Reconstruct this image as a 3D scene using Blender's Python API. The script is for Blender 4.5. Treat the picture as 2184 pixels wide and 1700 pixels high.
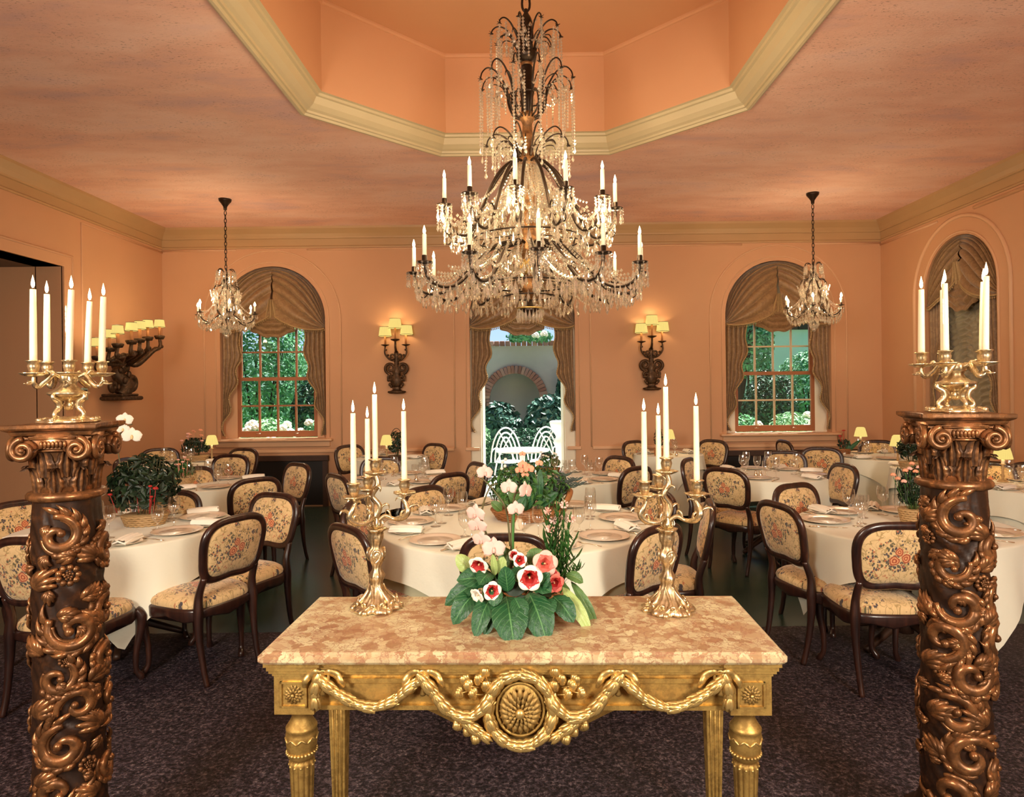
import bpy, math, random
from mathutils import Vector, Matrix, noise
random.seed(7)
for _o in list(bpy.data.objects):
    bpy.data.objects.remove(_o)
SC = bpy.context.scene
COL = SC.collection
PI = math.pi
R = math.radians
sin, cos = math.sin, math.cos
V = Vector

# ---------------------------------------------------------------- camera, world, sun, large lights, exposure
FPX, U0, V0, ROLL = 1400.0, 1115.0, 825.0, R(0.66)
HC = 1.65                                   # camera height
camd = bpy.data.cameras.new('camera')
cam = bpy.data.objects.new('camera', camd)
COL.objects.link(cam)
camd.sensor_fit = 'HORIZONTAL'
camd.sensor_width = 36
camd.lens = 36 * FPX / 2184
camd.shift_x = -(U0 - 1092) / 2184
camd.shift_y = -(850 - V0) / 2184
camd.clip_start = 0.05
camd.clip_end = 200
cam.matrix_world = Matrix.Translation((0, 0, HC)) @ Matrix.Rotation(PI / 2, 4, 'X') @ Matrix.Rotation(-ROLL, 4, 'Z')
SC.camera = cam
SC.view_settings.view_transform = 'Standard'
SC.view_settings.look = 'None'
SC.view_settings.gamma = 1
SC.view_settings.use_curve_mapping = False
SC.view_settings.exposure = 0.15
SC.cycles.transparent_max_bounces = 24

wd = bpy.data.worlds.new('sky')
SC.world = wd
wd.use_nodes = True
_nt = wd.node_tree
_bg = _nt.nodes['Background']
_sky = _nt.nodes.new('ShaderNodeTexSky')
_sky.sky_type = 'HOSEK_WILKIE'
_sky.turbidity = 3
_sky.ground_albedo = 0.4
_sky.sun_direction = (0.24, 0.26, 0.93)
_nt.links.new(_sky.outputs[0], _bg.inputs[0])
_bg.inputs[1].default_value = 3.4


def lamp(name, kind, loc, energy, color, size=0.1, target=None, spread=180):
    d = bpy.data.lights.new(name, kind)
    d.energy = energy
    d.color = color
    if kind == 'AREA':
        d.size = size
        d.spread = R(spread)
    elif kind == 'SUN':
        d.angle = R(size)
    else:
        d.shadow_soft_size = size
    o = bpy.data.objects.new(name, d)
    o.location = loc
    if target is not None:
        o.rotation_euler = (V(target) - V(loc)).to_track_quat('-Z', 'Y').to_euler()
    COL.objects.link(o)
    return o


WARM = (1.0, 0.80, 0.55)
lamp('sun', 'SUN', (5, 16, 14), 14.0, (1.0, 0.97, 0.88), 0.6, (1.3, 12, 0))
# the photographer's flash heads bounced off the ceiling and two umbrella lights behind the camera
lamp('umbrella_light', 'AREA', (-2.6, -1.6, 2.9), 47, (1.0, 0.94, 0.80), 1.3, (-0.6, 4.3, 0.5), 95)
lamp('umbrella_light', 'AREA', (2.4, -1.8, 2.8), 41, (1.0, 0.94, 0.80), 1.3, (0.6, 4.0, 0.5), 95)

lamp('bounce_flash', 'AREA', (-2.2, -1.2, 2.2), 110, (1.0, 0.86, 0.70), 0.6, (-2.4, 2.6, 3.93))
lamp('bounce_flash', 'AREA', (2.2, -1.2, 2.2), 110, (1.0, 0.86, 0.70), 0.6, (2.6, 2.8, 3.93))


def unroll(px, py):
    dx, dy = px - U0, py - V0
    return dx * cos(ROLL) - dy * sin(ROLL), dx * sin(ROLL) + dy * cos(ROLL)


def at(px, py, Y=None, z=None):
    """world point seen at photo pixel (px, py), at depth Y or at height z"""
    dx, dy = unroll(px, py)
    if Y is None:
        Y = FPX * (HC - z) / dy
    return V((dx * Y / FPX, Y, HC - dy * Y / FPX))


def atX(px, py, X):
    dx, dy = unroll(px, py)
    Y = X * FPX / dx
    return V((X, Y, HC - dy * Y / FPX))


# ---------------------------------------------------------------- mesh helpers
class MB:
    def __init__(s):
        s.v, s.f, s.sm, s.mi = [], [], [], []
        s.slot = 0

    def add(s, vs, fs, smooth=True, M=None):
        b = len(s.v)
        if M is not None:
            vs = [M @ V(p) for p in vs]
        s.v.extend([tuple(p) for p in vs])
        for f in fs:
            s.f.append(tuple(i + b for i in f))
            s.sm.append(smooth)
            s.mi.append(s.slot)
        return s

    def bb(s, x0, x1, y0, y1, z0, z1, M=None):
        vs = [(x, y, z) for x in (x0, x1) for y in (y0, y1) for z in (z0, z1)]
        return s.add(vs, [(0, 1, 3, 2), (4, 6, 7, 5), (0, 4, 5, 1), (2, 3, 7, 6), (0, 2, 6, 4), (1, 5, 7, 3)], False, M)

    def bev(s, x0, x1, y0, y1, z0, z1, b, M=None):
        """box with chamfered vertical and top edges"""
        def ring(ins, z, c):
            X0, X1, Y0, Y1 = x0 + ins, x1 - ins, y0 + ins, y1 - ins
            return [(X0 + c, Y0, z), (X1 - c, Y0, z), (X1, Y0 + c, z), (X1, Y1 - c, z), (X1 - c, Y1, z), (X0 + c, Y1, z), (X0, Y1 - c, z), (X0, Y0 + c, z)]
        rows = [ring(b, z0, b), ring(0, z0 + b, b), ring(0, z1 - b, b), ring(b * .35, z1 - b * .35, b), ring(b, z1, b)]
        vs = [p for r in rows for p in r]
        fs = []
        for i in range(4):
            for j in range(8):
                k = (j + 1) % 8
                fs.append((i * 8 + j, i * 8 + k, i * 8 + 8 + k, i * 8 + 8 + j))
        fs += [tuple(range(7, -1, -1)), tuple(range(32, 40))]
        return s.add(vs, fs, False, M)

    def lathe(s, prof, n=16, M=None, mod=None, smooth=True, caps=True):
        vs, fs = [], []
        for (r, z) in prof:
            for k in range(n):
                a = 2 * PI * k / n
                q = mod(a, r, z) if mod else r
                vs.append((q * cos(a), q * sin(a), z))
        m = len(prof)
        for i in range(m - 1):
            for k in range(n):
                k2 = (k + 1) % n
                fs.append((i * n + k, i * n + k2, (i + 1) * n + k2, (i + 1) * n + k))
        if caps and prof[0][0] > 1e-6:
            fs.append(tuple(range(n - 1, -1, -1)))
        if caps and prof[-1][0] > 1e-6:
            fs.append(tuple((m - 1) * n + k for k in range(n)))
        return s.add(vs, fs, smooth, M)

    def tube(s, pts, rad, n=8, closed=False, flat=1.0, up=None, M=None, smooth=True):
        """tube along pts; rad number or list; flat squeezes the second axis"""
        P = [V(p) for p in pts]
        m = len(P)
        if not hasattr(rad, '__len__'):
            rad = [rad] * m
        T = []
        for i in range(m):
            a = P[(i - 1) % m] if (closed or i > 0) else P[i]
            b = P[(i + 1) % m] if (closed or i < m - 1) else P[i]
            t = b - a
            T.append(t.normalized() if t.length > 1e-9 else V((0, 0, 1)))
        many = up is not None and hasattr(up[0], '__len__')
        nrm = V(up[0] if many else up) if up is not None else (V((0, 0, 1)) if abs(T[0].z) < .9 else V((1, 0, 0)))
        vs, fs = [], []
        for i in range(m):
            if many:
                nrm = V(up[i])
            nrm = nrm - T[i] * nrm.dot(T[i])
            if nrm.length < 1e-6:
                nrm = T[i].orthogonal()
            nrm.normalize()
            b = T[i].cross(nrm)
            for k in range(n):
                a = 2 * PI * k / n
                vs.append(P[i] + (nrm * cos(a) * flat + b * sin(a)) * rad[i])
        mm = m if closed else m - 1
        for i in range(mm):
            j = (i + 1) % m
            for k in range(n):
                k2 = (k + 1) % n
                fs.append((i * n + k, i * n + k2, j * n + k2, j * n + k))
        if not closed:
            fs.append(tuple(range(n - 1, -1, -1)))
            fs.append(tuple((m - 1) * n + k for k in range(n)))
        return s.add(vs, fs, smooth, M)

    def ball(s, c, r, nu=10, nv=6, M=None):
        if not hasattr(r, '__len__'):
            r = (r, r, r)
        vs = [(c[0], c[1], c[2] - r[2])]
        for i in range(1, nv):
            t = PI * i / nv
            for k in range(nu):
                a = 2 * PI * k / nu
                vs.append((c[0] + r[0] * sin(t) * cos(a), c[1] + r[1] * sin(t) * sin(a), c[2] - r[2] * cos(t)))
        vs.append((c[0], c[1], c[2] + r[2]))
        fs = []
        for k in range(nu):
            fs.append((0, 1 + (k + 1) % nu, 1 + k))
        for i in range(nv - 2):
            for k in range(nu):
                k2 = (k + 1) % nu
                a, b = 1 + i * nu, 1 + (i + 1) * nu
                fs.append((a + k, a + k2, b + k2, b + k))
        a = 1 + (nv - 2) * nu
        for k in range(nu):
            fs.append((a + k, a + (k + 1) % nu, len(vs) - 1))
        return s.add(vs, fs, True, M)

    def drop(s, c, r, h, n=5, M=None):
        """faceted crystal: pointed above, fat low"""
        x, y, z = c
        vs = [(x, y, z + h * .5), (x, y, z - h * .5)]
        for k in range(n):
            a = 2 * PI * k / n
            vs.append((x + r * cos(a), y + r * sin(a), z - h * .18))
        fs = []
        for k in range(n):
            k2 = (k + 1) % n
            fs.append((0, 2 + k, 2 + k2))
            fs.append((1, 2 + k2, 2 + k))
        return s.add(vs, fs, False, M)

    def grid(s, fn, nu, nv, closed=False, smooth=True, M=None):
        vs, fs = [], []
        cu = nu if closed else nu + 1
        for j in range(nv + 1):
            for i in range(cu):
                vs.append(fn(i / nu, j / nv))
        for j in range(nv):
            for i in range(nu):
                i2 = (i + 1) % cu
                fs.append((j * cu + i, j * cu + i2, (j + 1) * cu + i2, (j + 1) * cu + i))
        return s.add(vs, fs, smooth, M)

    def mesh(s, name, mats):
        me = bpy.data.meshes.new(name)
        me.from_pydata(s.v, [], s.f)
        me.polygons.foreach_set('use_smooth', s.sm)
        if not isinstance(mats, (list, tuple)):
            mats = [mats]
        for m in mats:
            me.materials.append(m)
        if len(mats) > 1:
            me.polygons.foreach_set('material_index', s.mi)
        me.update()
        return me

    def build(s, name, mats, parent=None, loc=None, kind=None):
        o = bpy.data.objects.new(name, s.mesh(name, mats))
        COL.objects.link(o)
        if parent is not None:
            o.parent = parent
        if loc is not None:
            o.location = loc
        if kind:
            o['kind'] = kind
        return o


def inst(name, mesh, parent=None, M=None):
    o = bpy.data.objects.new(name, mesh)
    COL.objects.link(o)
    if parent is not None:
        o.parent = parent
    if M is not None:
        o.matrix_local = M
    return o


def tag(o, label=None, cat=None, group=None, kind=None):
    if label:
        o['label'] = label
    if cat:
        o['category'] = cat
    if group:
        o['group'] = group
    if kind:
        o['kind'] = kind
    return o


def thing(name, label, cat, loc=(0, 0, 0), rz=0.0, group=None):
    o = bpy.data.objects.new(name, None)
    o.empty_display_size = .05
    COL.objects.link(o)
    o.location = loc
    o.rotation_euler = (0, 0, rz)
    return tag(o, label, cat, group)


def struct(name, mb, mats, parent=None, label=None):
    o = mb.build(name, mats, parent)
    if parent is None:
        o['kind'] = 'structure'
    if label:
        o['label'] = label
    return o


def copy_tree(o, parent=None):
    c = o.copy()
    COL.objects.link(c)
    if parent is not None:
        c.parent = parent
    for ch in KIDS.get(o, []):
        copy_tree(ch, c)
    return c


KIDS = {}


def kids(o):
    """remember the children once (for copy_tree)"""
    lst = list(o.children)
    KIDS[o] = lst
    for ch in lst:
        kids(ch)
    return o


def frame(z, x=None):
    """matrix whose Z is z and X is close to x"""
    z = V(z).normalized()
    x = V(x) if x is not None else V((1, 0, 0))
    x = x - z * x.dot(z)
    if x.length < 1e-5:
        x = z.orthogonal()
    x.normalize()
    y = z.cross(x)
    return Matrix((x, y, z)).transposed().to_4x4()


def TR(p):
    return Matrix.Translation(V(p))


def RZ(a):
    return Matrix.Rotation(a, 4, 'Z')


def smoothpath(P, n=6):
    """Catmull-Rom through points"""
    P = [V(p) for p in P]
    out = []
    for i in range(len(P) - 1):
        p0, p1, p2, p3 = P[max(i - 1, 0)], P[i], P[i + 1], P[min(i + 2, len(P) - 1)]
        for k in range(n):
            t = k / n
            out.append(.5 * ((2 * p1) + (p2 - p0) * t + (2 * p0 - 5 * p1 + 4 * p2 - p3) * t * t + (3 * p1 - p0 - 3 * p2 + p3) * t ** 3))
    out.append(P[-1])
    return out


def lerpl(L, n):
    """resample a list of radii to n values"""
    o = []
    for i in range(n):
        t = i / (n - 1) * (len(L) - 1)
        k = min(int(t), len(L) - 2)
        o.append(L[k] + (L[k + 1] - L[k]) * (t - k))
    return o


# ---------------------------------------------------------------- materials
class NT:
    def __init__(s, name):
        s.m = bpy.data.materials.new(name)
        s.m.use_nodes = True
        s.t = s.m.node_tree
        s.t.nodes.clear()
        s.out = s.t.nodes.new('ShaderNodeOutputMaterial')

    def n(s, typ, _props=None, **inp):
        nd = s.t.nodes.new('ShaderNode' + typ)
        for k, v in (_props or {}).items():
            setattr(nd, k, v)
        for k, v in inp.items():
            key = int(k[1:]) if (k[0] == 'i' and k[1:].isdigit()) else k.replace('_', ' ')
            s.put(nd.inputs[key], v)
        return nd

    def put(s, sock, v):
        if isinstance(v, bpy.types.NodeSocket):
            s.t.links.new(v, sock)
        elif isinstance(v, bpy.types.Node):
            s.t.links.new(v.outputs[0], sock)
        else:
            if sock.type == 'RGBA' and len(v) == 3:
                v = (*v, 1)
            sock.default_value = v

    def math(s, op, a, b=0.0, c=None, clamp=False):
        nd = s.n('Math', {'operation': op, 'use_clamp': clamp}, i0=a, i1=b)
        if c is not None:
            s.put(nd.inputs[2], c)
        return nd.outputs[0]

    def mix(s, fac, a, b, blend='MIX'):
        nd = s.n('Mix', {'data_type': 'RGBA', 'blend_type': blend})
        s.put(nd.inputs[0], fac)
        s.put(nd.inputs[6], a)
        s.put(nd.inputs[7], b)
        return nd.outputs[2]

    def ramp(s, fac, stops, interp='LINEAR'):
        nd = s.n('ValToRGB', Fac=fac)
        cr = nd.color_ramp
        cr.interpolation = interp
        while len(cr.elements) < len(stops):
            cr.elements.new(0.5)
        for e, (p, c) in zip(cr.elements, stops):
            e.position = p
            e.color = (*c, 1) if len(c) == 3 else c
        return nd.outputs[0]

    def step(s, x, lo, hi):
        nd = s.n('MapRange', {'interpolation_type': 'SMOOTHSTEP'}, i0=x, i1=lo, i2=hi, i3=0.0, i4=1.0)
        return nd.outputs[0]

    def co(s, which='Object'):
        return s.n('TexCoord').outputs[which]

    def noise(s, vec, scale, detail=3, rough=.5, out=0, dist=0.0):
        return s.n('TexNoise', Vector=vec, Scale=scale, Detail=detail, Roughness=rough, Distortion=dist).outputs[out]

    def vor(s, vec, scale, feat='F1', out='Distance', rand=1.0):
        return s.n('TexVoronoi', {'feature': feat}, Vector=vec, Scale=scale, Randomness=rand).outputs[out]

    def bump(s, h, strength=.3, dist=.01):
        return s.n('Bump', Height=h, Strength=strength, Distance=dist).outputs[0]

    def bsdf(s, color, rough=.5, metal=0.0, normal=None, **kw):
        b = s.n('BsdfPrincipled')
        s.put(b.inputs['Base Color'], color)
        s.put(b.inputs['Roughness'], rough)
        s.put(b.inputs['Metallic'], metal)
        if normal is not None:
            s.put(b.inputs['Normal'], normal)
        for k, v in kw.items():
            s.put(b.inputs[k.replace('_', ' ')], v)
        s.t.links.new(b.outputs[0], s.out.inputs[0])
        return s.m


def srgb(r, g, b):
    def c(x):
        x /= 255
        return x / 12.92 if x < .04045 else ((x + .055) / 1.055) ** 2.4
    return (c(r), c(g), c(b))


def plain(name, col, rough=.5, metal=0.0, var=.12, scale=12, bump=.0, bscale=60, **kw):
    t = NT(name)
    co = t.co()
    nz = t.noise(co, scale)
    c = t.mix(nz, tuple(x * (1 - var) for x in col), tuple(min(1, x * (1 + var)) for x in col))
    nm = t.bump(t.noise(co, bscale, 4), bump, .005) if bump else None
    return t.bsdf(c, rough, metal, nm, **kw)


def emit(name, col, strength, mis=False):
    t = NT(name)
    e = t.n('Emission', Color=col, Strength=strength)
    t.t.links.new(e.outputs[0], t.out.inputs[0])
    if not mis:
        t.m.cycles.emission_sampling = 'NONE'
    return t.m


def thin_glass(name, tint=(1, 1, 1), gloss=1.0, base=.04):
    t = NT(name)
    fr = t.n('LayerWeight', Blend=.5)
    tr = t.n('BsdfTransparent', Color=tint)
    gl = t.n('BsdfGlossy', Color=(gloss,) * 3, Roughness=.04)
    f = t.math('ADD', t.math('MULTIPLY', t.math('POWER', fr.outputs['Facing'], 2.2), .75), base, clamp=True)
    mx = t.n('MixShader', i0=f, i1=tr.outputs[0], i2=gl.outputs[0])
    t.t.links.new(mx.outputs[0], t.out.inputs[0])
    return t.m


def fabric_mat(name, ax, cen, br):
    """cream tapestry: navy leaves, rust roses in a centre bouquet, olive vines"""
    t = NT(name)
    co = t.co()
    sep = t.n('SeparateXYZ', Vector=co)
    u = t.math('SUBTRACT', sep.outputs[ax[0]], cen[0])
    v = t.math('SUBTRACT', sep.outputs[ax[1]], cen[1])
    p = t.n('CombineXYZ', X=u, Y=v, Z=0.0).outputs[0]
    wob = t.n('TexNoise', Vector=p, Scale=18.0, Detail=2.0).outputs['Color']
    pd = t.n('VectorMath', {'operation': 'MULTIPLY_ADD'}, i0=wob, i1=(.03, .03, 0), i2=p).outputs[0]
    d = t.math('SQRT', t.math('ADD', t.math('MULTIPLY', u, u), t.math('MULTIPLY', v, v)))
    bq = t.math('SUBTRACT', 1.0, t.step(d, br * .7, br * 1.3))
    lowm = t.step(t.noise(p, 11.0, 1), .50, .60)
    mask = t.math('MAXIMUM', bq, t.math('MULTIPLY', lowm, .85))
    base = t.mix(t.noise(p, 40, 3), srgb(198, 164, 112), srgb(222, 190, 140))
    vine = t.math('ABSOLUTE', t.math('SUBTRACT', t.noise(p, 15, 2, .5, 0, .8), .5))
    base = t.mix(t.math('MULTIPLY', t.math('SUBTRACT', 1.0, t.step(vine, .008, .026)), .7), base, srgb(146, 120, 66))
    vine2 = t.math('ABSOLUTE', t.math('SUBTRACT', t.noise(p, 22, 1, .5, 0, .4), .46))
    base = t.mix(t.math('MULTIPLY', t.math('SUBTRACT', 1.0, t.step(vine2, .006, .020)), .55), base, srgb(120, 92, 56))
    lv = t.vor(t.n('VectorMath', {'operation': 'MULTIPLY'}, i0=pd, i1=(1.0, .72, 1.0)).outputs[0], 78)
    leaf = t.math('MULTIPLY', t.math('SUBTRACT', 1.0, t.step(lv, .40, .50)), t.step(mask, .3, .55))
    lc = t.mix(t.step(t.noise(p, 34, 1), .44, .54), srgb(38, 36, 58), srgb(74, 70, 44))
    base = t.mix(t.math('MULTIPLY', leaf, .92), base, lc)
    dv = t.vor(p, 44)
    dots = t.math('MULTIPLY', t.math('SUBTRACT', 1.0, t.step(dv, .20, .28)), t.step(t.noise(p, 11.0, 1), .46, .52))
    base = t.mix(t.math('MULTIPLY', dots, .85), base, srgb(176, 98, 64))
    rv = None
    for ox, oy, rs in ((-.33, -.10, 1.0), (.36, -.28, 1.0), (.06, .30, .85)):
        q = t.n('VectorMath', {'operation': 'DISTANCE'}, i0=pd, i1=(ox * br + .015, oy * br + .015, 0)).outputs['Value']
        q = t.math('DIVIDE', q, rs)
        rv = q if rv is None else t.math('MINIMUM', rv, q)
    ringc = t.mix(t.step(t.math('SINE', t.math('MULTIPLY', rv, 520.0)), -.4, .5), srgb(156, 70, 42), srgb(216, 150, 100))
    rose = t.math('SUBTRACT', 1.0, t.step(rv, br * .26, br * .33))
    base = t.mix(rose, base, ringc)
    nm = t.bump(t.noise(p, 500, 2), .25, .002)
    return t.bsdf(base, .85, 0, nm, Sheen_Weight=.3, Sheen_Roughness=.5)


M = {}
# wall paint
t = NT('peach_wall_paint')
co = t.co()
c = t.mix(t.noise(co, 1.3, 3), (.54, .28, .14), (.59, .315, .165))
M['wall'] = t.bsdf(c, .62, 0, t.bump(t.noise(co, 140, 3), .22, .004))
t = NT('tray_orange_paint')
co = t.co()
c = t.mix(t.noise(co, 1.1, 3), (.56, .27, .135), (.61, .315, .16))
M['tray'] = t.bsdf(c, .7, 0, t.bump(t.noise(co, 160, 3), .15, .004))
t = NT('mottled_pink_ceiling')
co = t.co()
st = t.n('Mapping', Vector=co, Scale=(1.0, 2.6, 1.0)).outputs[0]
big = t.noise(st, .9, 5, .6)
c = t.ramp(big, [(.3, (.66, .40, .36)), (.45, (.80, .46, .34)), (.6, (.86, .55, .43)), (.75, (.78, .51, .46))])
sp = t.math('MULTIPLY', t.step(t.noise(st, 30, 4, .7), .56, .66), t.math('ADD', t.math('MULTIPLY', t.step(t.noise(st, 2.4, 2), .40, .62), .8), .2))
c = t.mix(t.math('MULTIPLY', sp, .65), c, (.20, .09, .05))
M['ceil'] = t.bsdf(c, .8, 0, t.bump(t.noise(st, 45, 4, .7), .35, .01))
M['crown'] = plain('ochre_crown_paint', (.46, .275, .125), .5, var=.08, scale=3, bump=.08)
M['trim'] = plain('ochre_trim_paint', (.52, .42, .25), .5, var=.08, scale=3, bump=.08)
M['panelbead'] = plain('peach_bead_paint', (.66, .38, .21), .5, var=.06, scale=3)
M['white_paint'] = plain('warm_white_paint', (.82, .74, .58), .5, var=.06)
t = NT('speckled_dark_carpet')
co = t.co()
n1 = t.noise(co, 62, 3, .75)
n2 = t.noise(co, 2.2, 3)
c = t.ramp(n1, [(.38, (.006, .004, .006)), (.5, (.030, .021, .028)), (.6, (.10, .075, .085)), (.70, (.26, .21, .20))])
c = t.mix(n2, c, t.mix(1.0, c, (.62, .55, .68), 'MULTIPLY'))
M['carpet'] = t.bsdf(c, .55, 0, t.bump(n1, .8, .012), Specular_IOR_Level=.35)
t = NT('dark_green_floorboards')
co = t.co()
br = t.n('TexBrick', {'offset': .4}, Vector=co, Color1=(.022, .046, .038), Color2=(.028, .058, .048), Mortar=(.002, .002, .002), Scale=1.0, Mortar_Size=.003, Brick_Width=1.6, Row_Height=.22)
M['boards'] = t.bsdf(br.outputs[0], .27, 0, t.bump(t.noise(co, 30, 3), .08, .004))
# marble
t = NT('rose_breccia_marble')
co = t.co()
w = t.n('TexNoise', Vector=co, Scale=22.0, Detail=5.0, Roughness=.65).outputs['Color']
pd = t.n('VectorMath', {'operation': 'MULTIPLY_ADD'}, i0=w, i1=(.075, .075, .075), i2=co).outputs[0]
cell = t.n('TexVoronoi', {'feature': 'F1'}, Vector=pd, Scale=30.0).outputs['Color']
cs = t.n('SeparateColor', Color=cell).outputs[0]
c = t.ramp(cs, [(0, (.34, .19, .095)), (.25, (.43, .27, .14)), (.45, (.58, .48, .28)), (.62, (.42, .25, .13)), (.78, (.66, .60, .36)), (1, (.50, .37, .21))])
big = t.noise(co, 5.5, 4, .6)
c = t.mix(t.step(big, .5, .66), c, (.68, .62, .38))
vein = t.vor(pd, 26, 'DISTANCE_TO_EDGE')
c = t.mix(t.math('MULTIPLY', t.math('SUBTRACT', 1.0, t.step(vein, .0, .07)), .8), c, (.34, .15, .09))
c = t.mix(t.math('MULTIPLY', t.step(t.noise(co, 60, 4, .7), .55, .65), .3), c, (.36, .15, .09))
M['marble'] = t.bsdf(c, .32)


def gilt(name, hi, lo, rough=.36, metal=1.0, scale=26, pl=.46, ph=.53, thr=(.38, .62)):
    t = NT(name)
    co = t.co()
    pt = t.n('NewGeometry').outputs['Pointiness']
    k = t.step(pt, pl, ph)  # hollows darkened in the colour as painted occlusion shade; raised parts keep the gilding
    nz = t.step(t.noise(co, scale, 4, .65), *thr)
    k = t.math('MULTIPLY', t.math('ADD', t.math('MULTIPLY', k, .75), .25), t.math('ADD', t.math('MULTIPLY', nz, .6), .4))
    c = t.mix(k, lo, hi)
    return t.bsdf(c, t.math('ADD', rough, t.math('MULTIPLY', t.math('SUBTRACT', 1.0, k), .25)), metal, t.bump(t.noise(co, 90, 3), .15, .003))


M['gold'] = gilt('console_gilding', (.66, .42, .12), (.17, .085, .02), .44, .75)
M['goldhi'] = gilt('burnished_gilding', (.90, .62, .22), (.16, .08, .015), .34, .80)
M['bronze'] = gilt('gilt_bronze', (.98, .82, .52), (.24, .13, .04), .26, .95, 40, pl=.45, ph=.53)
M['shaft'] = gilt('dark_polychrome_wood', (.075, .030, .013), (.006, .003, .002), .24, .25, 22, thr=(.50, .66))
M['copper'] = gilt('copper_gilt_carving', (.34, .145, .053), (.018, .007, .003), .25, .6, 24, .47, .545, thr=(.44, .62))
M['iron'] = plain('dark_bronze_metal', (.045, .028, .018), .35, .8, .3, 30)
M['stem'] = gilt('antique_gilt_wood', (.42, .20, .07), (.05, .022, .01), .4, .6, 30)
M['carved'] = gilt('dark_carved_gilt_wood', (.14, .07, .03), (.010, .006, .003), .36, .6, 30, thr=(.45, .68))
M['wax'] = plain('cream_wax', (.93, .86, .62), .45, var=.03, scale=8, Subsurface_Weight=.35, Subsurface_Radius=(.02, .014, .006), Subsurface_Scale=.5)
M['candle'] = plain('cream_candle_sleeve', (.92, .85, .62), .45, var=.04)
M['wick'] = plain('charred_wick', (.02, .015, .01), .9)
M['flame'] = emit('candle_flame', (1.0, .72, .38), 14)
M['bulb'] = emit('bulb_glow', (1.0, .74, .42), 22)
t = NT('lit_pleated_shade')
co = t.co()
sep = t.n('SeparateXYZ', Vector=co)
ang = t.math('ARCTAN2', sep.outputs[0], sep.outputs[1])
pl = t.math('ADD', t.math('MULTIPLY', t.math('SINE', t.math('MULTIPLY', ang, 34.0)), .08), .92)
e = t.n('Emission', Color=(1.0, .76, .22), Strength=t.math('MULTIPLY', pl, .86))
df = t.n('BsdfDiffuse', Color=(.10, .08, .03))
ad = t.n('AddShader', i0=e.outputs[0], i1=df.outputs[0])
t.t.links.new(ad.outputs[0], t.out.inputs[0])
t.m.cycles.emission_sampling = 'NONE'
M['shade'] = t.m
M['porcelain'] = plain('cream_porcelain', (.80, .69, .54), .18, var=.03)
M['plate'] = plain('rose_rim_porcelain', (.72, .59, .46), .16, var=.03)
M['platein'] = plain('white_glazed_well', (.84, .74, .58), .14, var=.03)
M['silver'] = plain('silver_plate', (.80, .72, .58), .22, 1.0, .05)
M['glass'] = thin_glass('clear_wine_glass', (.975, .975, .965), 1.0, .15)
M['pane'] = thin_glass('window_glass', (.96, .985, .97), .8, .03)
t = NT('cut_crystal')
dw = t.n('BsdfTranslucent', Color=(1, .95, .85))
dd = t.n('BsdfDiffuse', Color=(.95, .90, .80))
dm = t.n('MixShader', i0=.5, i1=dw.outputs[0], i2=dd.outputs[0])
g = t.n('BsdfGlass', Color=(1, .985, .95), Roughness=.0, IOR=1.5)
gl = t.n('BsdfGlossy', Color=(1, .95, .86), Roughness=.05)
tr = t.n('BsdfTransparent', Color=(.98, .95, .9))
m1 = t.n('MixShader', i0=.45, i1=g.outputs[0], i2=tr.outputs[0])
mx = t.n('MixShader', i0=.30, i1=m1.outputs[0], i2=gl.outputs[0])
mx2 = t.n('MixShader', i0=.12, i1=mx.outputs[0], i2=dm.outputs[0])
t.t.links.new(mx2.outputs[0], t.out.inputs[0])
M['crystal'] = t.m
t = NT('mahogany')
co = t.co()
mp = t.n('Mapping', Vector=co, Scale=(30, 30, 5)).outputs[0]
c = t.ramp(t.noise(mp, 1.0, 4, .6), [(.3, (.012, .005, .004)), (.55, (.034, .012, .008)), (.75, (.080, .027, .014))])
M['wood'] = t.bsdf(c, .28, 0, None, Coat_Weight=.3, Coat_Roughness=.2)
M['fab_back'] = fabric_mat('tapestry_back', (1, 2), (0, .745), .085)
M['fab_seat'] = fabric_mat('tapestry_seat', (1, 0), (0, .02), .10)
t = NT('cream_linen')
co = t.co()
c = t.mix(t.noise(co, 4, 3), (.72, .69, .56), (.77, .745, .61))
M['linen'] = t.bsdf(c, .8, 0, t.bump(t.noise(co, 6, 4, .6), .18, .03), Sheen_Weight=.15)
M['napkin'] = plain('white_napkin_linen', (.90, .85, .74), .8, var=.04)
M['under'] = plain('sage_undercloth', (.42, .40, .27), .85, var=.1)
t = NT('bronze_damask')
co = t.co()
n1 = t.noise(co, 16, 3, .55, 0, 1.2)
c = t.mix(t.step(n1, .46, .56), (.21, .115, .048), (.27, .155, .066))
M['damask'] = t.bsdf(c, .48, 0, t.bump(n1, .1, .004), Sheen_Weight=.4, Sheen_Roughness=.4)
M['shadecloth'] = plain('grey_olive_satin', (.30, .25, .155), .35, var=.15, scale=9, Sheen_Weight=.4)
M['fringe'] = plain('bobble_fringe', (.36, .23, .10), .7, var=.35, scale=60)
M['sashwood'] = plain('red_brown_window_paint', (.36, .13, .05), .45, var=.12, scale=8)
M['sashlight'] = plain('pale_window_bar_paint', (.62, .46, .27), .45, var=.1, scale=8)
M['black'] = plain('black_lacquer', (.010, .007, .006), .4)
M['darkwood'] = plain('dark_frame_wood', (.05, .022, .012), .4, var=.3, scale=20)
M['switch'] = plain('pale_green_plastic', (.45, .55, .42), .4)


def leafmat(name, lo, hi, rough=.4, tr=.15):
    t = NT(name)
    rnd = t.n('NewGeometry').outputs['Random Per Island']
    c = t.mix(rnd, lo, hi)
    c = t.mix(t.noise(t.co(), 30, 3), c, t.mix(1.0, c, (.75, .8, .7), 'MULTIPLY'))
    return t.bsdf(c, rough)


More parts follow.
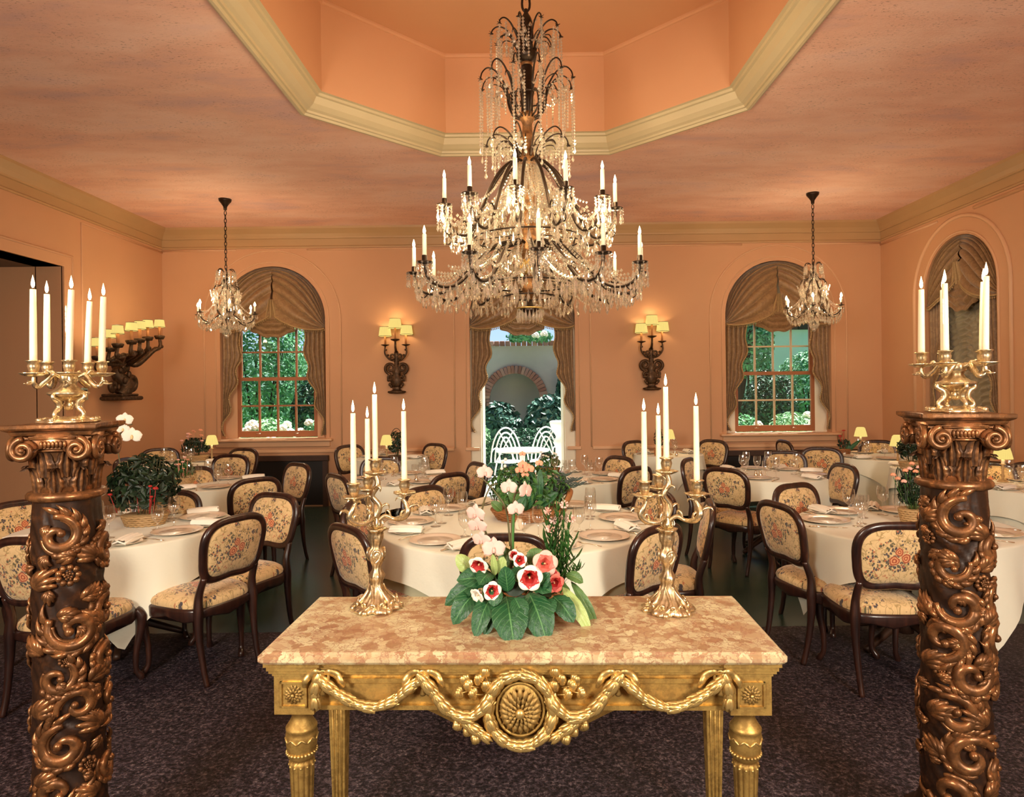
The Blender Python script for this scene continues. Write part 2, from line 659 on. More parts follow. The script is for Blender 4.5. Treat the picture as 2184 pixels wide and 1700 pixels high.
def bigleaf(name, lo, hi, vein):
    """UV: u across -.5...5, v along"""
    t = NT(name)
    uv = t.n('UVMap').outputs[0]
    sep = t.n('SeparateXYZ', Vector=uv)
    ax = t.math('ABSOLUTE', t.math('SUBTRACT', sep.outputs[0], .5))
    mid = t.math('SUBTRACT', 1.0, t.step(ax, .012, .035))
    sv = t.math('SUBTRACT', sep.outputs[1], t.math('MULTIPLY', ax, .62))
    fr = t.math('ABSOLUTE', t.math('SUBTRACT', t.math('FRACT', t.math('MULTIPLY', sv, 8.0)), .5))
    side = t.math('MULTIPLY', t.math('SUBTRACT', 1.0, t.step(fr, .03, .10)), .55)
    nz = t.noise(t.co(), 45, 4, .6)
    c = t.mix(nz, lo, hi)
    c = t.mix(t.math('MAXIMUM', mid, side), c, vein)
    h = t.math('SUBTRACT', t.noise(t.co(), 70, 3, .6), t.math('MULTIPLY', t.math('MAXIMUM', mid, side), .6))
    return t.bsdf(c, .42, 0, t.bump(h, .5, .006))


M['gloxleaf'] = bigleaf('deep_green_gloxinia_leaf', (.006, .055, .018), (.018, .105, .032), (.09, .24, .08))
M['paleleaf'] = bigleaf('pale_green_leaf', (.30, .42, .12), (.42, .52, .18), (.55, .62, .28))
M['oliveleaf'] = bigleaf('dull_green_leaf', (.05, .13, .03), (.10, .20, .05), (.2, .3, .1))
M['green'] = leafmat('mid_green_foliage', (.018, .075, .016), (.06, .18, .035))
M['darkgreen'] = leafmat('dark_green_foliage', (.004, .014, .005), (.013, .036, .011), .5)
M['gardengreen'] = leafmat('garden_foliage', (.04, .20, .085), (.20, .52, .24), .5)
M['gardendark'] = leafmat('dark_garden_foliage', (.006, .04, .02), (.03, .13, .06), .4)  # deeper green leaves than the other garden foliage
M['gardenpale'] = leafmat('pale_garden_foliage', (.24, .52, .28), (.50, .72, .46), .5)
M['bluegreen'] = leafmat('blue_green_foliage', (.015, .075, .060), (.09, .22, .17), .4)
M['stalk'] = plain('brown_green_stalk', (.10, .085, .03), .5)
M['greenstalk'] = plain('green_stalk', (.05, .16, .03), .5)
M['white_petal'] = plain('white_petal', (.88, .82, .72), .6, var=.05)
M['blush_petal'] = plain('blush_orchid_petal', (.74, .49, .42), .6, var=.12, scale=40)
M['red_petal'] = plain('crimson_petal', (.42, .018, .015), .6, var=.3, scale=60)
M['pink_petal'] = plain('rose_pink_petal', (.72, .16, .12), .6, var=.3, scale=40)
M['coral_petal'] = plain('coral_petal', (.78, .34, .20), .6, var=.2, scale=40)
M['palepink_petal'] = plain('pale_pink_petal', (.84, .46, .38), .6, var=.2, scale=40)
M['wicker'] = plain('woven_rattan', (.30, .115, .035), .5, var=.35, scale=50, bump=.4, bscale=120)
M['strawwicker'] = plain('straw_rattan', (.46, .29, .13), .55, var=.3, scale=50, bump=.4, bscale=120)
M['terracotta'] = plain('terracotta', (.55, .23, .08), .6, var=.2)
M['soil'] = plain('potting_soil', (.02, .014, .01), .9)
M['yellowglass'] = plain('lit_votive_wax', (.85, .62, .30), .4)
M['stucco'] = plain('grey_stucco', (.36, .37, .35), .85, var=.12, scale=2.5, bump=.3, bscale=30)
t = NT('weathered_red_brick')
rnd = t.n('ObjectInfo').outputs['Random']
c = t.ramp(rnd, [(0, (.22, .10, .075)), (.4, (.34, .17, .12)), (.7, (.27, .15, .13)), (1, (.42, .26, .2))])
M['brick'] = t.bsdf(c, .85, 0, t.bump(t.noise(t.co(), 40, 4), .4, .01))
M['paving'] = plain('pale_stone_paving', (.80, .78, .74), .8, var=.1, scale=3, bump=.2)
M['lawn'] = plain('lawn_green', (.10, .28, .09), .9, var=.4, scale=30)
M['whiteiron'] = plain('white_painted_iron', (.92, .92, .90), .4, var=.02)
M['greywall'] = plain('pale_green_garden_wall', (.55, .66, .58), .85, var=.1, scale=2)
M['bark'] = plain('bark', (.045, .03, .02), .9, var=.3, scale=20, bump=.5)
# ================================================================ ROOM
HW, WY, ZC, FY = 5.08, 9.28, 3.93, -3.6
OX, OY = 0.05, 4.38                       # centre of the octagonal tray
JY, JZ = 7.26, 3.04                       # left opening: far jamb and head


def octo(d):
    a, b, c = 1.65 + d, 1.83 + d, 2.58 + d * 1.41421
    return [(OX + (c - b), OY + b), (OX + a, OY + c - a), (OX + a, OY - c + a), (OX + c - b, OY - b),
            (OX - c + b, OY - b), (OX - a, OY - c + a), (OX - a, OY + c - a), (OX - c + b, OY + b)]


def sweep(name, polyf, prof, mat, closed=True, parent=None):
    mb = MB()
    rows = [[(x, y, z) for (x, y) in polyf(d)] for d, z in prof]
    n = len(rows[0])
    vs = [p for r in rows for p in r]
    fs = []
    for i in range(len(rows) - 1):
        for k in range(n if closed else n - 1):
            k2 = (k + 1) % n
            fs.append((i * n + k, i * n + k2, (i + 1) * n + k2, (i + 1) * n + k))
    mb.add(vs, fs, False)
    return struct(name, mb, mat, parent)


# floor
mb = MB()
mb.bb(-8.2, HW + .3, 4.45, WY + .35, -.1, 0)
struct('floor', mb, M['boards'])
mb = MB()
mb.bb(-8.2, HW + .3, FY - .2, 4.45, -.1, .006)
o = struct('floor_carpet', mb, M['carpet'])

# ceiling with the octagonal opening
mb = MB()
q = octo(.19)
ov = [(x, y, ZC) for x, y in q]
rc = [(HW + .1, WY + .1, ZC), (HW + .1, FY - .1, ZC), (-HW - .1, FY - .1, ZC), (-HW - .1, WY + .1, ZC)]
vs = ov + rc          # octagon 0..7, corners 8 far right, 9 near right, 10 near left, 11 far left
mb.add(vs, [(0, 1, 8), (1, 2, 9, 8), (2, 3, 9), (3, 4, 10, 9), (4, 5, 10), (5, 6, 11, 10), (6, 7, 11), (7, 0, 8, 11)], False)
struct('ceiling', mb, M['ceil'])
sweep('trim_1', octo, [(.20, ZC + .01), (.20, ZC - .025), (.185, ZC - .032), (.165, ZC - .032), (.155, ZC - .015), (.14, ZC - .012), (.135, ZC + .005), (.11, ZC + .018), (.075, ZC + .05), (.055, ZC + .09), (.05, ZC + .10), (.03, ZC + .105), (.025, ZC + .125), (.0, ZC + .13)], M['trim'])
o = sweep('ceiling_tray_wall', octo, [(0, ZC + .13), (0, 4.80)], M['tray'])
mb = MB()
mb.add([(x, y, 4.80) for x, y in octo(0.02)], [tuple(range(8))], False)
struct('ceiling_tray', mb, M['tray'])
sweep('trim_2', octo, [(.0, 4.765), (-.014, 4.768), (-.02, 4.785), (-.02, 4.80)], M['tray'])


def wall_holes(mb, mp, U0_, U1_, H, holes, depth, N=20):
    """wall surface in (u, v, d) with arched holes: dict(u0, u1, v0, v1) arch radius = half width"""
    def quad(a, b, c, d):
        mb.add([mp(*a), mp(*b), mp(*c), mp(*d)], [(0, 1, 2, 3)], False)
    u = U0_
    for h in sorted(holes, key=lambda h: h['u0']):
        quad((u, 0, 0), (h['u0'], 0, 0), (h['u0'], H, 0), (u, H, 0))
        u0, u1, v0, v1 = h['u0'], h['u1'], h['v0'], h['v1']
        if v0 > 0:
            quad((u0, 0, 0), (u1, 0, 0), (u1, v0, 0), (u0, v0, 0))
            quad((u0, v0, 0), (u1, v0, 0), (u1, v0, depth), (u0, v0, depth))
        r, c = (u1 - u0) / 2, (u0 + u1) / 2
        pts = [(c - r * cos(PI * k / N), v1 + (r * sin(PI * k / N) if h.get('arch', True) else 0)) for k in range(N + 1)]
        for k in range(N):
            a, b = pts[k], pts[k + 1]
            quad((a[0], a[1], 0), (b[0], b[1], 0), (b[0], H, 0), (a[0], H, 0))
            quad((a[0], a[1], 0), (b[0], b[1], 0), (b[0], b[1], depth), (a[0], a[1], depth))
        quad((u0, v0, 0), (u0, v1, 0), (u0, v1, depth), (u0, v0, depth))
        quad((u1, v0, 0), (u1, v1, 0), (u1, v1, depth), (u1, v0, depth))
        u = u1
    quad((u, 0, 0), (U1_, 0, 0), (U1_, H, 0), (u, H, 0))


WIN = [(-3.53, .95), (3.62, .95)]          # back windows: centre x, sill height
DOORX = 0.0
WR, WS = .745, 2.65                        # half width of the arches, spring height
mb = MB()
holes = [dict(u0=x - WR, u1=x + WR, v0=z, v1=WS) for x, z in WIN] + [dict(u0=DOORX - WR, u1=DOORX + WR, v0=0, v1=WS)]
wall_holes(mb, lambda u, v, d: (u, WY + d, v), -HW - .02, HW + .02, ZC + .05, holes, .30)
struct('wall_back', mb, M['wall'])
# right wall with one arched recess
RY0, RY1 = 7.02, 8.28
mb = MB()
wall_holes(mb, lambda u, v, d: (HW + d, u, v), FY, WY + .02, ZC + .05, [dict(u0=RY0, u1=RY1, v0=.95, v1=WS + .08)], .30)
mb.bb(HW + .29, HW + .33, RY0 - .1, RY1 + .1, .8, 3.5)
struct('wall_right', mb, M['wall'])
# left wall with the wide opening
mb = MB()
wall_holes(mb, lambda u, v, d: (-HW - d, u, v), FY, WY + .02, ZC + .05, [dict(u0=2.2, u1=JY, v0=0, v1=JZ, arch=False)], .30, N=1)
mb.bb(-8.2, -HW - .29, JY - .0, JY + .1, 0, JZ + .2)
mb.bb(-8.2, -HW - .29, 2.0, 2.2, 0, JZ + .2)
mb.bb(-8.3, -8.2, 2.0, JY + .1, 0, JZ + .2)
struct('wall_left', mb, M['wall'])
mb = MB()
mb.bb(-8.2, -HW - .01, 2.2, JY, JZ, JZ + .1)
struct('ceiling_side_room', mb, M['darkwood'])
mb = MB()
mb.bb(-HW - .3, HW + .3, FY - .1, FY, 0, ZC + .05)
struct('wall_front', mb, M['wall'])

rect = lambda d: [(HW - d, WY - d), (HW - d, FY + d), (-HW + d, FY + d), (-HW + d, WY - d)]
sweep('trim_3', rect, [(0, ZC - .285), (.016, ZC - .285), (.018, ZC - .265), (.004, ZC - .25), (.004, ZC - .155), (.022, ZC - .15), (.026, ZC - .13), (.05, ZC - .09), (.095, ZC - .045), (.11, ZC - .03), (.115, ZC)], M['crown'])


def bead(mb, pts, r=.011):
    mb.tube(pts, r, 6)


def arc_pts(c, s, r, mp, v0, n=24):
    return [mp(c - r, v0)] + [mp(c - r * cos(PI * k / n), s + r * sin(PI * k / n)) for k in range(n + 1)] + [mp(c + r, v0)]


# panel beads, one object per panel line
k = 4
bmap = lambda u, v: (u, WY - .002, v)
dado = .79
for (c, v0) in [(WIN[0][0], dado), (WIN[1][0], dado), (DOORX, dado)]:
    mb = MB()
    bead(mb, arc_pts(c, WS, .965, bmap, v0))
    bead(mb, arc_pts(c, WS, .80, bmap, .97 if c else dado), .007)
    struct('trim_%d' % k, mb, M['panelbead'])
    k += 1
for (a, b) in [(-HW, WIN[0][0] - .5), (WIN[0][0] + .5, -.5), (.5, WIN[1][0] - .5), (WIN[1][0] + .5, HW)]:
    mb = MB()
    bead(mb, [bmap(a, 3.625), bmap(b, 3.625)], .012)
    struct('trim_%d' % k, mb, M['panelbead'])
    k += 1
for (a, b) in [(-HW, -.98), (-.98 + .16, -.62), (.62, .82), (.98, HW)]:
    mb = MB()
    mb.bev(a, b, WY - .022, WY + .01, dado - .035, dado + .012, .006)
    struct('trim_%d' % k, mb, M['panelbead'])
    k += 1
lmap = lambda y, v: (-HW + .002, y, v)
mb = MB()
bead(mb, [lmap(JY + .32, dado), lmap(JY + .32, 3.60), lmap(WY, 3.60)], .013)
mb.bb(-HW - .01, -HW + .02, JY + .13, WY, dado - .03, dado + .012)
struct('trim_%d' % k, mb, M['panelbead'])
k += 1
mb = MB()
for (y0, y1, z0, z1) in [(2.05, JY + .13, JZ, JZ + .13), (JY, JY + .13, 0, JZ), (2.05, 2.2, 0, JZ)]:
    mb.bb(-HW - .01, -HW + .022, y0, y1, z0, z1)
mb.tube([(-HW + .02, 2.1, JZ + .13), (-HW + .02, JY + .13, JZ + .13), (-HW + .02, JY + .13, 0)], .018, 6)
struct('trim_%d' % k, mb, M['wall'])
k += 1
# right wall arch mouldings
rmap = lambda y, v: (HW - .002, y, v)
RC, RS = (RY0 + RY1) / 2, WS + .08
mb = MB()
bead(mb, arc_pts(RC, RS, .84, rmap, dado), .024)
bead(mb, arc_pts(RC, RS, .66, rmap, .95), .014)
bead(mb, [rmap(WY, 3.60), rmap(RC + .35, 3.60)], .013)
bead(mb, [rmap(RC - .30, 3.60), rmap(FY, 3.60)], .022)
mb.bb(HW - .02, HW + .01, FY, WY, dado - .03, dado + .012)
struct('trim_%d' % k, mb, M['panelbead'])
k += 1
for nm, args in {'baseboard_back_left': (-HW, -.75, WY - .02, WY + .01), 'baseboard_back_right': (.75, HW, WY - .02, WY + .01), 'baseboard_right': (HW - .02, HW + .01, FY, WY), 'baseboard_left': (-HW - .01, -HW + .02, JY + .13, WY)}.items():
    mb = MB()
    mb.bb(*args, 0, .14)
    struct(nm, mb, M['wall'])

# dark framed recess fronts under the two windows
for (x0, x1, lab) in [(-4.55, -2.74, 'black recessed panel in a dark wood frame under the left window'), (2.78, 5.02, 'black recessed panel in a dark wood frame under the right window')]:
    t = thing('radiator_recess', lab, 'panel', ((x0 + x1) / 2, WY, 0))
    w = (x1 - x0) / 2
    mb = MB()
    mb.bb(-w + .05, w - .05, -.035, -.022, .02, .66)
    mb.build('back_panel', M['black'], t)
    mb = MB()
    mb.bev(-w, w, -.07, -.022, .64, .72, .008)
    mb.build('frame_rail', M['darkwood'], t)
    for s in (-1, 1):
        mb = MB()
        mb.bb(s * w - .05 * s - .035, s * w - .05 * s + .035, -.065, -.022, 0, .64)
        mb.build('frame_post', M['darkwood'], t)

# ---------------------------------------------------------------- windows
PIT, BAR = .362, .022
SW = .575
pane_me = MB().bb(-.1, .1, -.002, .002, -.15, .15)


def make_window(n, cx, sz, light):
    t = bpy.data.objects.new('window_%d' % n, None)
    COL.objects.link(t)
    t.location = (cx, WY + .2, sz)
    t['kind'] = 'structure'
    mat = M['sashlight'] if light else M['sashwood']
    pw = (2 * SW - .10) / 4
    pme = MB().bb(-pw / 2, pw / 2, -.0025, .0025, -PIT / 2, PIT / 2).mesh('pane', M['pane'])
    for (nm, z0, dy, lo) in (('lower_sash', 0.02, -.02, .085), ('upper_sash', .02 + .085 + 2 * PIT, .02, .05)):
        mb = MB()
        z1 = z0 + lo + 2 * PIT + .05
        mb.bb(-SW, -SW + .05, dy - .02, dy + .02, z0, z1)
        mb.bb(SW - .05, SW, dy - .02, dy + .02, z0, z1)
        mb.bb(-SW + .05, SW - .05, dy - .02, dy + .02, z0, z0 + lo)
        mb.bb(-SW + .05, SW - .05, dy - .02, dy + .02, z1 - .05, z1)
        s = mb.build(nm, M['sashwood'], t)
        mb = MB()
        for i in (1, 2, 3):
            x = -SW + .05 + pw * i
            mb.bb(x - BAR / 2, x + BAR / 2, dy - .018, dy + .018, z0 + lo, z1 - .05)
        mb.bb(-SW + .05, SW - .05, dy - .016, dy + .016, z0 + lo + PIT - BAR / 2, z0 + lo + PIT + BAR / 2)
        mb.build('glazing_bars', mat, s)
        for i in range(4):
            for j in range(2):
                inst('pane', pme, s, TR((-SW + .05 + pw * (i + .5), dy, z0 + lo + PIT * (j + .5))))
        if lo > .06:
            for sx in (-1, 1):
                mb = MB()
                mb.tube([(sx * .27 - .035, dy - .022, z0 + .045), (sx * .27 - .03, dy - .04, z0 + .05), (sx * .27 + .03, dy - .04, z0 + .05), (sx * .27 + .035, dy - .022, z0 + .045)], .007, 6)
                mb.build('sash_lift', M['silver'], s)
    mb = MB()
    zt = .02 + .085 + 4 * PIT + .1
    for sx in (-1, 1):
        a, b = sorted((sx * SW, sx * (WR + .02)))
        mb.bb(a, b, -.045, .045, 0, WS - sz + WR)
    mb.bb(-SW, SW, -.045, .045, zt, WS - sz + WR)
    mb.build('window_casing', M['white_paint'] if light else M['panelbead'], t)
    mb = MB()
    mb.bev(-WR - .10, WR + .10, -.30, -.05, -.03, .006, .008)
    mb.bev(-WR - .06, WR + .06, -.24, -.19, -.11, -.03, .008)
    mb.build('window_sill', M['panelbead'], t)
    return t


make_window(1, WIN[0][0], WIN[0][1], False)
make_window(2, WIN[1][0], WIN[1][1], True)
# garden doorway casing
d = bpy.data.objects.new('door_1', None)
COL.objects.link(d)
d.location = (DOORX, WY + .15, 0)
d['kind'] = 'structure'
for s in (-1, 1):
    mb = MB()
    a, b = sorted((s * .60, s * (WR + .02)))
    mb.bb(a, b, -.06, .06, 0, WS + .7)
    mb.build('door_jamb', M['white_paint'], d)
    # the open door leaves folded back against the outer wall
    mb = MB()
    a, b = sorted((s * .585, s * .625))
    mb.bb(a, b, .06, .72, .02, 2.6)
    lf = mb.build('door_leaf', M['white_paint'], d)
mb = MB()
mb.bb(-.6, .6, -.06, .06, 2.62, WS + .7)
mb.build('door_head', M['white_paint'], d)
mb = MB()
mb.bb(-.6, .6, -.12, .2, -.02, .012)
mb.build('door_threshold', M['darkwood'], d)
mb = MB()
mb.bb(RY0, RY1, -.05, .05, -.02, .02)
o = MB()
o.bb(HW - .05, HW + .29, RY0 - .06, RY1 + .06, .92, .955)
struct('trim_%d' % k, o, M['panelbead'])
k += 1
# small thermostat on left wall
t = thing('thermostat', 'small pale green thermostat on the left wall beside the opening', 'switch', atX(178, 840, -HW))
mb = MB()
mb.bev(0, .022, -.05, .05, -.07, .07, .006)
mb.build('housing', M['switch'], t)
mb = MB()
mb.bb(.022, .025, -.025, .03, -.02, .045)
mb.build('dial', M['black'], t)


# ---------------------------------------------------------------- drapery
def drapery(name, label, mp, rx, spring, zc, zlow, zend, taper=True, tails=True, mat=None):
    """mp(x, d, z): local x across, d depth in front of the wall"""
    mat = mat or M['damask']
    t = thing(name, label, 'curtain', mp(0, 0, spring))
    base = V(mp(0, 0, spring))
    mq = lambda x, d, z: tuple(V(mp(x, d, z)) - base)
    top = spring + rx
    for s in (-1, 1):
        def fn(u, v, s=s):
            vv = v ** (1 + 2.4 * (1 - u))
            a = PI / 2 * (1 - u)
            ax, az = rx * .995 * cos(a), spring + rx * .995 * sin(a)
            # bottom edge: from centre gather down and out to the outer end
            bx = .03 + (rx - .03) * u
            bz = zc + (spring - .14 - zc) * u - (min(zc, spring - .14) - zlow) * 1.0 * (4 * u * (1 - u)) ** .8
            k = vv
            x = ax * (1 - k) + bx * k
            z = az * (1 - k) + bz * k
            fq = abs(sin(PI * (v * 8.5 + .12 * sin(u * 5 + v * 3)))) ** .62
            fold = .062 * fq * (.55 + .45 * sin(PI * min(1, u * .9 + .1)))
            d = .01 + .07 * sin(PI * .5 * vv) * sin(PI * (.2 + .7 * u)) + fold
            return mq(s * x, d, z)
        mb = MB().grid(fn, 26, 136)
        sw = mb.build('swag', mat, t)
        mb = MB()
        edge = [V(fn(i / 30, 1.0)) for i in range(31)]
        mb.tube(edge, .012, 5)
        for i in range(0, 31):
            e = edge[i]
            mb.drop((e.x, e.y, e.z - .022), .009, .04, 4)
        mb.build('fringe', M['fringe'], sw)
    if tails:
        zt = spring - .02
        for s in (-1, 1):
            def inner(v):
                w = .27 - .02 * v if v < .35 else .263 - .26 * (v - .35) / .65
                return w

            def fn2(u, v, s=s):
                z = zt + (zend - zt) * v
                w = max(.02, inner(v)) + (.035 * sin(v * 26 + (1 if s > 0 else 0)) * u * min(1, v * 2))
                x = rx - .012 - w * u + (.05 * v if not taper else .03 * max(0, v - .6))
                d = .006 + .050 * abs(sin(PI * (u * 4.2 + .25 * v))) ** .7 * (1 - .35 * v) + .02 * u
                return mq(s * x, d, z)
            mb = MB().grid(fn2, 48, 44)
            tl = mb.build('side_tail', mat, t)
            mb = MB()
            edge = [V(fn2(1.0, i / 60)) for i in range(61)]
            mb.tube(edge, .010, 5)
            for i in range(0, 61):
                e = edge[i]
                mb.ball((e.x, e.y, e.z), .014, 5, 4)
            mb.build('fringe', M['fringe'], tl)
    # centre puff below the swags
    def fn3(u, v):
        x = (u - .5) * rx * .86
        zb = zlow - .035 + .10 * (2 * u - 1) ** 2 - .012 * cos(u * 6 * PI)
        z = zc + .10 + (zb - zc - .10) * v
        d = .02 + .05 * sin(PI * v) + .030 * abs(sin(PI * (v * 4.5 + .4 * (2 * u - 1) ** 2))) ** .7
        return mq(x, d, z)
    MB().grid(fn3, 24, 48).build('centre_puff', mat, t)
    # gathered jabot at the middle
    def fn4(u, v):
        w = .03 + .07 * v
        x = (u - .5) * 2 * w
        return mq(x, .10 + .03 * sin(u * 18) - .02 * v, zc + .22 - .26 * v)
    MB().grid(fn4, 16, 10).build('centre_jabot', M['fringe'], t)
    return t


for (cx, sz), lab in zip(WIN, ('bronze swagged drapery filling the arch of the left window', 'bronze swagged drapery filling the arch of the right back window')):
    drapery('window_drapery', lab, lambda x, d, z, cx=cx: (cx + x, WY + .06 - d, z), WR - .01, WS, WS + .05, WS - .23, sz + .05)
drapery('door_drapery', 'bronze swagged drapery over the garden doorway', lambda x, d, z: (DOORX + x, WY + .06 - d, z), WR - .01, WS, WS + .02, WS - .24, 1.02)
t = drapery('window_drapery', 'bronze swagged drapery in the arched recess of the right wall', lambda x, d, z: (HW + .09 - d, RC - x, z), (RY1 - RY0) / 2 - .005, RS, RS + .1, RS - .22, 1.0)
# ruched shade behind it
def ruch(u, v):
    z = .97 + (RS + .3 - .97) * (1 - v)
    y = RC + (u - .5) * 1.16
    q = abs((u * 3) % 1 - .5) * 2
    ph = v * 26 - 1.5 * (1 - q) ** 2
    d = .028 * (sin(ph * 2 * PI) ** 1) * (.5 + .5 * q) + .015 * sin(u * 60 + v * 20)
    return (HW + .24 - d - .04 * (1 - (2 * abs(((u * 3) % 1) - .5)) ** 2), y, z)
o = MB().grid(ruch, 48, 170).build('ruched_shade', M['shadecloth'])
tag(o, 'ruched grey satin shade behind the drapery of the right wall recess', 'curtain')
# ================================================================ CONSOLE TABLE
CZ = .85
con = thing('console_table', 'gilded carved console table with a rose marble top in the middle front', 'table', (-.012, 2.244, 0), -.0275)
mb = MB()
rows = []
hx, hy = .802, .28
prof = [(.022, -.036), (.006, -.034), (.0, -.026), (.0, -.016), (.010, -.011), (.010, -.006), (.016, -.001), (.022, 0)]
for d, z in prof:
    X, Y, c = hx - d, hy - d, .022
    rows.append([(-X + c, -Y, CZ + z), (X - c, -Y, CZ + z), (X - c * .3, -Y + c * .3, CZ + z), (X, -Y + c, CZ + z), (X, Y, CZ + z), (-X, Y, CZ + z), (-X, -Y + c, CZ + z), (-X + c * .3, -Y + c * .3, CZ + z)])
vs = [p for r in rows for p in r]
fs = [(i * 8 + k, i * 8 + (k + 1) % 8, i * 8 + 8 + (k + 1) % 8, i * 8 + 8 + k) for i in range(len(rows) - 1) for k in range(8)]
fs += [tuple(range(7, -1, -1)), tuple(range((len(rows) - 1) * 8, len(rows) * 8))]
mb.add(vs, fs, False)
tag(mb.build('marble_top', M['marble'], con), 'mottled rose and cream marble slab')
AX, AY = .762, .235
mb = MB()
for (z0, z1, o) in ((.766, .776, .004), (.776, .786, .012), (.786, .800, .017), (.800, .814, .024)):
    mb.bb(-AX - o + .11, AX + o - .11, -AY - o + .012, AY + o, z0, z1)
    for s in (-1, 1):
        a, b = sorted((s * (AX + o), s * (AX - .125 - o)))
        mb.bb(a, b, -AY - o, AY + o, z0, z1)
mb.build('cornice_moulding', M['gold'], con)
mb = MB()
mb.bb(-AX + .11, AX - .11, -AY + .022, AY - .02, .655, .768)
for z0, z1 in ((.738, .752), (.655, .669)):
    mb.bb(-AX + .12, AX - .12, -AY + .010, -AY + .024, z0, z1)
mb.bb(-AX, -AX + .02, -AY + .1, AY - .1, .655, .768)
mb.bb(AX - .02, AX, -AY + .1, AY - .1, .655, .768)
# shaped apron drop behind the medallion
NA = 40
top_, bot_ = [], []
for i in range(NA + 1):
    x = -.30 + .6 * i / NA
    bot_.append((x, .655 - .105 * max(0, cos(x / .30 * PI / 2)) ** 1.15))
vs = [(x, -AY + .018, .66) for x, z in bot_] + [(x, -AY + .018, z) for x, z in bot_] + [(x, -AY + .05, z) for x, z in bot_]
m_ = NA + 1
fs = [(i, i + 1, m_ + i + 1, m_ + i) for i in range(NA)] + [(m_ + i, m_ + i + 1, 2 * m_ + i + 1, 2 * m_ + i) for i in range(NA)]
mb.add(vs, fs, False)
mb.build('apron', M['gold'], con)


def petal_ring(mb, c, r0, r1, n, w, th, y0, ax=1.0, az=1.0, a0=0.0, lift=.006):
    """ring of pointed petals in the x-z plane facing -y"""
    for k in range(n):
        a = a0 + 2 * PI * k / n
        dx, dz = cos(a) * ax, sin(a) * az
        nx, nz = -sin(a) * ax, cos(a) * az
        pts = [(r0, 0, 0), (r0 * .4 + r1 * .6, w, -lift * .5), (r1, 0, -lift * .2), (r0 * .4 + r1 * .6, -w, -lift * .5), ((r0 + r1) * .5, 0, -lift - th)]
        vs = [(c[0] + dx * r + nx * t, y0 + y, c[1] + dz * r + nz * t) for r, t, y in pts]
        mb.add(vs, [(0, 1, 4), (1, 2, 4), (2, 3, 4), (3, 0, 4)], True)


def rosette(mb, c, r, y0):
    petal_ring(mb, c, r * .2, r, 14, r * .17, r * .12, y0, lift=r * .15)
    petal_ring(mb, c, r * .1, r * .68, 10, r * .15, r * .12, y0 - r * .14, a0=.2, lift=r * .15)
    mb.ball((c[0], y0 - r * .3, c[1]), (r * .2, r * .16, r * .2), 8, 5)


for s in (-1, 1):
    x = s * (AX - .062)
    blk = MB()
    blk.bb(x - .062, x + .062, -AY, -AY + .124, .645, .768)
    b = blk.build('corner_block', M['gold'], con)
    mb = MB()
    for (x0, x1, z0, z1) in ((-.042, .042, .742, .748), (-.042, .042, .668, .674), (-.042, -.036, .668, .748), (.036, .042, .668, .748)):
        mb.bb(x + x0, x + x1, -AY - .006, -AY + .01, z0, z1)
    mb.build('panel_frame', M['gold'], b)
    mb = MB()
    rosette(mb, (x, .708), .031, -AY - .003)
    mb.build('rosette', M['goldhi'], b)
    bk = MB()
    bk.bb(x - .055, x + .055, AY - .11, AY, .645, .768)
    bk.build('corner_block', M['gold'], con)
    # front leg: turned neck, bulb, fluted taper
    def flute(a, r, z):
        return r - (.0055 if z < .475 else 0) * max(0, cos(a * 12)) ** 1.0
    P = [(.0, .0), (.02, 0), (.028, .03), (.022, .06), (.026, .07), (.026, .08), (.024, .085), (.028, .2), (.034, .36), (.0385, .46), (.040, .472), (.034, .476), (.034, .482), (.043, .49), (.0445, .50), (.0445, .507), (.046, .515), (.049, .535), (.0495, .55), (.049, .562), (.046, .572), (.0485, .576), (.0485, .582), (.044, .588), (.036, .600), (.030, .612), (.029, .622), (.034, .632), (.040, .638), (.040, .645)]
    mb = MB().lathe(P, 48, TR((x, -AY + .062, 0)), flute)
    lg = mb.build('leg', M['gold'], con)
    mb = MB()
    for k in range(26):
        a = 2 * PI * k / 26
        mb.ball((x + .0455 * cos(a), -AY + .062 + .0455 * sin(a), .503), .0052, 6, 4)
    for k in range(18):
        a = 2 * PI * k / 18
        Mx = TR((x + .049 * cos(a), -AY + .062 + .049 * sin(a), .548)) @ RZ(a) @ Matrix.Rotation(.9 * (1 if k % 2 else -1), 4, 'X')
        mb.ball((0, 0, 0), (.004, .004, .013), 6, 4, Mx)
    for k in range(12):
        a = 2 * PI * (k + .5) / 12
        mb.ball((x + .0385 * cos(a), -AY + .062 + .0385 * sin(a), .462), .0045, 6, 4)
    mb.build('bead_collar', M['goldhi'], lg)
    # rear leg: square fluted taper
    mb = MB()
    for z0, z1, w0, w1 in ((0, .645, .020, .034),):
        vs = [(x * .985 + sx * w, AY - .055 + sy * w, z) for z, w in ((z0, w0), (z1, w1)) for sx, sy in ((-1, -1), (1, -1), (1, 1), (-1, 1))]
        mb.add(vs, [(0, 1, 5, 4), (1, 2, 6, 5), (2, 3, 7, 6), (3, 0, 4, 7)], False)
        for k in (-1, 0, 1):
            mb.tube([(x * .985 + k * .011, AY - .055 - .021, .02), (x * .985 + k * .018, AY - .055 - .0345, .62)], .0035, 5)
        for k in range(22):
            q = k / 21
            w = .0215 + .0135 * (.35 + .6 * q)
            mb.ball((x * .985, AY - .055 - w, .25 + .36 * q), .004, 5, 4)
    mb.build('leg', M['gold'], con)

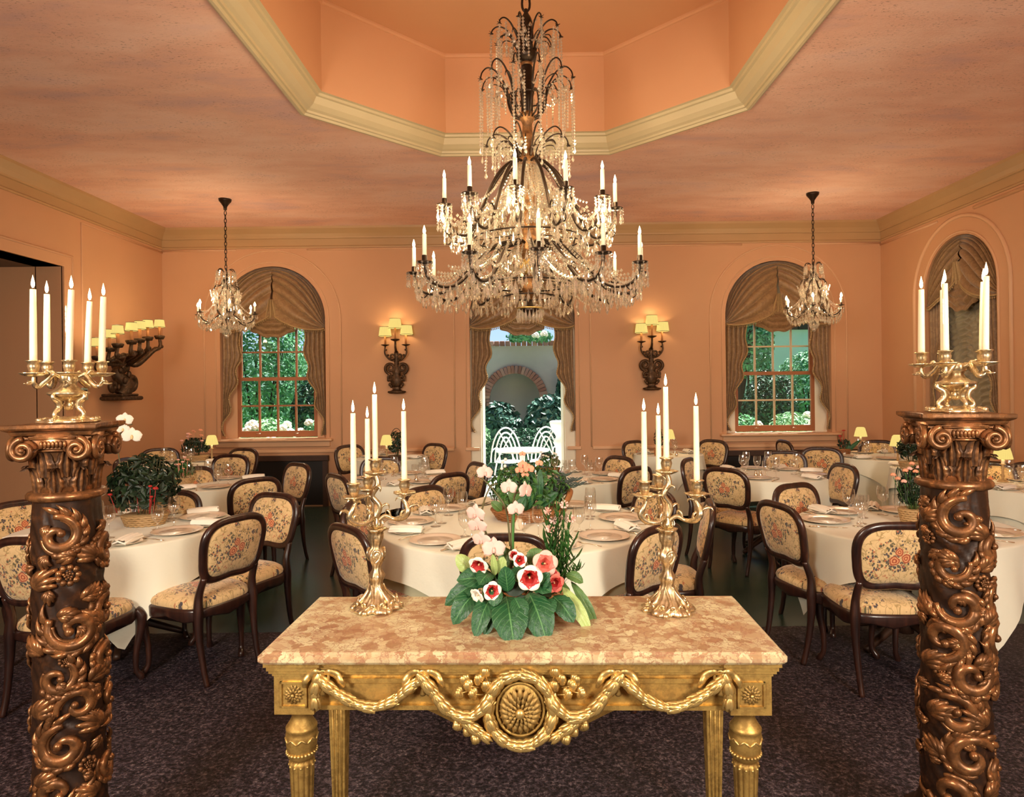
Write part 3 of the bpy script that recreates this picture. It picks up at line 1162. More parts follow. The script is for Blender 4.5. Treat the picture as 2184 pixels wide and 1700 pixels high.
# garlands: husk bundles along the festoons
mb = MB()
for (ox, oz, rz, l) in ((0, 0, 0, 1.0), (.45, .05, .35, .85), (-.45, .05, -.35, .85), (.2, .25, .15, .8), (-.2, .25, -.15, .8)):
    Mx = Matrix.Rotation(rz, 4, 'Y') @ TR((ox * .012, -oz * .03, 0))
    vs, fs = [], []
    NB = 6
    sec = [(-.020, .003), (-.008, .0075), (.006, .007), (.020, .0008)]
    for z, r in sec:
        for k in range(NB):
            a = 2 * PI * k / NB
            vs.append((r * cos(a), r * sin(a) * .8, z * l))
    for i in range(3):
        for k in range(NB):
            fs.append((i * NB + k, i * NB + (k + 1) % NB, i * NB + NB + (k + 1) % NB, i * NB + NB + k))
    mb.add(vs, fs, True, Mx)
husk_me = mb.mesh('husk', M['goldhi'])
berry_me = MB().ball((0, 0, 0), .0055, 7, 5).mesh('berry', M['goldhi'])
pxl = lambda px, py: ((px - 1113) * .001425, HC - (py - 825) * .001425)
FY_ = -AY - .004


def festoon(pts, step=.0235, scale=1.0, name='garland'):
    scale *= 1.42
    step /= 1.42
    P = [V((x, 0, z)) for x, z in pts]
    S = smoothpath(P, 14)
    ln = [0]
    for a, b in zip(S, S[1:]):
        ln.append(ln[-1] + (b - a).length)
    g = MB()
    g.tube([(p.x, FY_, p.z) for p in S], .008, 6)
    root = g.build(name, M['goldhi'], con)
    d = 0
    k = 0
    while d < ln[-1] - .004:
        i = max(j for j in range(len(ln)) if ln[j] <= d)
        i = min(i, len(S) - 2)
        p = S[i].lerp(S[i + 1], (d - ln[i]) / max(1e-6, ln[i + 1] - ln[i]))
        t = (S[i + 1] - S[i]).normalized()
        Mx = TR((p.x, FY_ - .009, p.z)) @ frame(t, (1, 0, 0) if abs(t.x) < .7 else (0, 0, 1)) @ Matrix.Scale(scale * (1 + .15 * sin(k * 2.1)), 4)
        # keep bundle's outward side to the front
        Mf = TR((p.x, FY_ - .009, p.z)) @ Matrix((t.cross(V((0, -1, 0))) * -1, V((0, 1, 0)), t)).transposed().to_4x4() @ Matrix.Scale(scale * (1 + .15 * sin(k * 2.1)), 4)
        inst('husk', husk_me, root, Mf)
        if k % 2:
            inst('berry', berry_me, root, TR((p.x + .008 * sin(k), FY_ - .02, p.z + .008 * cos(k * 1.7))))
        d += step * scale
        k += 1
    return root


for s in (-1, 1):
    q = lambda px, py: (s * abs(pxl(px, py)[0]), pxl(px, py)[1])
    festoon([q(688, 1452), q(715, 1475), q(760, 1500), q(800, 1508), q(845, 1492), q(880, 1462), q(905, 1448)])
    festoon([q(905, 1448), q(930, 1480), q(960, 1515), q(1000, 1530), q(1028, 1515), q(1050, 1490)], scale=1.1)
    festoon([q(678, 1450), q(672, 1480), q(674, 1518)], scale=1.0)
    festoon([q(1000, 1545), q(1025, 1562), q(1050, 1580)], scale=.95)
    # rings, bows and tassels at the festoon nails
    for (px, py) in ((905, 1447), (690, 1447)):
        x, z = q(px, py)
        mb = MB()
        mb.tube([(x + .017 * cos(a), FY_ - .012, z + .004 + .020 * sin(a)) for a in [2 * PI * i / 18 for i in range(18)]], .0042, 6, closed=True)
        mb.build('garland_ring', M['goldhi'], con)
        mb = MB()
        for sg in (-1, 1):
            pts = [(x, FY_ - .01, z + .012), (x + sg * .02, FY_ - .016, z + .022), (x + sg * .042, FY_ - .008, z + .008), (x + sg * .055, FY_ - .014, z - .008), (x + sg * .062, FY_ - .006, z - .03)]
            S = smoothpath(pts, 6)
            mb.tube(S, lerpl([.004, .011, .013, .011, .006], len(S)), 6, flat=.35, up=(0, 1, 0))
        mb.build('ribbon_bow', M['goldhi'], con)
        mb = MB()
        mb.lathe([(.002, .02), (.004, .012), (.003, .004), (.0095, -.014), (.008, -.02), (0, -.02)], 8, TR((x, FY_ - .014, z - .03)))
        mb.build('tassel', M['goldhi'], con)
    # oak sprays beside the wreath
    mb = MB()
    for (px, py, a) in ((1030, 1455, 2.4), (1010, 1465, 2.9), (990, 1478, 3.3), (1040, 1443, 1.9), (1020, 1482, 3.0), (1000, 1455, 2.6), (1045, 1470, 2.2), (1005, 1555, 3.9), (985, 1545, 3.5), (1020, 1570, 4.2)):
        x, z = q(px, py)
        aa = a if s < 0 else PI - a
        for k in range(5):
            b = aa + (k - 2) * .38
            L = .026 - .004 * abs(k - 2)
            mb.ball((x + cos(b) * L * .6, FY_ - .012 + .003 * abs(k - 2), z + sin(b) * L * .6), (.0115, .006, .0135), 7, 4, None)
        mb.tube([(x - cos(aa) * .02, FY_ - .004, z - sin(aa) * .02), (x + cos(aa) * .026, FY_ - .014, z + sin(aa) * .026)], .0022, 5)
    mb.build('oak_spray', M['goldhi'], con, kind='stuff')
# wreath and sunflower medallion
mc = (0, .667)
wr = [(.098 * cos(2 * PI * i / 40), mc[1] + .108 * sin(2 * PI * i / 40)) for i in range(-10, 31)]
festoon(wr, step=.0185, scale=1.02, name='wreath')
mb = MB()
mb.ball((0, -AY + .012, mc[1]), (.076, .024, .084), 32, 14)
mb.tube([(.072 * cos(2 * PI * i / 40), FY_ - .004, mc[1] + .08 * sin(2 * PI * i / 40)) for i in range(40)], .0045, 6, closed=True)
md = mb.build('medallion', M['gold'], con)
pm = MB()
petal_ring(pm, (0, 0), .016, .066, 1, .0105, .007, 0, lift=.011)
petal_me = pm.mesh('petal', M['goldhi'])
for ring, (n, sc, y, a0) in enumerate(((20, 1.0, -.010, 0), (16, .72, -.020, .1), (12, .46, -.030, .2))):
    for k in range(n):
        a = a0 + 2 * PI * k / n
        Mx = TR((0, -AY + y - .004, mc[1])) @ Matrix.Diagonal((1.0, 1.6, 1.12, 1)) @ Matrix.Rotation(-a, 4, 'Y') @ Matrix.Scale(sc, 4)
        inst('petal', petal_me, md, Mx)
mb = MB().ball((0, -AY - .038, mc[1]), (.015, .012, .016), 14, 8)
mb.build('flower_boss', M['goldhi'], md)

# ================================================================ CARVED COLUMNS
def spiral(n, R0, turns, a0, sgn, shrink=.82):
    out = []
    for i in range(n + 1):
        t = i / n
        r = R0 * (1 - shrink * t ** .85)
        a = a0 + sgn * turns * 2 * PI * t
        out.append((r * cos(a), r * sin(a)))
    return out


def column(name, label, x, y, rot, seed, pieces):
    rnd = random.Random(seed)
    t = thing(name, label, 'column', (x, y, 0))
    cam_a = math.atan2(-y, -x)
    zp = lambda py: HC - (py - 825 - 11) * .001571
    mb = MB()
    P = [(.19, 0), (.19, .10), (.17, .11), (.175, .14), (.165, .17), (.13, .19), (.125, .21), (.112, .24), (.106, .4), (.103, .8), (.099, 1.15), (.095, 1.30), (.096, 1.305)]
    P = [p_ for p_ in P if not .25 < p_[1] < 1.26] 
    P = sorted(P + [(.1055 - .0088 * (q_ - .3) , q_) for q_ in [.26 + .01 * k_ for k_ in range(100)]], key=lambda p_: (p_[1]))
    mb.lathe(P, 72, None, lambda a, r, z: r + (.0045 * sin(a * 9 + z * 43 + 2 * sin(a * 4)) * sin(z * 61 + a * 5 + 2 * sin(z * 23)) if .25 < z < 1.26 else 0))
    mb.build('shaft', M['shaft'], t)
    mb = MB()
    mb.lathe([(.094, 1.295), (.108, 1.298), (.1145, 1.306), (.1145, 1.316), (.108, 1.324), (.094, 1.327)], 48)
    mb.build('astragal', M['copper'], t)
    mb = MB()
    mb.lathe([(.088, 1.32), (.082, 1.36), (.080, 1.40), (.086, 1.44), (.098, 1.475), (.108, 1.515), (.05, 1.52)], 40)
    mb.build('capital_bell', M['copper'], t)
    # acanthus leaves
    def leaf(w, h, curl):
        m_ = MB()
        def fn(u, v):
            s = (u - .5) * 2
            ww = w * (.55 + .45 * sin(PI * min(1, v * 1.1 + .1))) * (1 - .12 * abs(sin(v * 13))) * (1 if v < .85 else (1 - v) / .15 * .6 + .4)
            bulge = .014 * (1 - s * s) + .007 * cos(s * 11) * (1 - abs(s) * .5)
            if v < .72:
                return (bulge + .008 * v, s * ww, h * v / .72)
            k = (v - .72) / .28
            a = k * 2.4
            return (bulge * (1 - .4 * k) + .008 * v + curl * (1 - cos(a)) * .75, s * ww * 1.05, h + curl * sin(a))
        m_.grid(fn, 14, 18)
        return m_.mesh('acanthus_leaf', M['copper'])
    L1, L2 = leaf(.034, .054, .028), leaf(.039, .064, .032)
    for k in range(8):
        a = rot + k * PI / 4
        inst('acanthus_leaf', L1, t, RZ(a) @ TR((.079, 0, 1.326)))
        inst('acanthus_leaf', L2, t, RZ(a + PI / 8) @ TR((.079, 0, 1.375)))
    # abacus with concave sides
    m_ = MB()
    def aba(d, z, n=8):
        pts = []
        for k in range(4):
            a = rot + k * PI / 2
            for i in range(n):
                s = -1 + 2 * i / n
                X = .124 - d - .022 * (1 - s * s)
                Y = s * (.124 - d)
                pts.append((X * cos(a) - Y * sin(a), X * sin(a) + Y * cos(a), z))
        return pts
    pr = [(.03, 1.508), (.012, 1.512), (.008, 1.518), (.006, 1.524), (-.006, 1.530), (-.010, 1.535), (-.010, 1.545), (-.006, 1.547)]
    rows = [aba(d, z) for d, z in pr]
    n = len(rows[0])
    vs = [p for r in rows for p in r]
    fs = [(i * n + k, i * n + (k + 1) % n, i * n + n + (k + 1) % n, i * n + n + k) for i in range(len(rows) - 1) for k in range(n)]
    fs += [tuple(range(n - 1, -1, -1)), tuple(range((len(rows) - 1) * n, len(rows) * n))]
    m_.add(vs, fs, False)
    m_.build('abacus', M['copper'], t)
    # volutes and egg band on each face
    for k in range(4):
        Mx = RZ(rot + k * PI / 2)
        m_ = MB()
        m_.bb(.070, .098, -.070, .070, 1.468, 1.508, Mx)
        for j in range(7):
            m_.ball((.100, -.033 + .011 * j, 1.482), (.006, .006, .013), 7, 5, Mx)
        m_.tube([(.101, -.055, 1.462), (.101, .055, 1.462)], .004, 6, M=Mx)
        m_.tube([(.101, -.065, 1.502), (.101, .065, 1.502)], .005, 6, M=Mx)
        m_.build('egg_band', M['copper'], t)
        for s in (-1, 1):
            m_ = MB()
            sp = spiral(46, .037, 1.75, PI / 2, -s, .86)
            pts = [(.112 + .008 * (i / 46) + .006, s * .076 + p * 1, 1.466 + q) for i, (p, q) in enumerate(sp)]
            m_.tube(pts, lerpl([.010, .011, .010, .008, .007, .005], 47), 8, M=Mx)
            m_.lathe([(.035, 0), (.033, .018), (.01, .022), (0, .022)], 20, Mx @ TR((.096, s * .076, 1.466)) @ Matrix.Rotation(PI / 2, 4, 'Y'))
            m_.ball((.128, s * .076, 1.466), (.009, .009, .009), 8, 6, Mx)
            m_.build('volute', M['copper'], t)
    # relief carving on the shaft
    def cyl(a, z, h):
        r = .100 + (.003 if z < .9 else 0) + h
        return (r * cos(a), r * sin(a), z)
    def scroll(a0, z0, R0, st, sg):
        m_ = MB()
        for j, (dr, th, hh) in enumerate(((0, .0155, .007), (.34, .0115, .003), (-.36, .009, .003))):
            sp = spiral(44, R0 * (1 + dr * .55), 1.15 if j == 0 else .72, st + (.15 * j * sg), sg, .80 if j == 0 else .35 + .2 * (j == 2))
            pts, ups = [], []
            for i, (p, q) in enumerate(sp):
                aa = a0 + p / .103
                pts.append(cyl(aa, z0 + q, hh))
                ups.append((cos(aa), sin(aa), 0))
            th_ = [th * R0 / .07 * (.35 + .85 * sin(PI * min(1, .12 + .82 * (i / 44)))) for i in range(45)]
            m_.tube(pts, th_, 8, flat=.8, up=ups)
        # curled end
        p, q = spiral(44, R0, 1.15, st, sg, .80)[-1]
        m_.ball(cyl(a0 + p / .103, z0 + q, .012), .014 * R0 / .07, 8, 6)
        # acanthus fingers off the outer rib
        for i in range(9):
            b = st + sg * (.25 + i * .42)
            r1, r2 = R0 * (1.05 - .02 * i), R0 * (1.62 - .07 * i)
            pts, ups = [], []
            for w in range(6):
                v = w / 5
                rr = r1 + (r2 - r1) * v
                bb_ = b - sg * .55 * v
                aa = a0 + rr * cos(bb_) / .103
                pts.append(cyl(aa, z0 + rr * sin(bb_), .004 + .008 * sin(PI * v)))
                ups.append((cos(aa), sin(aa), 0))
            m_.tube(pts, lerpl([.008, .0115, .0105, .006, .001], 6), 6, flat=.65, up=ups)
        return m_.build('carved_scroll', M['copper'], t)
    def flower(a0, z0, r):
        m_ = MB()
        for k in range(9):
            b = 2 * PI * k / 9
            m_.ball(cyl(a0 + r * .72 * cos(b) / .103, z0 + r * .72 * sin(b), .006), (r * .30, r * .30, r * .30), 7, 5)
        for k in range(12):
            b = 2.4 * k
            rr = r * .4 * math.sqrt(k / 12)
            m_.ball(cyl(a0 + rr * cos(b) / .103, z0 + rr * sin(b), .010), r * .14, 6, 4)
        return m_.build('carved_rosette', M['copper'], t)
    def frond(a0, z0, L, tilt, w=.014):
        m_ = MB()
        for j in range(5):
            b = tilt + (j - 2) * .30
            pts, ups = [], []
            for i in range(9):
                v = i / 8
                l = L * (1 - .16 * abs(j - 2)) * v
                bb_ = b + .5 * v * (1 if tilt > 0 else -1)
                aa = a0 + l * sin(bb_) / .103
                pts.append(cyl(aa, z0 + l * cos(bb_), .003 + .010 * sin(PI * v)))
                ups.append((cos(aa), sin(aa), 0))
            m_.tube(pts, [w * (.3 + .9 * sin(PI * (.1 + .85 * i / 8))) * .6 for i in range(9)], 6, flat=.7, up=ups)
        return m_.build('carved_frond', M['copper'], t)
    px2 = .001571
    for p in pieces:
        a = cam_a + R(p[1])
        if p[0] == 's':
            scroll(a, zp(p[2]), p[3] * px2 * 1.26, R(p[4]), p[5])
        elif p[0] == 'f':
            flower(a, zp(p[2]), p[3] * px2)
        else:
            frond(a, zp(p[2]), p[3] * px2, R(p[4]), .019)
    for i in range(22):
        frond(cam_a + R(rnd.uniform(-75, 75)), .36 + .90 * (i + rnd.random()) / 22, rnd.uniform(.035, .055), R(rnd.uniform(-150, 150)), .012)
    # the turned-away sides carry the same carving
    for i in range(15):
        a = cam_a + R(78 + (i % 3) * 72 + rnd.uniform(-12, 12))
        z = .32 + .92 * (i // 3 + rnd.uniform(.2, .8)) / 5
        if i % 3 == 1:
            flower(a, z, .03)
            frond(a, z - .12, .08, 30)
        else:
            scroll(a, z, rnd.uniform(.05, .07), rnd.uniform(0, 6.3), rnd.choice((-1, 1)))
    return t


column('carved_column', 'left dark carved column with copper gilt scrolls and a volute capital', -1.53, 2.2, R(-76.6), 3, [
    ('s', -14, 1130, 33, 100, -1), ('r', 42, 1190, 50, -20), ('f', 0, 1212, 23), ('r', -52, 1240, 60, 15), ('f', 48, 1160, 20), ('r', 20, 1265, 45, 50),
    ('s', 8, 1322, 38, 150, 1), ('r', -42, 1370, 55, -25), ('r', 50, 1330, 55, -15), ('f', 40, 1255, 16), ('s', -18, 1420, 28, 60, -1), ('r', 30, 1440, 55, 30),
    ('s', 12, 1482, 30, 200, -1), ('r', -50, 1500, 55, 10), ('s', -10, 1560, 36, 90, 1), ('r', 48, 1545, 60, -20), ('f', 25, 1610, 18), ('s', -20, 1650, 34, 0, -1), ('r', 40, 1680, 50, -30), ('f', -5, 1385, 14), ('r', -15, 1295, 40, 60), ('r', 10, 1175, 38, -60), ('r', -48, 1640, 50, 20), ('s', 22, 1715, 34, 120, 1)])
column('carved_column', 'right dark carved column with copper gilt scrolls and a volute capital', 1.452, 2.22, R(-103.4), 8, [
    ('s', 12, 1120, 36, 80, 1), ('r', -48, 1130, 45, 20), ('f', -50, 1095, 18), ('r', 48, 1160, 50, -20), ('f', -42, 1165, 16), ('r', 5, 1210, 50, -50), ('s', -5, 1218, 28, 20, -1),
    ('r', 42, 1225, 55, 25), ('f', 46, 1250, 18), ('s', 8, 1300, 34, 180, 1), ('r', -42, 1330, 55, -10), ('r', 50, 1340, 60, 15), ('s', -18, 1372, 36, 250, 1), ('f', 18, 1392, 16), ('r', 30, 1420, 45, 40),
    ('s', 24, 1440, 36, 60, -1), ('r', -48, 1440, 55, 20), ('f', -20, 1440, 17), ('s', 0, 1525, 34, 130, -1), ('r', 45, 1545, 55, -25), ('r', -40, 1540, 60, 30), ('s', 22, 1610, 38, 20, 1), ('r', -20, 1620, 55, -30), ('f', -45, 1610, 18), ('s', -10, 1690, 36, 200, 1), ('r', 48, 1690, 50, 20)])


# ================================================================ CANDELABRA
def cup_parts(mb, p, s=1.0):
    """candle cup with drip pan, mouth at p"""
    x, y, z = p
    mb.lathe([(.0, -.052 * s), (.008 * s, -.05 * s), (.010 * s, -.043 * s), (.016 * s, -.030 * s), (.0185 * s, -.018 * s), (.016 * s, -.006 * s), (.0235 * s, -.002 * s), (.024 * s, .001 * s), (.012 * s, .002 * s)], 16, TR((x, y, z)), lambda a, r, q: r * (1 + (.07 * cos(a * 6) if -.045 * s < q < -.006 * s else 0)))


def pan(mb, p, s=1.0, seed=0):
    mb.lathe([(.004 * s, -.004 * s), (.02 * s, -.006 * s), (.036 * s, .002 * s), (.042 * s, .006 * s), (.038 * s, .008 * s), (.02 * s, .0), (.004 * s, .002 * s)], 24, TR(p), lambda a, r, q: r * (1 + .10 * cos(a * 6 + seed) * min(1, r / (.03 * s))))


def make_candle(label, p, h, r=.0108, lean=(0, 0), drips=False):
    t = thing('candle', label, 'candle', p)
    mb = MB()
    n = 10
    pts = [(lean[0] * (i / n) ** 1.3, lean[1] * (i / n) ** 1.3, h * i / n) for i in range(n + 1)]
    mb.tube(pts, lerpl([r, r * .96, r * .9, r * .80], n + 1), 14)
    if drips:
        for k in range(5):
            mb.ball((lean[0] * .4 - r * .9, -.004, h * (.45 + .07 * k)), (.003, .003, .012), 6, 5)
    mb.build('wax', M['wax'], t)
    x, y = lean
    MB().tube([(x, y, h - .002), (x + .0008, y, h + .008)], .0012, 5).build('wick', M['wick'], t)
    MB().lathe([(.0, .004), (.003, .007), (.0052, .014), (.005, .022), (.0032, .032), (.0012, .041), (0, .047)], 10, TR((x, y, h))).build('flame', M['flame'], t)
    return t


def tall_candelabrum(label, p, rot, names, heights, side):
    t = thing('candelabrum', label, 'candelabrum', p, group='gilt candelabra on the console table')
    mb = MB()
    rc = lambda a, r, z: r * (1 + (.10 * cos(a * 6 + z * 60) * max(0, 1 - z / .06) + .05 * cos(a * 18 - z * 90) if z < .06 else .10 * cos(a * 3 + z * 38) + .045 * cos(a * 9 - z * 70)))
    P = [(0, .006), (.070, .0), (.086, .004), (.088, .012), (.074, .022), (.064, .026), (.054, .036), (.042, .050), (.031, .066), (.025, .082), (.022, .096), (.0255, .108), (.029, .118), (.024, .128), (.0165, .142), (.0165, .156), (.022, .170), (.030, .186), (.032, .198), (.027, .212), (.018, .222), (.020, .236), (.027, .252), (.0275, .268), (.025, .278), (.036, .286), (.037, .290), (.028, .293), (.016, .29)]
    mb.lathe(P, 72, None, rc)
    for k in range(12):
        a = k * PI / 6
        sp_ = spiral(14, .012, 1.1, a, 1 if k % 2 else -1, .8)
        rr_ = .066 + .008 * (k % 2)
        mb.tube([(rr_ * cos(a + q0 / rr_), rr_ * sin(a + q0 / rr_), .030 + q1 * .8 - .2 * (abs(q0))) for q0, q1 in sp_], lerpl([.004, .005, .002], 15), 6)
    for k in range(6):
        a = k * PI / 3 + .2
        mb.ball((.083 * cos(a), .083 * sin(a), .008), (.014, .014, .010), 8, 5)
        S = smoothpath([(.08 * cos(a), .08 * sin(a), .016), (.06 * cos(a + .25), .06 * sin(a + .25), .034), (.034 * cos(a + .1), .034 * sin(a + .1), .064), (.026 * cos(a - .3), .026 * sin(a - .3), .09)], 5)
        mb.tube(S, lerpl([.004, .008, .006, .002], len(S)), 6)
    for k in range(3):
        a = k * 2 * PI / 3 + .6
        S = smoothpath([(.026 * cos(a + b), .026 * sin(a + b), z) for b, z in ((0, .17), (.5, .185), (.6, .205), (.1, .215), (-.3, .2), (-.15, .188))], 4)
        S = [V((q.x * 1.18, q.y * 1.18, q.z)) for q in S]
        mb.tube(S, lerpl([.003, .006, .006, .005, .003], len(S)), 6)
    b = mb.build('base_and_stem', M['bronze'], t)
    mb = MB()
    mb.lathe([(.012, .288), (.018, .30), (.014, .318), (.009, .33), (.009, .38)], 14)
    for k in range(7):
        a = 2 * PI * k / 7
        S = smoothpath([(.010 * cos(a), .010 * sin(a), .29), (.026 * cos(a), .026 * sin(a), .305), (.022 * cos(a), .022 * sin(a), .322)], 4)
        mb.tube(S, lerpl([.004, .005, .001], len(S)), 5, flat=.5)
    mb.build('leaf_socket', M['bronze'], t)
    cups = []
    for k in range(3):
        a = rot + k * 2 * PI / 3
        ca, sa = cos(a), sin(a)
        zc = .468
        rad = .106
        mb = MB()
        S = smoothpath([(.006 * ca, .006 * sa, .318), (.03 * ca - .012 * sa, .03 * sa + .012 * ca, .334), (.062 * ca - .016 * sa, .062 * sa + .016 * ca, .322), (.098 * ca, .098 * sa, .328), (.119 * ca + .008 * sa, .119 * sa - .008 * ca, .352), (.112 * ca, .112 * sa, .378), (.100 * ca, .100 * sa, .398), (rad * ca, rad * sa, .414)], 6)
        mb.tube(S, lerpl([.007, .008, .007, .011, .012, .009, .0075, .009], len(S)), 9)
        for (i0, dz, dr) in ((10, .022, -.01), (16, .024, .012), (24, .020, .022), (30, .018, -.020), (36, .012, .018)):
            q = S[min(i0, len(S) - 2)]
            S2 = smoothpath([q, q + V((dr * ca * .5, dr * sa * .5, dz)), q + V((dr * ca * 1.6, dr * sa * 1.6, dz * 1.3)), q + V((dr * ca * 2.0, dr * sa * 2.0, dz * .7))], 4)
            mb.tube(S2, lerpl([.006, .008, .005, .002], len(S2)), 6, flat=.6)
        am = mb.build('arm', M['bronze'], t)
        mb = MB()
        pan(mb, (rad * ca, rad * sa, .416), 1.0, k)
        mb.build('drip_pan', M['bronze'], am)
        mb = MB()
        cup_parts(mb, (rad * ca, rad * sa, zc), 1.05)
        mb.build('candle_cup', M['bronze'], am)
        cups.append((rad * ca, rad * sa, zc))
    mb = MB()
    S = smoothpath([(0, 0, .33), (.012, .004, .37), (-.012, -.004, .41), (.008, 0, .45), (0, 0, .486)], 7)
    mb.tube(S, lerpl([.010, .012, .010, .011, .009], len(S)), 9)
    for (i0, sx, sy) in ((5, 1, .3), (11, -1, -.4), (17, .8, -.6), (22, -.8, .5)):
        q = S[i0]
        S2 = smoothpath([q, q + V((.02 * sx, .02 * sy, .018)), q + V((.034 * sx, .034 * sy, .014)), q + V((.034 * sx, .034 * sy, 0))], 4)
        mb.tube(S2, lerpl([.007, .008, .005, .002], len(S2)), 6, flat=.6)
    am = mb.build('arm', M['bronze'], t)
    mb = MB()
    pan(mb, (0, 0, .490), .95, 2)
    mb.build('drip_pan', M['bronze'], am)
    mb = MB()
    cup_parts(mb, (0, 0, .542), 1.05)
    mb.build('candle_cup', M['bronze'], am)
    cups.append((0, 0, .542))
    for c, h, nm in zip(cups, heights, names):
        make_candle('lit cream taper candle, %s of the %s console candelabrum' % (nm, side), V(p) + V(c) + V((0, 0, -.004)), h)
    return t


tall_candelabrum('gilt rococo candelabrum on the left end of the marble console top', at(804, 1297, z=CZ), R(118), ['back one', 'left one', 'right one', 'tallest one'], [.222, .250, .252, .240], 'left')
tall_candelabrum('gilt rococo candelabrum on the right end of the marble console top', at(1425, 1302, z=CZ), R(93), ['back one', 'left one', 'right one', 'tallest one'], [.224, .245, .262, .256], 'right')


def short_candelabrum(label, p, rot, info, side):
    t = thing('candelabrum', label, 'candelabrum', p, group='low gilt candelabra on the columns')
    mb = MB()
    mb.lathe([(0, .002), (.08, .0), (.088, .004), (.084, .010), (.06, .016), (.045, .020), (0, .022)], 36, None, lambda a, r, z: r * (1 + .08 * cos(a * 8)))
    for k in range(8):
        a = k * PI / 4
        mb.ball((.08 * cos(a), .08 * sin(a), .012), (.013, .013, .008), 7, 5)
    mb.build('base_plate', M['bronze'], t)
    for k in range(4):
        a = rot + PI / 4 + k * PI / 2
        S = smoothpath([(.042 * cos(a), .042 * sin(a), .018), (.056 * cos(a), .056 * sin(a), .024), (.054 * cos(a), .054 * sin(a), .036), (.038 * cos(a), .038 * sin(a), .052), (.042 * cos(a), .042 * sin(a), .072), (.060 * cos(a), .060 * sin(a), .084), (.058 * cos(a), .058 * sin(a), .096), (.046 * cos(a), .046 * sin(a), .094)], 5)
        mb = MB()
        mb.tube(S, lerpl([.006, .007, .007, .010, .011, .008, .006, .004], len(S)), 8)
        mb.build('scroll_leg', M['bronze'], t)
    mb = MB()
    mb.lathe([(0, .072), (.02, .074), (.045, .088), (.058, .096), (.058, .102), (.040, .108), (.028, .118), (.022, .128), (.024, .136), (.030, .142), (.030, .160), (.024, .166), (.0, .168)], 32, None, lambda a, r, z: r * (1 + .06 * cos(a * 8)))
    mb.lathe([(0, .04), (.012, .045), (.016, .06), (.01, .075), (0, .078)], 12)
    mb.build('urn_body', M['bronze'], t)
    for k, (h, nm, ln) in enumerate(info):
        a = rot + k * 2 * PI / 5
        ca, sa = cos(a), sin(a)
        mb = MB()
        S = smoothpath([(.022 * ca, .022 * sa, .150), (.045 * ca - .01 * sa, .045 * sa + .01 * ca, .162), (.062 * ca, .062 * sa, .142), (.085 * ca + .008 * sa, .085 * sa - .008 * ca, .122), (.098 * ca, .098 * sa, .134), (.098 * ca, .098 * sa, .155)], 6)
        mb.tube(S, lerpl([.006, .008, .009, .009, .007, .006], len(S)), 8)
        for (i0, dr, dz) in ((8, .012, .016), (14, .012, -.012), (20, .014, .016), (24, .016, -.004)):
            q = S[i0]
            S2 = smoothpath([q, q + V((dr * ca, dr * sa, dz)), q + V((dr * 1.8 * ca - .006 * sa, dr * 1.8 * sa + .006 * ca, dz * .6))], 4)
            mb.tube(S2, lerpl([.006, .007, .002], len(S2)), 6, flat=.6)
        am = mb.build('arm', M['bronze'], t)
        mb = MB()
        pan(mb, (.098 * ca, .098 * sa, .160), .92, k)
        mb.build('drip_pan', M['bronze'], am)
        mb = MB()
        cup_parts(mb, (.098 * ca, .098 * sa, .205), .95)
        mb.build('candle_cup', M['bronze'], am)
        make_candle('lit cream taper candle, %s on the %s column candelabrum' % (nm, side), V(p) + V((.098 * ca, .098 * sa, .201)), h, .0108, ln, drips=(nm == 'front one'))
    return t


short_candelabrum('low five-armed gilt candelabrum standing on the left carved column', (at(147, 902, 2.2).x, 2.2, 1.547), R(306), [(.232, 'front one', (.010, 0)), (.224, 'right one', (.008, 0)), (.218, 'back right one', (.010, 0)), (.235, 'back left one', (.002, 0)), (.235, 'left one', (.001, 0))], 'left')
short_candelabrum('low five-armed gilt candelabrum standing on the right carved column', (at(2039, 879, 2.22).x, 2.22, 1.547), R(220.6), [(.225, 'front one', (.0, 0)), (.243, 'right one', (.006, 0)), (.240, 'back right one', (.006, 0)), (.226, 'back left one', (-.001, 0)), (.222, 'left one', (.002, 0))], 'right')
# ================================================================ CHAIRS
HCH = .925
def lean(z):
    return -.205 - max(0, z - .44) * .20


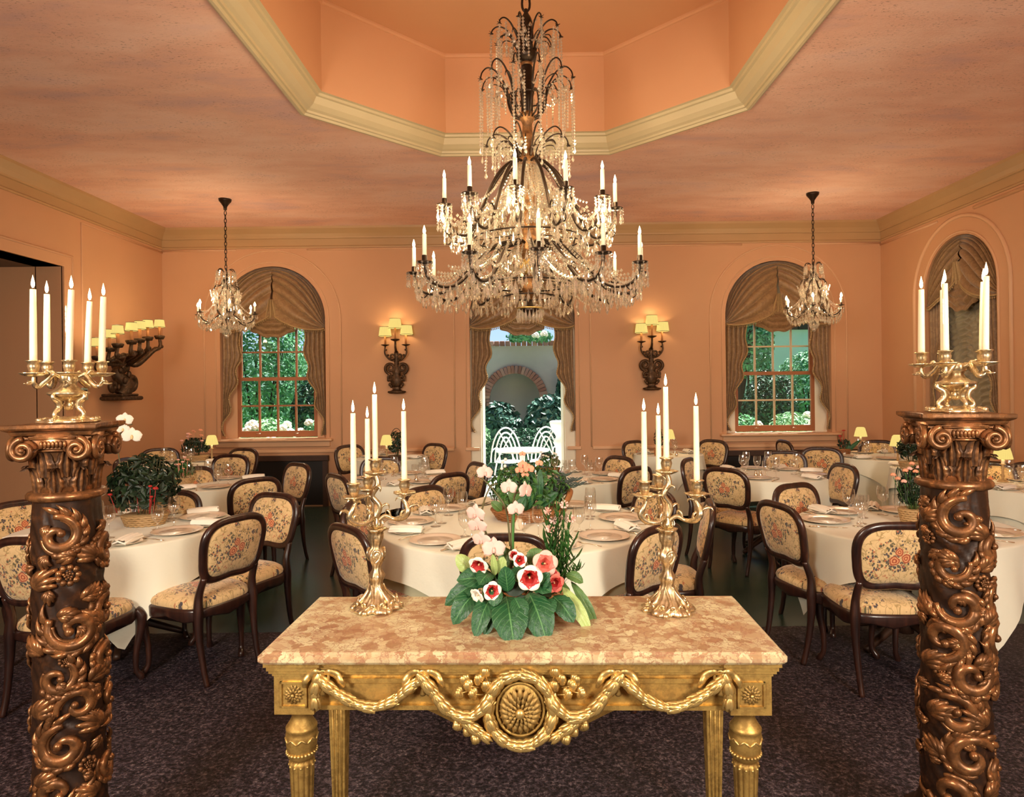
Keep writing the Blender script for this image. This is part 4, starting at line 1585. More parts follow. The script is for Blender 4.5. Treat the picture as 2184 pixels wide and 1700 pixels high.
def build_chair():
    t = thing('dining_chair', 'x', 'chair')
    # seat rail
    mb = MB()
    def outl(s):
        pts = []
        for i in range(36):
            a = 2 * PI * i / 36
            c, q = cos(a), sin(a)
            x = (abs(c) ** .55) * (1 if c > 0 else -1) * .235
            y = (abs(q) ** .55) * (1 if q > 0 else -1) * (.225 + .025 * (x + .235) / .47)
            pts.append((x * s + .005, y * s))
        return pts
    rows = [(.97, .355), (1.0, .365), (1.0, .405), (.985, .415), (.95, .42)]
    vs, n = [], 36
    for s, z in rows:
        vs += [(x, y, z - (.012 * cos(6 * math.atan2(y, x)) if z < .37 else 0)) for x, y in outl(s)]
    fs = [(i * n + k, i * n + (k + 1) % n, i * n + n + (k + 1) % n, i * n + n + k) for i in range(len(rows) - 1) for k in range(n)]
    fs.append(tuple(range(n - 1, -1, -1)))
    mb.add(vs, fs, True)
    mb.build('seat_rail', M['wood'], t)
    # seat cushion
    mb = MB()
    vs, fs = [(.005, 0, .495)], []
    rr = [(.35, .493), (.62, .487), (.82, .474), (.93, .455), (.965, .435), (.95, .418)]
    for s, z in rr:
        vs += [(x, y, z) for x, y in outl(s)]
    for k in range(n):
        fs.append((0, 1 + k, 1 + (k + 1) % n))
    for i in range(len(rr) - 1):
        for k in range(n):
            fs.append((1 + i * n + k, 1 + i * n + n + k, 1 + i * n + n + (k + 1) % n, 1 + i * n + (k + 1) % n))
    mb.add(vs, fs, True)
    mb.build('seat_cushion', M['fab_seat'], t)
    # legs
    for s in (-1, 1):
        S = smoothpath([(.195, s * .205, .40), (.215, s * .225, .355), (.212, s * .222, .28), (.196, s * .206, .16), (.196, s * .206, .06), (.212, s * .222, .018), (.216, s * .226, .0)], 5)
        mb = MB().tube(S, lerpl([.026, .034, .025, .017, .0145, .020, .017], len(S)), 8)
        mb.build('front_leg', M['wood'], t)
        S = smoothpath([(lean(.62), s * .178, .60), (-.205, s * .185, .50), (-.205, s * .19, .40), (-.212, s * .19, .25), (-.235, s * .185, .10), (-.262, s * .183, .0)], 5)
        mb = MB().tube(S, lerpl([.019, .022, .028, .020, .0165, .016], len(S)), 8)
        mb.build('rear_leg', M['wood'], t)
    # back
    zb, zt = .565, HCH - .022
    zm, hh = (zb + zt) / 2, (zt - zb) / 2
    def bout(k, s=1.0):
        a = 2 * PI * k
        c, q = cos(a), sin(a)
        e = .56 if q > 0 else .42
        y = (abs(c) ** e) * (1 if c > 0 else -1)
        z = (abs(q) ** (.80 if q > 0 else .5)) * (1 if q > 0 else -1)
        w = .205 + .020 * z
        if q < 0:
            z = z * (1.0 - .10 * (1 - abs(y)))
        return y * w, z
    def bp(k, s, d):
        y, z = bout(k)
        zz = zm + z * hh * s
        return (lean(zz) + d, y * s, zz)
    N = 56
    mb = MB()
    pts = [bp(k / N, 1.0, 0) for k in range(N)]
    mb.tube(pts, .0235, 10, closed=True, flat=.82, up=[(1, 0, .2)] * N)
    mb.tube([bp(k / N, 1.055, .010) for k in range(N)], .007, 6, closed=True)
    mb.tube([bp(k / N, .93, .012) for k in range(N)], .006, 6, closed=True)
    mb.tube([bp(k / N, .93, -.012) for k in range(N)], .006, 6, closed=True)
    mb.build('back_frame', M['wood'], t)
    mb = MB()
    for sd in (1, -1):
        vs, fs = [], []
        ss = [.0, .3, .55, .75, .88, .935]
        dd = [.036, .034, .030, .024, .016, .004]
        vs = [bp(0, 0, sd * dd[0])]
        for s, d in zip(ss[1:], dd[1:]):
            vs += [bp(k / N, s, sd * d) for k in range(N)]
        for k in range(N):
            f = (0, 1 + k, 1 + (k + 1) % N)
            fs.append(f if sd > 0 else f[::-1])
        for i in range(4):
            for k in range(N):
                f = (1 + i * N + k, 1 + i * N + N + k, 1 + i * N + N + (k + 1) % N, 1 + i * N + (k + 1) % N)
                fs.append(f if sd > 0 else f[::-1])
        mb.add(vs, fs, True)
    mb.build('back_cushion', M['fab_back'], t)
    return kids(t)


chair0 = build_chair()
_first = [True]
BACKOFF = -lean(HCH)


def chair(px, py, yaw, label, depth=None):
    """px, py: top centre of the chair back in the photo; yaw: where the seat faces"""
    top = at(px, py, z=HCH) if depth is None else at(px, py, depth)
    a = R(yaw)
    x, y = top.x + BACKOFF * cos(a), top.y + BACKOFF * sin(a)
    if _first[0]:
        c = chair0
        _first[0] = False
    else:
        c = copy_tree(chair0)
    c.location = (x, y, .006 if y < 4.45 else 0)
    c.rotation_euler = (0, 0, a)
    c['label'] = label
    c['group'] = 'tapestry dining chairs around the tables'
    return c


CH = 'tapestry dining chair '
# tables: name, centre, radius, cloth side, cloth rotation, under drop, place angles, glass count, phrase
TB = {}
def deftable(k, x, y, r, phrase):
    TB[k] = dict(x=x, y=y, r=r, p=phrase)


def tpx(px, Y):
    return (px - U0) * Y / FPX


deftable(1, -.05, 4.30, .86, 'large centre table')
deftable(2, -2.62, 4.30, .64, 'front left table')
deftable(3, 2.38, 4.12, .62, 'front right table')
deftable(4, tpx(452, 6.25), 6.25, .46, 'second left table')
deftable(5, tpx(382, 7.95), 7.95, .46, 'left window table')
deftable(6, tpx(858, 6.45), 6.45, .50, 'table left of the doorway')
deftable(7, tpx(833, 8.45), 8.45, .44, 'small left sconce table')
deftable(8, tpx(1228, 6.4), 6.4, .48, 'garden doorway table')
deftable(9, tpx(1424, 8.5), 8.5, .42, 'small right sconce table')
deftable(10, tpx(1638, 6.5), 6.5, .55, 'second right table')
deftable(11, 4.28, 7.95, .50, 'far corner table')
deftable(12, 4.30, 6.75, .45, 'right wall table')
deftable(13, 4.28, 5.55, .46, 'table behind the right column')

chair(507, 1100, 155, CH + 'nearest the console on the left, its seat turned left')
chair(589, 1051, 245, CH + 'at the front left table, partly hidden behind the nearest left chair')
chair(360, 1045, 285, CH + 'at the far side of the front left table, behind the dark plant')
chair(42, 1068, 325, CH + 'cut by the left photo edge, facing right')
chair(57, 1148, 84, CH + 'seen from behind, left of the left column')
chair(547, 1018, 138, CH + 'seen from behind at the near right of the second left table')
chair(638, 986, 232, CH + 'before the black panel, right of the second left table')
chair(408, 995, 322, CH + 'at the left of the second left table, behind a napkin')
chair(494, 968, 265, CH + 'at the far side of the second left table, behind its glasses')
chair(521, 955, 255, CH + 'below the left window sill, right of the left window table')
chair(341, 955, 308, CH + 'in the far left corner of the room')
chair(262, 976, 4, CH + 'dark against the left wall beside the white orchid')
chair(737, 1121, 43, CH + 'at the near left of the large centre table, seen from behind')
chair(753, 1068, 352, CH + 'at the left of the large centre table, behind the left candelabrum')
chair(902, 1036, 320, CH + 'at the far left of the large centre table, facing the console')
chair(1076, 1140, 90, CH + 'directly behind the console flowers')
chair(1408, 1121, 133, CH + 'at the near right of the large centre table, seen from behind')
chair(1400, 1044, 209, CH + 'at the far right of the large centre table, behind the candelabrum arms')
chair(1518, 1069, 170, CH + 'in thin profile at the right of the large centre table')
chair(715, 1010, 41, CH + 'at the left of the table left of the doorway')
chair(962, 1008, 136, CH + 'seen from behind, near right of the table left of the doorway')
chair(1021, 985, 210, CH + 'at the right of the table left of the doorway, nearest the doorway')
chair(814, 984, 270, CH + 'at the far side of the table left of the doorway', 7.0)
chair(743, 948, 319, CH + 'at the back wall, left of the small left sconce table')
chair(930, 945, 232, CH + 'at the back wall, right of the small left sconce table')
chair(1360, 994, 130, CH + 'seen from behind, right of the garden doorway table')
chair(1323, 972, 218, CH + 'at the far right of the garden doorway table')
chair(1350, 939, 306, CH + 'at the back wall, left of the small right sconce table')
chair(1522, 937, 224, CH + 'at the back wall, right of the small right sconce table')
chair(1465, 976, 328, CH + 'at the left of the second right table, partly behind a candle')
chair(1544, 997, 42, CH + 'seen from behind at the near left of the second right table')
chair(1692, 1029, 295, CH + 'at the far left of the front right table, facing the camera')
chair(1655, 1072, 14, CH + 'at the left of the front right table, seat turned right')
chair(1920, 1116, 86, CH + 'seen from behind, left of the right column')
chair(1752, 953, 246, CH + 'at the far right of the second right table')
chair(1673, 970, 252, CH + 'at the far side of the second right table, behind its glasses', 7.15)
chair(1670, 938, 5, CH + 'in narrow profile before the black panel under the right window')
chair(1803, 988, 186, CH + 'at the right of the second right table, turned left')
chair(1870, 938, 255, CH + 'in the far right corner of the room')
chair(2106, 983, 248, CH + 'half hidden right of the right column, at the right wall')
chair(2210, 986, 222, CH + 'cut by the right photo edge')

# ================================================================ ROUND TABLES AND CLOTHS
TZ = .75


def cloth(name, label, cx, cy, r, zt, edge, fold, seed, mat, kf=11):
    """draped cloth; edge(theta) = drop below the table edge"""
    rnd = random.Random(seed)
    ph = [rnd.uniform(0, 6.28) for _ in range(4)]
    n = 128
    rows = [[(0, 0, zt)] * 0]
    rings = []
    for s in (.3, .6, .85, .97):
        rings.append([(s * r * cos(2 * PI * k / n), s * r * sin(2 * PI * k / n), zt) for k in range(n)])
    for b in (.35, .75, 1.0):
        a_ = b * PI / 2
        rings.append([((r + .010 * sin(a_)) * cos(2 * PI * k / n), (r + .010 * sin(a_)) * sin(2 * PI * k / n), zt - .012 * (1 - cos(a_))) for k in range(n)])
    NV = 10
    for i in range(1, NV + 1):
        v = i / NV
        row = []
        for k in range(n):
            a = 2 * PI * k / n
            L = edge(a)
            w = sin(kf * a + ph[0] + .6 * sin(3 * a + ph[1])) * .6 + .4 * sin((kf * 2 - 3) * a + ph[2])
            rad = r + .010 + (.012 + fold * (1 + w)) * v * min(1.0, L / .30) + .015 * v
            row.append((rad * cos(a), rad * sin(a), zt - .012 - L * v))
        rings.append(row)
    vs = [(0, 0, zt)] + [p for q in rings for p in q]
    fs = [(0, 1 + k, 1 + (k + 1) % n) for k in range(n)]
    for i in range(len(rings) - 1):
        for k in range(n):
            k2 = (k + 1) % n
            fs.append((1 + i * n + k, 1 + (i + 1) * n + k, 1 + (i + 1) * n + k2, 1 + i * n + k2))
    mb = MB()
    mb.add(vs, fs, True)
    o = mb.build(name, mat, None, (cx, cy, 0))
    return tag(o, label, 'tablecloth')


def sq_edge(side, rot, r, lo=.10, hi=.60):
    def e(a):
        b = a - rot
        d = side / 2 / max(abs(cos(b)), abs(sin(b)))
        return min(hi, max(lo, d - r))
    return e


def round_table(k, side, rot, under):
    d = TB[k]
    x, y, r, ph = d['x'], d['y'], d['r'], d['p']
    zf = .006 if y < 4.45 else 0
    t = thing('round_table', 'pedestal table under the cloth, the ' + ph, 'table', (x, y, zf))
    mb = MB()
    mb.lathe([(0, TZ - .035), (r - .012, TZ - .035), (r - .004, TZ - .028), (r - .004, TZ - .012), (r - .010, TZ - .006), (0, TZ - .006)], 40)
    mb.build('tabletop', M['darkwood'], t)
    mb = MB()
    mb.lathe([(.05, .08), (.055, .14), (.035, .22), (.045, .4), (.035, .6), (.06, TZ - .034)], 16)
    mb.build('pedestal', M['darkwood'], t)
    for q in range(4):
        a = q * PI / 2 + .4
        S = smoothpath([(.03 * cos(a), .03 * sin(a), .16), (.16 * cos(a), .16 * sin(a), .10), (min(r * .6, .34) * cos(a), min(r * .6, .34) * sin(a), .02)], 5)
        MB().tube(S, lerpl([.03, .025, .02], len(S)), 8).build('foot', M['darkwood'], t)
    zt = TZ + .008
    if under:
        cloth('undercloth', 'plain undercloth hanging below the white cloth of the ' + ph, x, y, r + .002, zt, lambda a: under, .012, k * 7 + 1, M['under'] if under < .55 else M['linen'], 9)
        zt += .004
    cloth('tablecloth', 'cream linen tablecloth draped over the ' + ph, x, y, r + (.012 if under else .002), zt, sq_edge(side, rot, r), .020, k * 5 + 2, M['linen'])
    d['zt'] = zt + .001


round_table(1, 2.08, R(45), .44)
round_table(2, 1.72, R(-60 + 45), 0)
round_table(3, 1.62, R(-81 + 45), 0)
round_table(4, 1.30, R(20), .52)
round_table(5, 1.25, R(30), .60)
round_table(6, 1.35, R(10), 0)
round_table(7, 1.20, R(45), .66)
round_table(8, 1.35, R(40), .60)
round_table(9, 1.15, R(45), .70)
round_table(10, 1.42, R(-25), 0)
round_table(11, 1.30, R(35), .70)
round_table(12, 1.25, R(10), .70)
round_table(13, 1.30, R(30), .60)

# ================================================================ TABLEWARE
def mk_wine():
    return MB().lathe([(.0, .001), (.033, .001), (.034, .003), (.012, .007), (.0045, .014), (.0038, .05), (.0042, .085), (.008, .093), (.024, .104), (.034, .122), (.0375, .145), (.036, .170), (.0325, .195)], 18, caps=False).mesh('wine_glass', M['glass'])


def mk_tumbler():
    return MB().lathe([(.0, .001), (.031, .001), (.032, .004), (.010, .009), (.006, .02), (.006, .045), (.018, .055), (.031, .072), (.0375, .10), (.0375, .125), (.0345, .155)], 18, caps=False).mesh('water_goblet', M['glass'])


def mk_plate():
    mb = MB()
    mb.lathe([(.0, .003), (.085, .002), (.10, .004), (.125, .010), (.148, .0155), (.150, .0175), (.147, .0185), (.124, .013), (.104, .008)], 40)
    mb.slot = 1
    mb.lathe([(.104, .008), (.096, .0055), (.0, .0055)], 40)
    return mb.mesh('dinner_plate', [M['plate'], M['platein']])


def mk_side():
    mb = MB()
    mb.lathe([(.0, .002), (.05, .001), (.058, .004), (.082, .011), (.084, .0125), (.081, .0132), (.058, .0065), (.05, .004), (.0, .004)], 32)
    return mb.mesh('side_plate', M['porcelain'])


def mk_napkin():
    """folded linen napkin with a rolled long edge"""
    mb = MB()
    def fn(u, v):
        x = (u - .5) * .20
        y = (v - .5) * .085
        z = .030 * (1 - (2 * v - 1) ** 4) ** .5 * (.75 + .25 * cos((u - .5) * 2.4)) + .004 * sin(v * 19) + .002
        return (x + .006 * sin(v * 9), y, z + .006)
    mb.grid(fn, 10, 12)
    mb.grid(lambda u, v: ((u - .5) * .20, (v - .5) * .09, .0045), 6, 3)
    for s in (-1, 1):
        mb.tube([(s * .099, -.042, .010), (s * .101, 0, .028), (s * .099, .042, .010)], .005, 6)
    mb.tube([(-.099, -.035, .016), (0, -.033, .024), (.099, -.035, .016)], .006, 6)
    return mb.mesh('folded_napkin', M['napkin'])


def mk_fork():
    mb = MB()
    S = [(0, -.10, .003), (0, -.04, .006), (0, .03, .004), (0, .045, .004)]
    mb.tube(S, [.0055, .004, .0028, .006], 6, flat=.5, up=(0, 0, 1))
    mb.bb(-.011, .011, .044, .062, .003, .005)
    for q in (-1, -.33, .33, 1):
        mb.tube([(q * .009, .06, .004), (q * .009, .085, .006), (q * .0085, .10, .004)], [.0018, .0016, .0008], 5)
    return mb.mesh('fork', M['silver'])


def mk_knife():
    mb = MB()
    mb.tube([(0, -.11, .004), (0, -.06, .005), (0, -.01, .004)], [.007, .0085, .006], 6, flat=.6, up=(0, 0, 1))
    mb.tube([(0, -.01, .004), (.001, .04, .004), (.002, .09, .004), (0, .115, .003)], [.006, .0095, .010, .002], 6, flat=.16, up=(0, 0, 1))
    return mb.mesh('knife', M['silver'])


ME = dict(wine=mk_wine(), goblet=mk_tumbler(), plate=mk_plate(), side=mk_side(), napkin=mk_napkin(), fork=mk_fork(), knife=mk_knife())
GROUP = dict(wine_glass='stemmed wine glasses', water_goblet='short stemmed water goblets', dinner_plate='rose rimmed dinner plates', side_plate='small side plates', folded_napkin='folded white napkins', fork='silver forks', knife='silver knives')


def item(nm, me, x, y, z, rz, label, cat):
    o = bpy.data.objects.new(nm, me)
    COL.objects.link(o)
    o.location = (x, y, z)
    o.rotation_euler = (0, 0, rz)
    return tag(o, label, cat, GROUP.get(nm))


DIRS = ['right', 'far right', 'far', 'far left', 'left', 'near left', 'near', 'near right']
rg = random.Random(12)


def places(k, angs, plates=True, glasses=2):
    d = TB[k]
    r, z = d['r'], d['zt']
    used = set()
    for a_ in angs:
        nm = DIRS[int(((a_ % 360) + 22.5) // 45) % 8]
        while nm in used:
            nm = 'second ' + nm
        used.add(nm)
        where = ', %s place of the %s' % (nm, d['p'])
        a = R(a_)
        ux, uy = cos(a), sin(a)             # outwards
        tx, ty = uy, -ux                    # diner's left when looking at the centre is (uy,-ux)*-1
        lx, ly = uy, -ux
        def P(out, left):
            return d['x'] + ux * (r - out) + lx * left, d['y'] + uy * (r - out) + ly * left
        f = a + PI / 2                      # local +y points to the table centre
        sc = 1.0 if r > .6 else .86
        if plates:
            x, y = P(.165 * sc, 0)
            o = item('dinner_plate', ME['plate'], x, y, z, f, 'rose rimmed dinner plate' + where, 'plate')
            o.scale = (sc, sc, 1)
        x, y = P(.15 * sc, .195 * sc)
        item('fork', ME['fork'], x, y, z, f + rg.uniform(-.05, .05), 'silver fork' + where, 'fork')
        x, y = P(.15 * sc, -.195 * sc)
        item('knife', ME['knife'], x, y, z, f + rg.uniform(-.05, .05), 'silver knife' + where, 'knife')
        x, y = P(.20 * sc, .31 * sc)
        if (x - d['x']) ** 2 + (y - d['y']) ** 2 < (r - .06) ** 2:
            o = item('side_plate', ME['side'], x, y, z, f, 'small side plate' + where, 'plate')
            item('folded_napkin', ME['napkin'], x, y, z + .006, f + rg.uniform(.2, .9), 'folded napkin on a side plate' + where, 'napkin')
        else:
            x, y = P(.17 * sc, 0)
            item('folded_napkin', ME['napkin'], x, y, z + .012, f + rg.uniform(-.3, .3), 'folded napkin on a dinner plate' + where, 'napkin')
        x, y = P(.34 * sc, -.12)
        item('wine_glass', ME['wine'], x + rg.uniform(-.01, .01), y, z, rg.uniform(0, 6), 'clear stemmed wine glass' + where, 'glass')
        if glasses > 1:
            x, y = P(.37 * sc, -.03)
            item('water_goblet', ME['goblet'], x, y + rg.uniform(-.01, .01), z, rg.uniform(0, 6), 'short water goblet' + where, 'glass')


places(1, [-88, -132, 178, 138, 55, 5, -42])
places(2, [-22, 38, 92, 150, -95])
places(3, [-95, 165, 118, 60, -40])
places(4, [-60, 90, 165])
places(5, [60, 140, -60])
places(6, [-50, 5, 90, 175])
places(7, [165, 15])
places(8, [-140, -45, 30, 130])
places(9, [170, 10])
places(10, [-125, 165, 92, 45, -20])
places(11, [90, -100, 190])
places(12, [185, 80])
places(13, [-110, 185, 60])

# table lamps with pleated shades
def table_lamp(px, py, k, label):
    d = TB[k]
    z = d['zt']
    # py: lamp foot on the cloth
    p = at(px, py, z=z)
    t = thing('table_lamp', label, 'lamp', (p.x, p.y, z), group='small cream shaded table lamps')
    mb = MB()
    mb.lathe([(0, 0), (.045, 0), (.046, .006), (.03, .014), (.012, .022), (.010, .04), (.016, .055), (.010, .07), (.009, .12), (.014, .135), (.008, .145), (.024, .155), (.024, .160), (.0, .161)], 16)
    mb.build('stand', M['strawwicker'], t)
    MB().lathe([(.0, .158), (.0125, .158), (.0125, .215), (0, .216)], 12).build('candle_sleeve', M['candle'], t)
    mb = MB()
    mb.lathe([(.078, .205), (.066, .26), (.052, .310), (.040, .322), (.038, .322), (.050, .308), (.064, .258), (.076, .206)], 40, caps=False)
    mb.build('lamp_shade', M['shade'], t)
    lamp('table_lamp_bulb', 'POINT', (p.x, p.y, z + .27), 1.6, (1, .72, .38), .03)


table_lamp(452, 983, 5, 'small lit table lamp with a cream shade on the left window table')
table_lamp(825, 985, 7, 'small lit table lamp on the back wall table under the left sconce')
table_lamp(1427, 970, 9, 'small lit table lamp on the back wall table under the right sconce')
table_lamp(1836, 965, 11, 'small lit table lamp on the far right corner table')
table_lamp(1915, 992, 12, 'small lit table lamp on the right wall table, left of the column')
table_lamp(2139, 1028, 13, 'small lit table lamp right of the right column')
# small things on the centre table
d = TB[1]
def votive(px, py, label):
    p = at(px, py, z=TB[1]['zt'])
    t = thing('votive_candle', label, 'candle holder', (p.x, p.y, TB[1]['zt']))
    MB().lathe([(0, .001), (.022, .001), (.03, .02), (.03, .04), (.022, .055), (.018, .066), (.0165, .066), (.020, .054), (.0, .02)], 16).build('glass_cup', M['porcelain'], t)
    MB().lathe([(0, .02), (.02, .02), (.02, .05), (0, .052)], 12).build('wax', M['yellowglass'], t)
votive(1108, 1130, 'small white urn shaped shaker before the rattan basket')
for i, (px, py, kk) in enumerate(((1612, 1018, 10), (1622, 1018, 10), (888, 1028, 6), (1443, 973, 9))):
    p = at(px, py, z=TB[kk]['zt'])
    t = thing('salt_shaker', ('left silver cruet on the second right table', 'right silver cruet on the second right table', 'silver cruet on the table left of the doorway', 'silver cruet on the small back wall table under the right sconce')[i], 'shaker', (p.x, p.y, TB[kk]['zt']))
    MB().lathe([(0, 0), (.016, 0), (.02, .02), (.014, .04), (.010, .044)], 12).build('body', M['silver'], t)
    MB().lathe([(.011, .044), (.012, .052), (.006, .062), (0, .064)], 12).build('cap', M['silver'], t)
# ================================================================ CHANDELIERS
drop_me = MB().drop((0, 0, -.036), .0105, .072, 6).mesh('crystal_drop', M['crystal'])
big_drop_me = MB().drop((0, 0, -.045), .0125, .090, 6).mesh('crystal_drop', M['crystal'])


def bead_line(mb, pts, r=.0075, gap=.021, drop=0):
    r *= 1.28
    gap *= 1.05
    """faceted beads along a polyline"""
    S = [V(p) for p in pts]
    acc, nxt = 0.0, 0.0
    for a, b in zip(S, S[1:]):
        L = (b - a).length
        while nxt <= acc + L:
            p = a.lerp(b, (nxt - acc) / max(L, 1e-6))
            vs = [(p.x, p.y, p.z + r * 1.15), (p.x, p.y, p.z - r * 1.15)] + [(p.x + r * cos(q), p.y + r * sin(q), p.z) for q in (0, PI / 2, PI, 3 * PI / 2)]
            mb.add(vs, [(0, 2, 3), (0, 3, 4), (0, 4, 5), (0, 5, 2), (1, 3, 2), (1, 4, 3), (1, 5, 4), (1, 2, 5)], False)
            nxt += gap
        acc += L


def sag(a, b, s, n=10):
    a, b = V(a), V(b)
    return [a.lerp(b, i / n) + V((0, 0, -s * 4 * (i / n) * (1 - i / n))) for i in range(n + 1)]


def link(mb, c, L, w, r, turn):
    pts = []
    for i in range(16):
        a = 2 * PI * i / 16
        p = (w * cos(a), 0, L * .5 * (abs(sin(a)) ** .8) * (1 if sin(a) > 0 else -1))
        pts.append((c[0] + (p[0] if not turn else 0), c[1] + (p[0] if turn else 0), c[2] + p[2]))
    mb.tube(pts, r, 6, closed=True)


CX, CY, CB = .05, 4.38, 2.0
main = thing('chandelier', 'huge tiered crystal chandelier with candles hanging from the octagonal tray', 'chandelier', (CX, CY, CB))
z = 2.16
i = 0
while z < 2.72:
    mb = MB()
    link(mb, (0, 0, z + .045), .105, .026, .008, i % 2)
    mb.build('chain_link', M['iron'], main)
    z += .085
    i += 1
MB().lathe([(0, 2.70), (.02, 2.70), (.05, 2.74), (.09, 2.785), (.09, 2.80), (0, 2.80)], 24).build('ceiling_canopy', M['iron'], main)
MB().lathe([(0, 1.80), (.028, 1.80), (.030, 1.815), (.055, 1.83), (.068, 1.85), (.066, 1.88), (.045, 1.90), (.040, 1.93), (.050, 1.97), (.048, 2.02), (.038, 2.05), (.044, 2.075), (.034, 2.11), (.016, 2.14), (.010, 2.17), (0, 2.175)], 24).build('crown_baluster', M['iron'], main)
MB().lathe([(0, .22), (.018, .225), (.026, .26), (.048, .29), (.052, .32), (.036, .35), (.028, .39), (.036, .41)] + [(.03, .49), (.045, .51), (.07, .545), (.078, .575), (.066, .60), (.070, .62), (.060, .65), (.056, .74), (.062, .77), (.048, .80), (.050, .96), (.058, .99), (.050, 1.02), (.046, 1.08), (.066, 1.13), (.066, 1.165), (.044, 1.19), (.036, 1.25), (.040, 1.29), (.050, 1.31), (.036, 1.33), (.032, 1.40), (.046, 1.43), (.058, 1.45), (.040, 1.47), (.036, 1.52), (.034, 1.66), (.040, 1.68), (.034, 1.70), (.034, 1.79), (.042, 1.805), (0, 1.81)], 28).build('stem', M['stem'], main)
MB().lathe([(.036, 1.47), (.040, 1.48), (.040, 1.78), (.036, 1.79)], 20).build('shaft_sleeve', M['iron'], main)
MB().ball((0, 0, .45), .062, 20, 12).build('gilt_globe', M['goldhi'], main)
mb = MB()
for k in range(14):
    a = 2.4 * k
    q = .05 + .012 * (k % 3)
    mb.drop((q * cos(a), q * sin(a), 1.86 + .018 * k), .014, .034, 6)
mb.build('crystal_studs', M['crystal'], main, kind='stuff')
mb = MB()
for k in range(14):
    a = 2 * PI * k / 14
    S = smoothpath([(.05 * cos(a), .05 * sin(a), 1.44), (.10 * cos(a), .10 * sin(a), 1.47), (.125 * cos(a), .125 * sin(a), 1.53), (.13 * cos(a), .13 * sin(a), 1.58)], 4)
    mb.tube(S, .006, 5)
mb.tube([(.13 * cos(2 * PI * k / 28), .13 * sin(2 * PI * k / 28), 1.575) for k in range(28)], .006, 5, closed=True)
mb.build('wire_basket', M['iron'], main)


def spray(n, r0, z0, r1, z1, dz, strand, a0):
    S = smoothpath([(r0, 0, z0), (r0 + (r1 - r0) * .12, 0, z0 + (z1 + dz - z0) * .45), (r0 + (r1 - r0) * .42, 0, z0 + (z1 + dz - z0) * .88), (r0 + (r1 - r0) * .72, 0, z1 + dz), (r0 + (r1 - r0) * .93, 0, z1 + dz * .6), (r1, 0, z1)], 6)
    mb = MB()
    mb.tube(S, lerpl([.0075, .006, .005, .0045], len(S)), 6)
    S2 = smoothpath([(r0, 0, z0), (r0 + (r1 - r0) * .2, .02, z0 + (z1 + dz - z0) * .5), (r0 + (r1 - r0) * .5, .04, z0 + (z1 + dz - z0) * .62), (r0 + (r1 - r0) * .62, .05, z0 + (z1 + dz - z0) * .42)], 5)
    mb.tube(S2, lerpl([.005, .0035], len(S2)), 5)
    for k in range(8):
        a = 2 * PI * k / 8
        mb.tube([(r1 - .006, 0, z1 + .006), (r1 + .018 * cos(a), .018 * sin(a), z1 + .006 + .012 * sin(a * 2))], [.005, .001], 4)
    me = mb.mesh('spray_branch', M['iron'])
    st = MB()
    bead_line(st, [(r1, 0, z1 - .01), (r1 + .004, 0, z1 - strand)], .0085, .020)
    bead_line(st, [(r1 - .04, .02, z1 + .01), (r1 - .045, .02, z1 - strand * .7)], .0085, .020)
    for zz_, qq in ((.3, .45), (.55, .7), (.1, .3)):
        st.drop((r0 + (r1 - r0) * qq, .03, z0 + (z1 - z0) * zz_), .013, .05, 6)
    st.drop((r1 + .004, 0, z1 - strand - .03), .011, .05, 6)
    bead_line(st, sag((r0 + .02, 0, z0 + .06), (r1, 0, z1), .05), .0062, .022)
    q = r0 + (r1 - r0) * .62
    bead_line(st, [(q, .05, z0 + (z1 + dz - z0) * .42), (q, .05, z0 + (z1 + dz - z0) * .42 - strand * .6)], .0066, .020)
    sm = st.mesh('crystal_strand', M['crystal'])
    for k in range(n):
        a = a0 + 2 * PI * k / n
        inst('spray_branch', me, main, RZ(a))
        inst('crystal_strand', sm, main, RZ(a))


spray(10, .055, 1.87, .235, 1.99, .055, .30, .1)
spray(12, .125, 1.56, .315, 1.665, .085, .44, .25)
spray(10, .065, 1.17, .275, 1.25, .085, .16, 0)


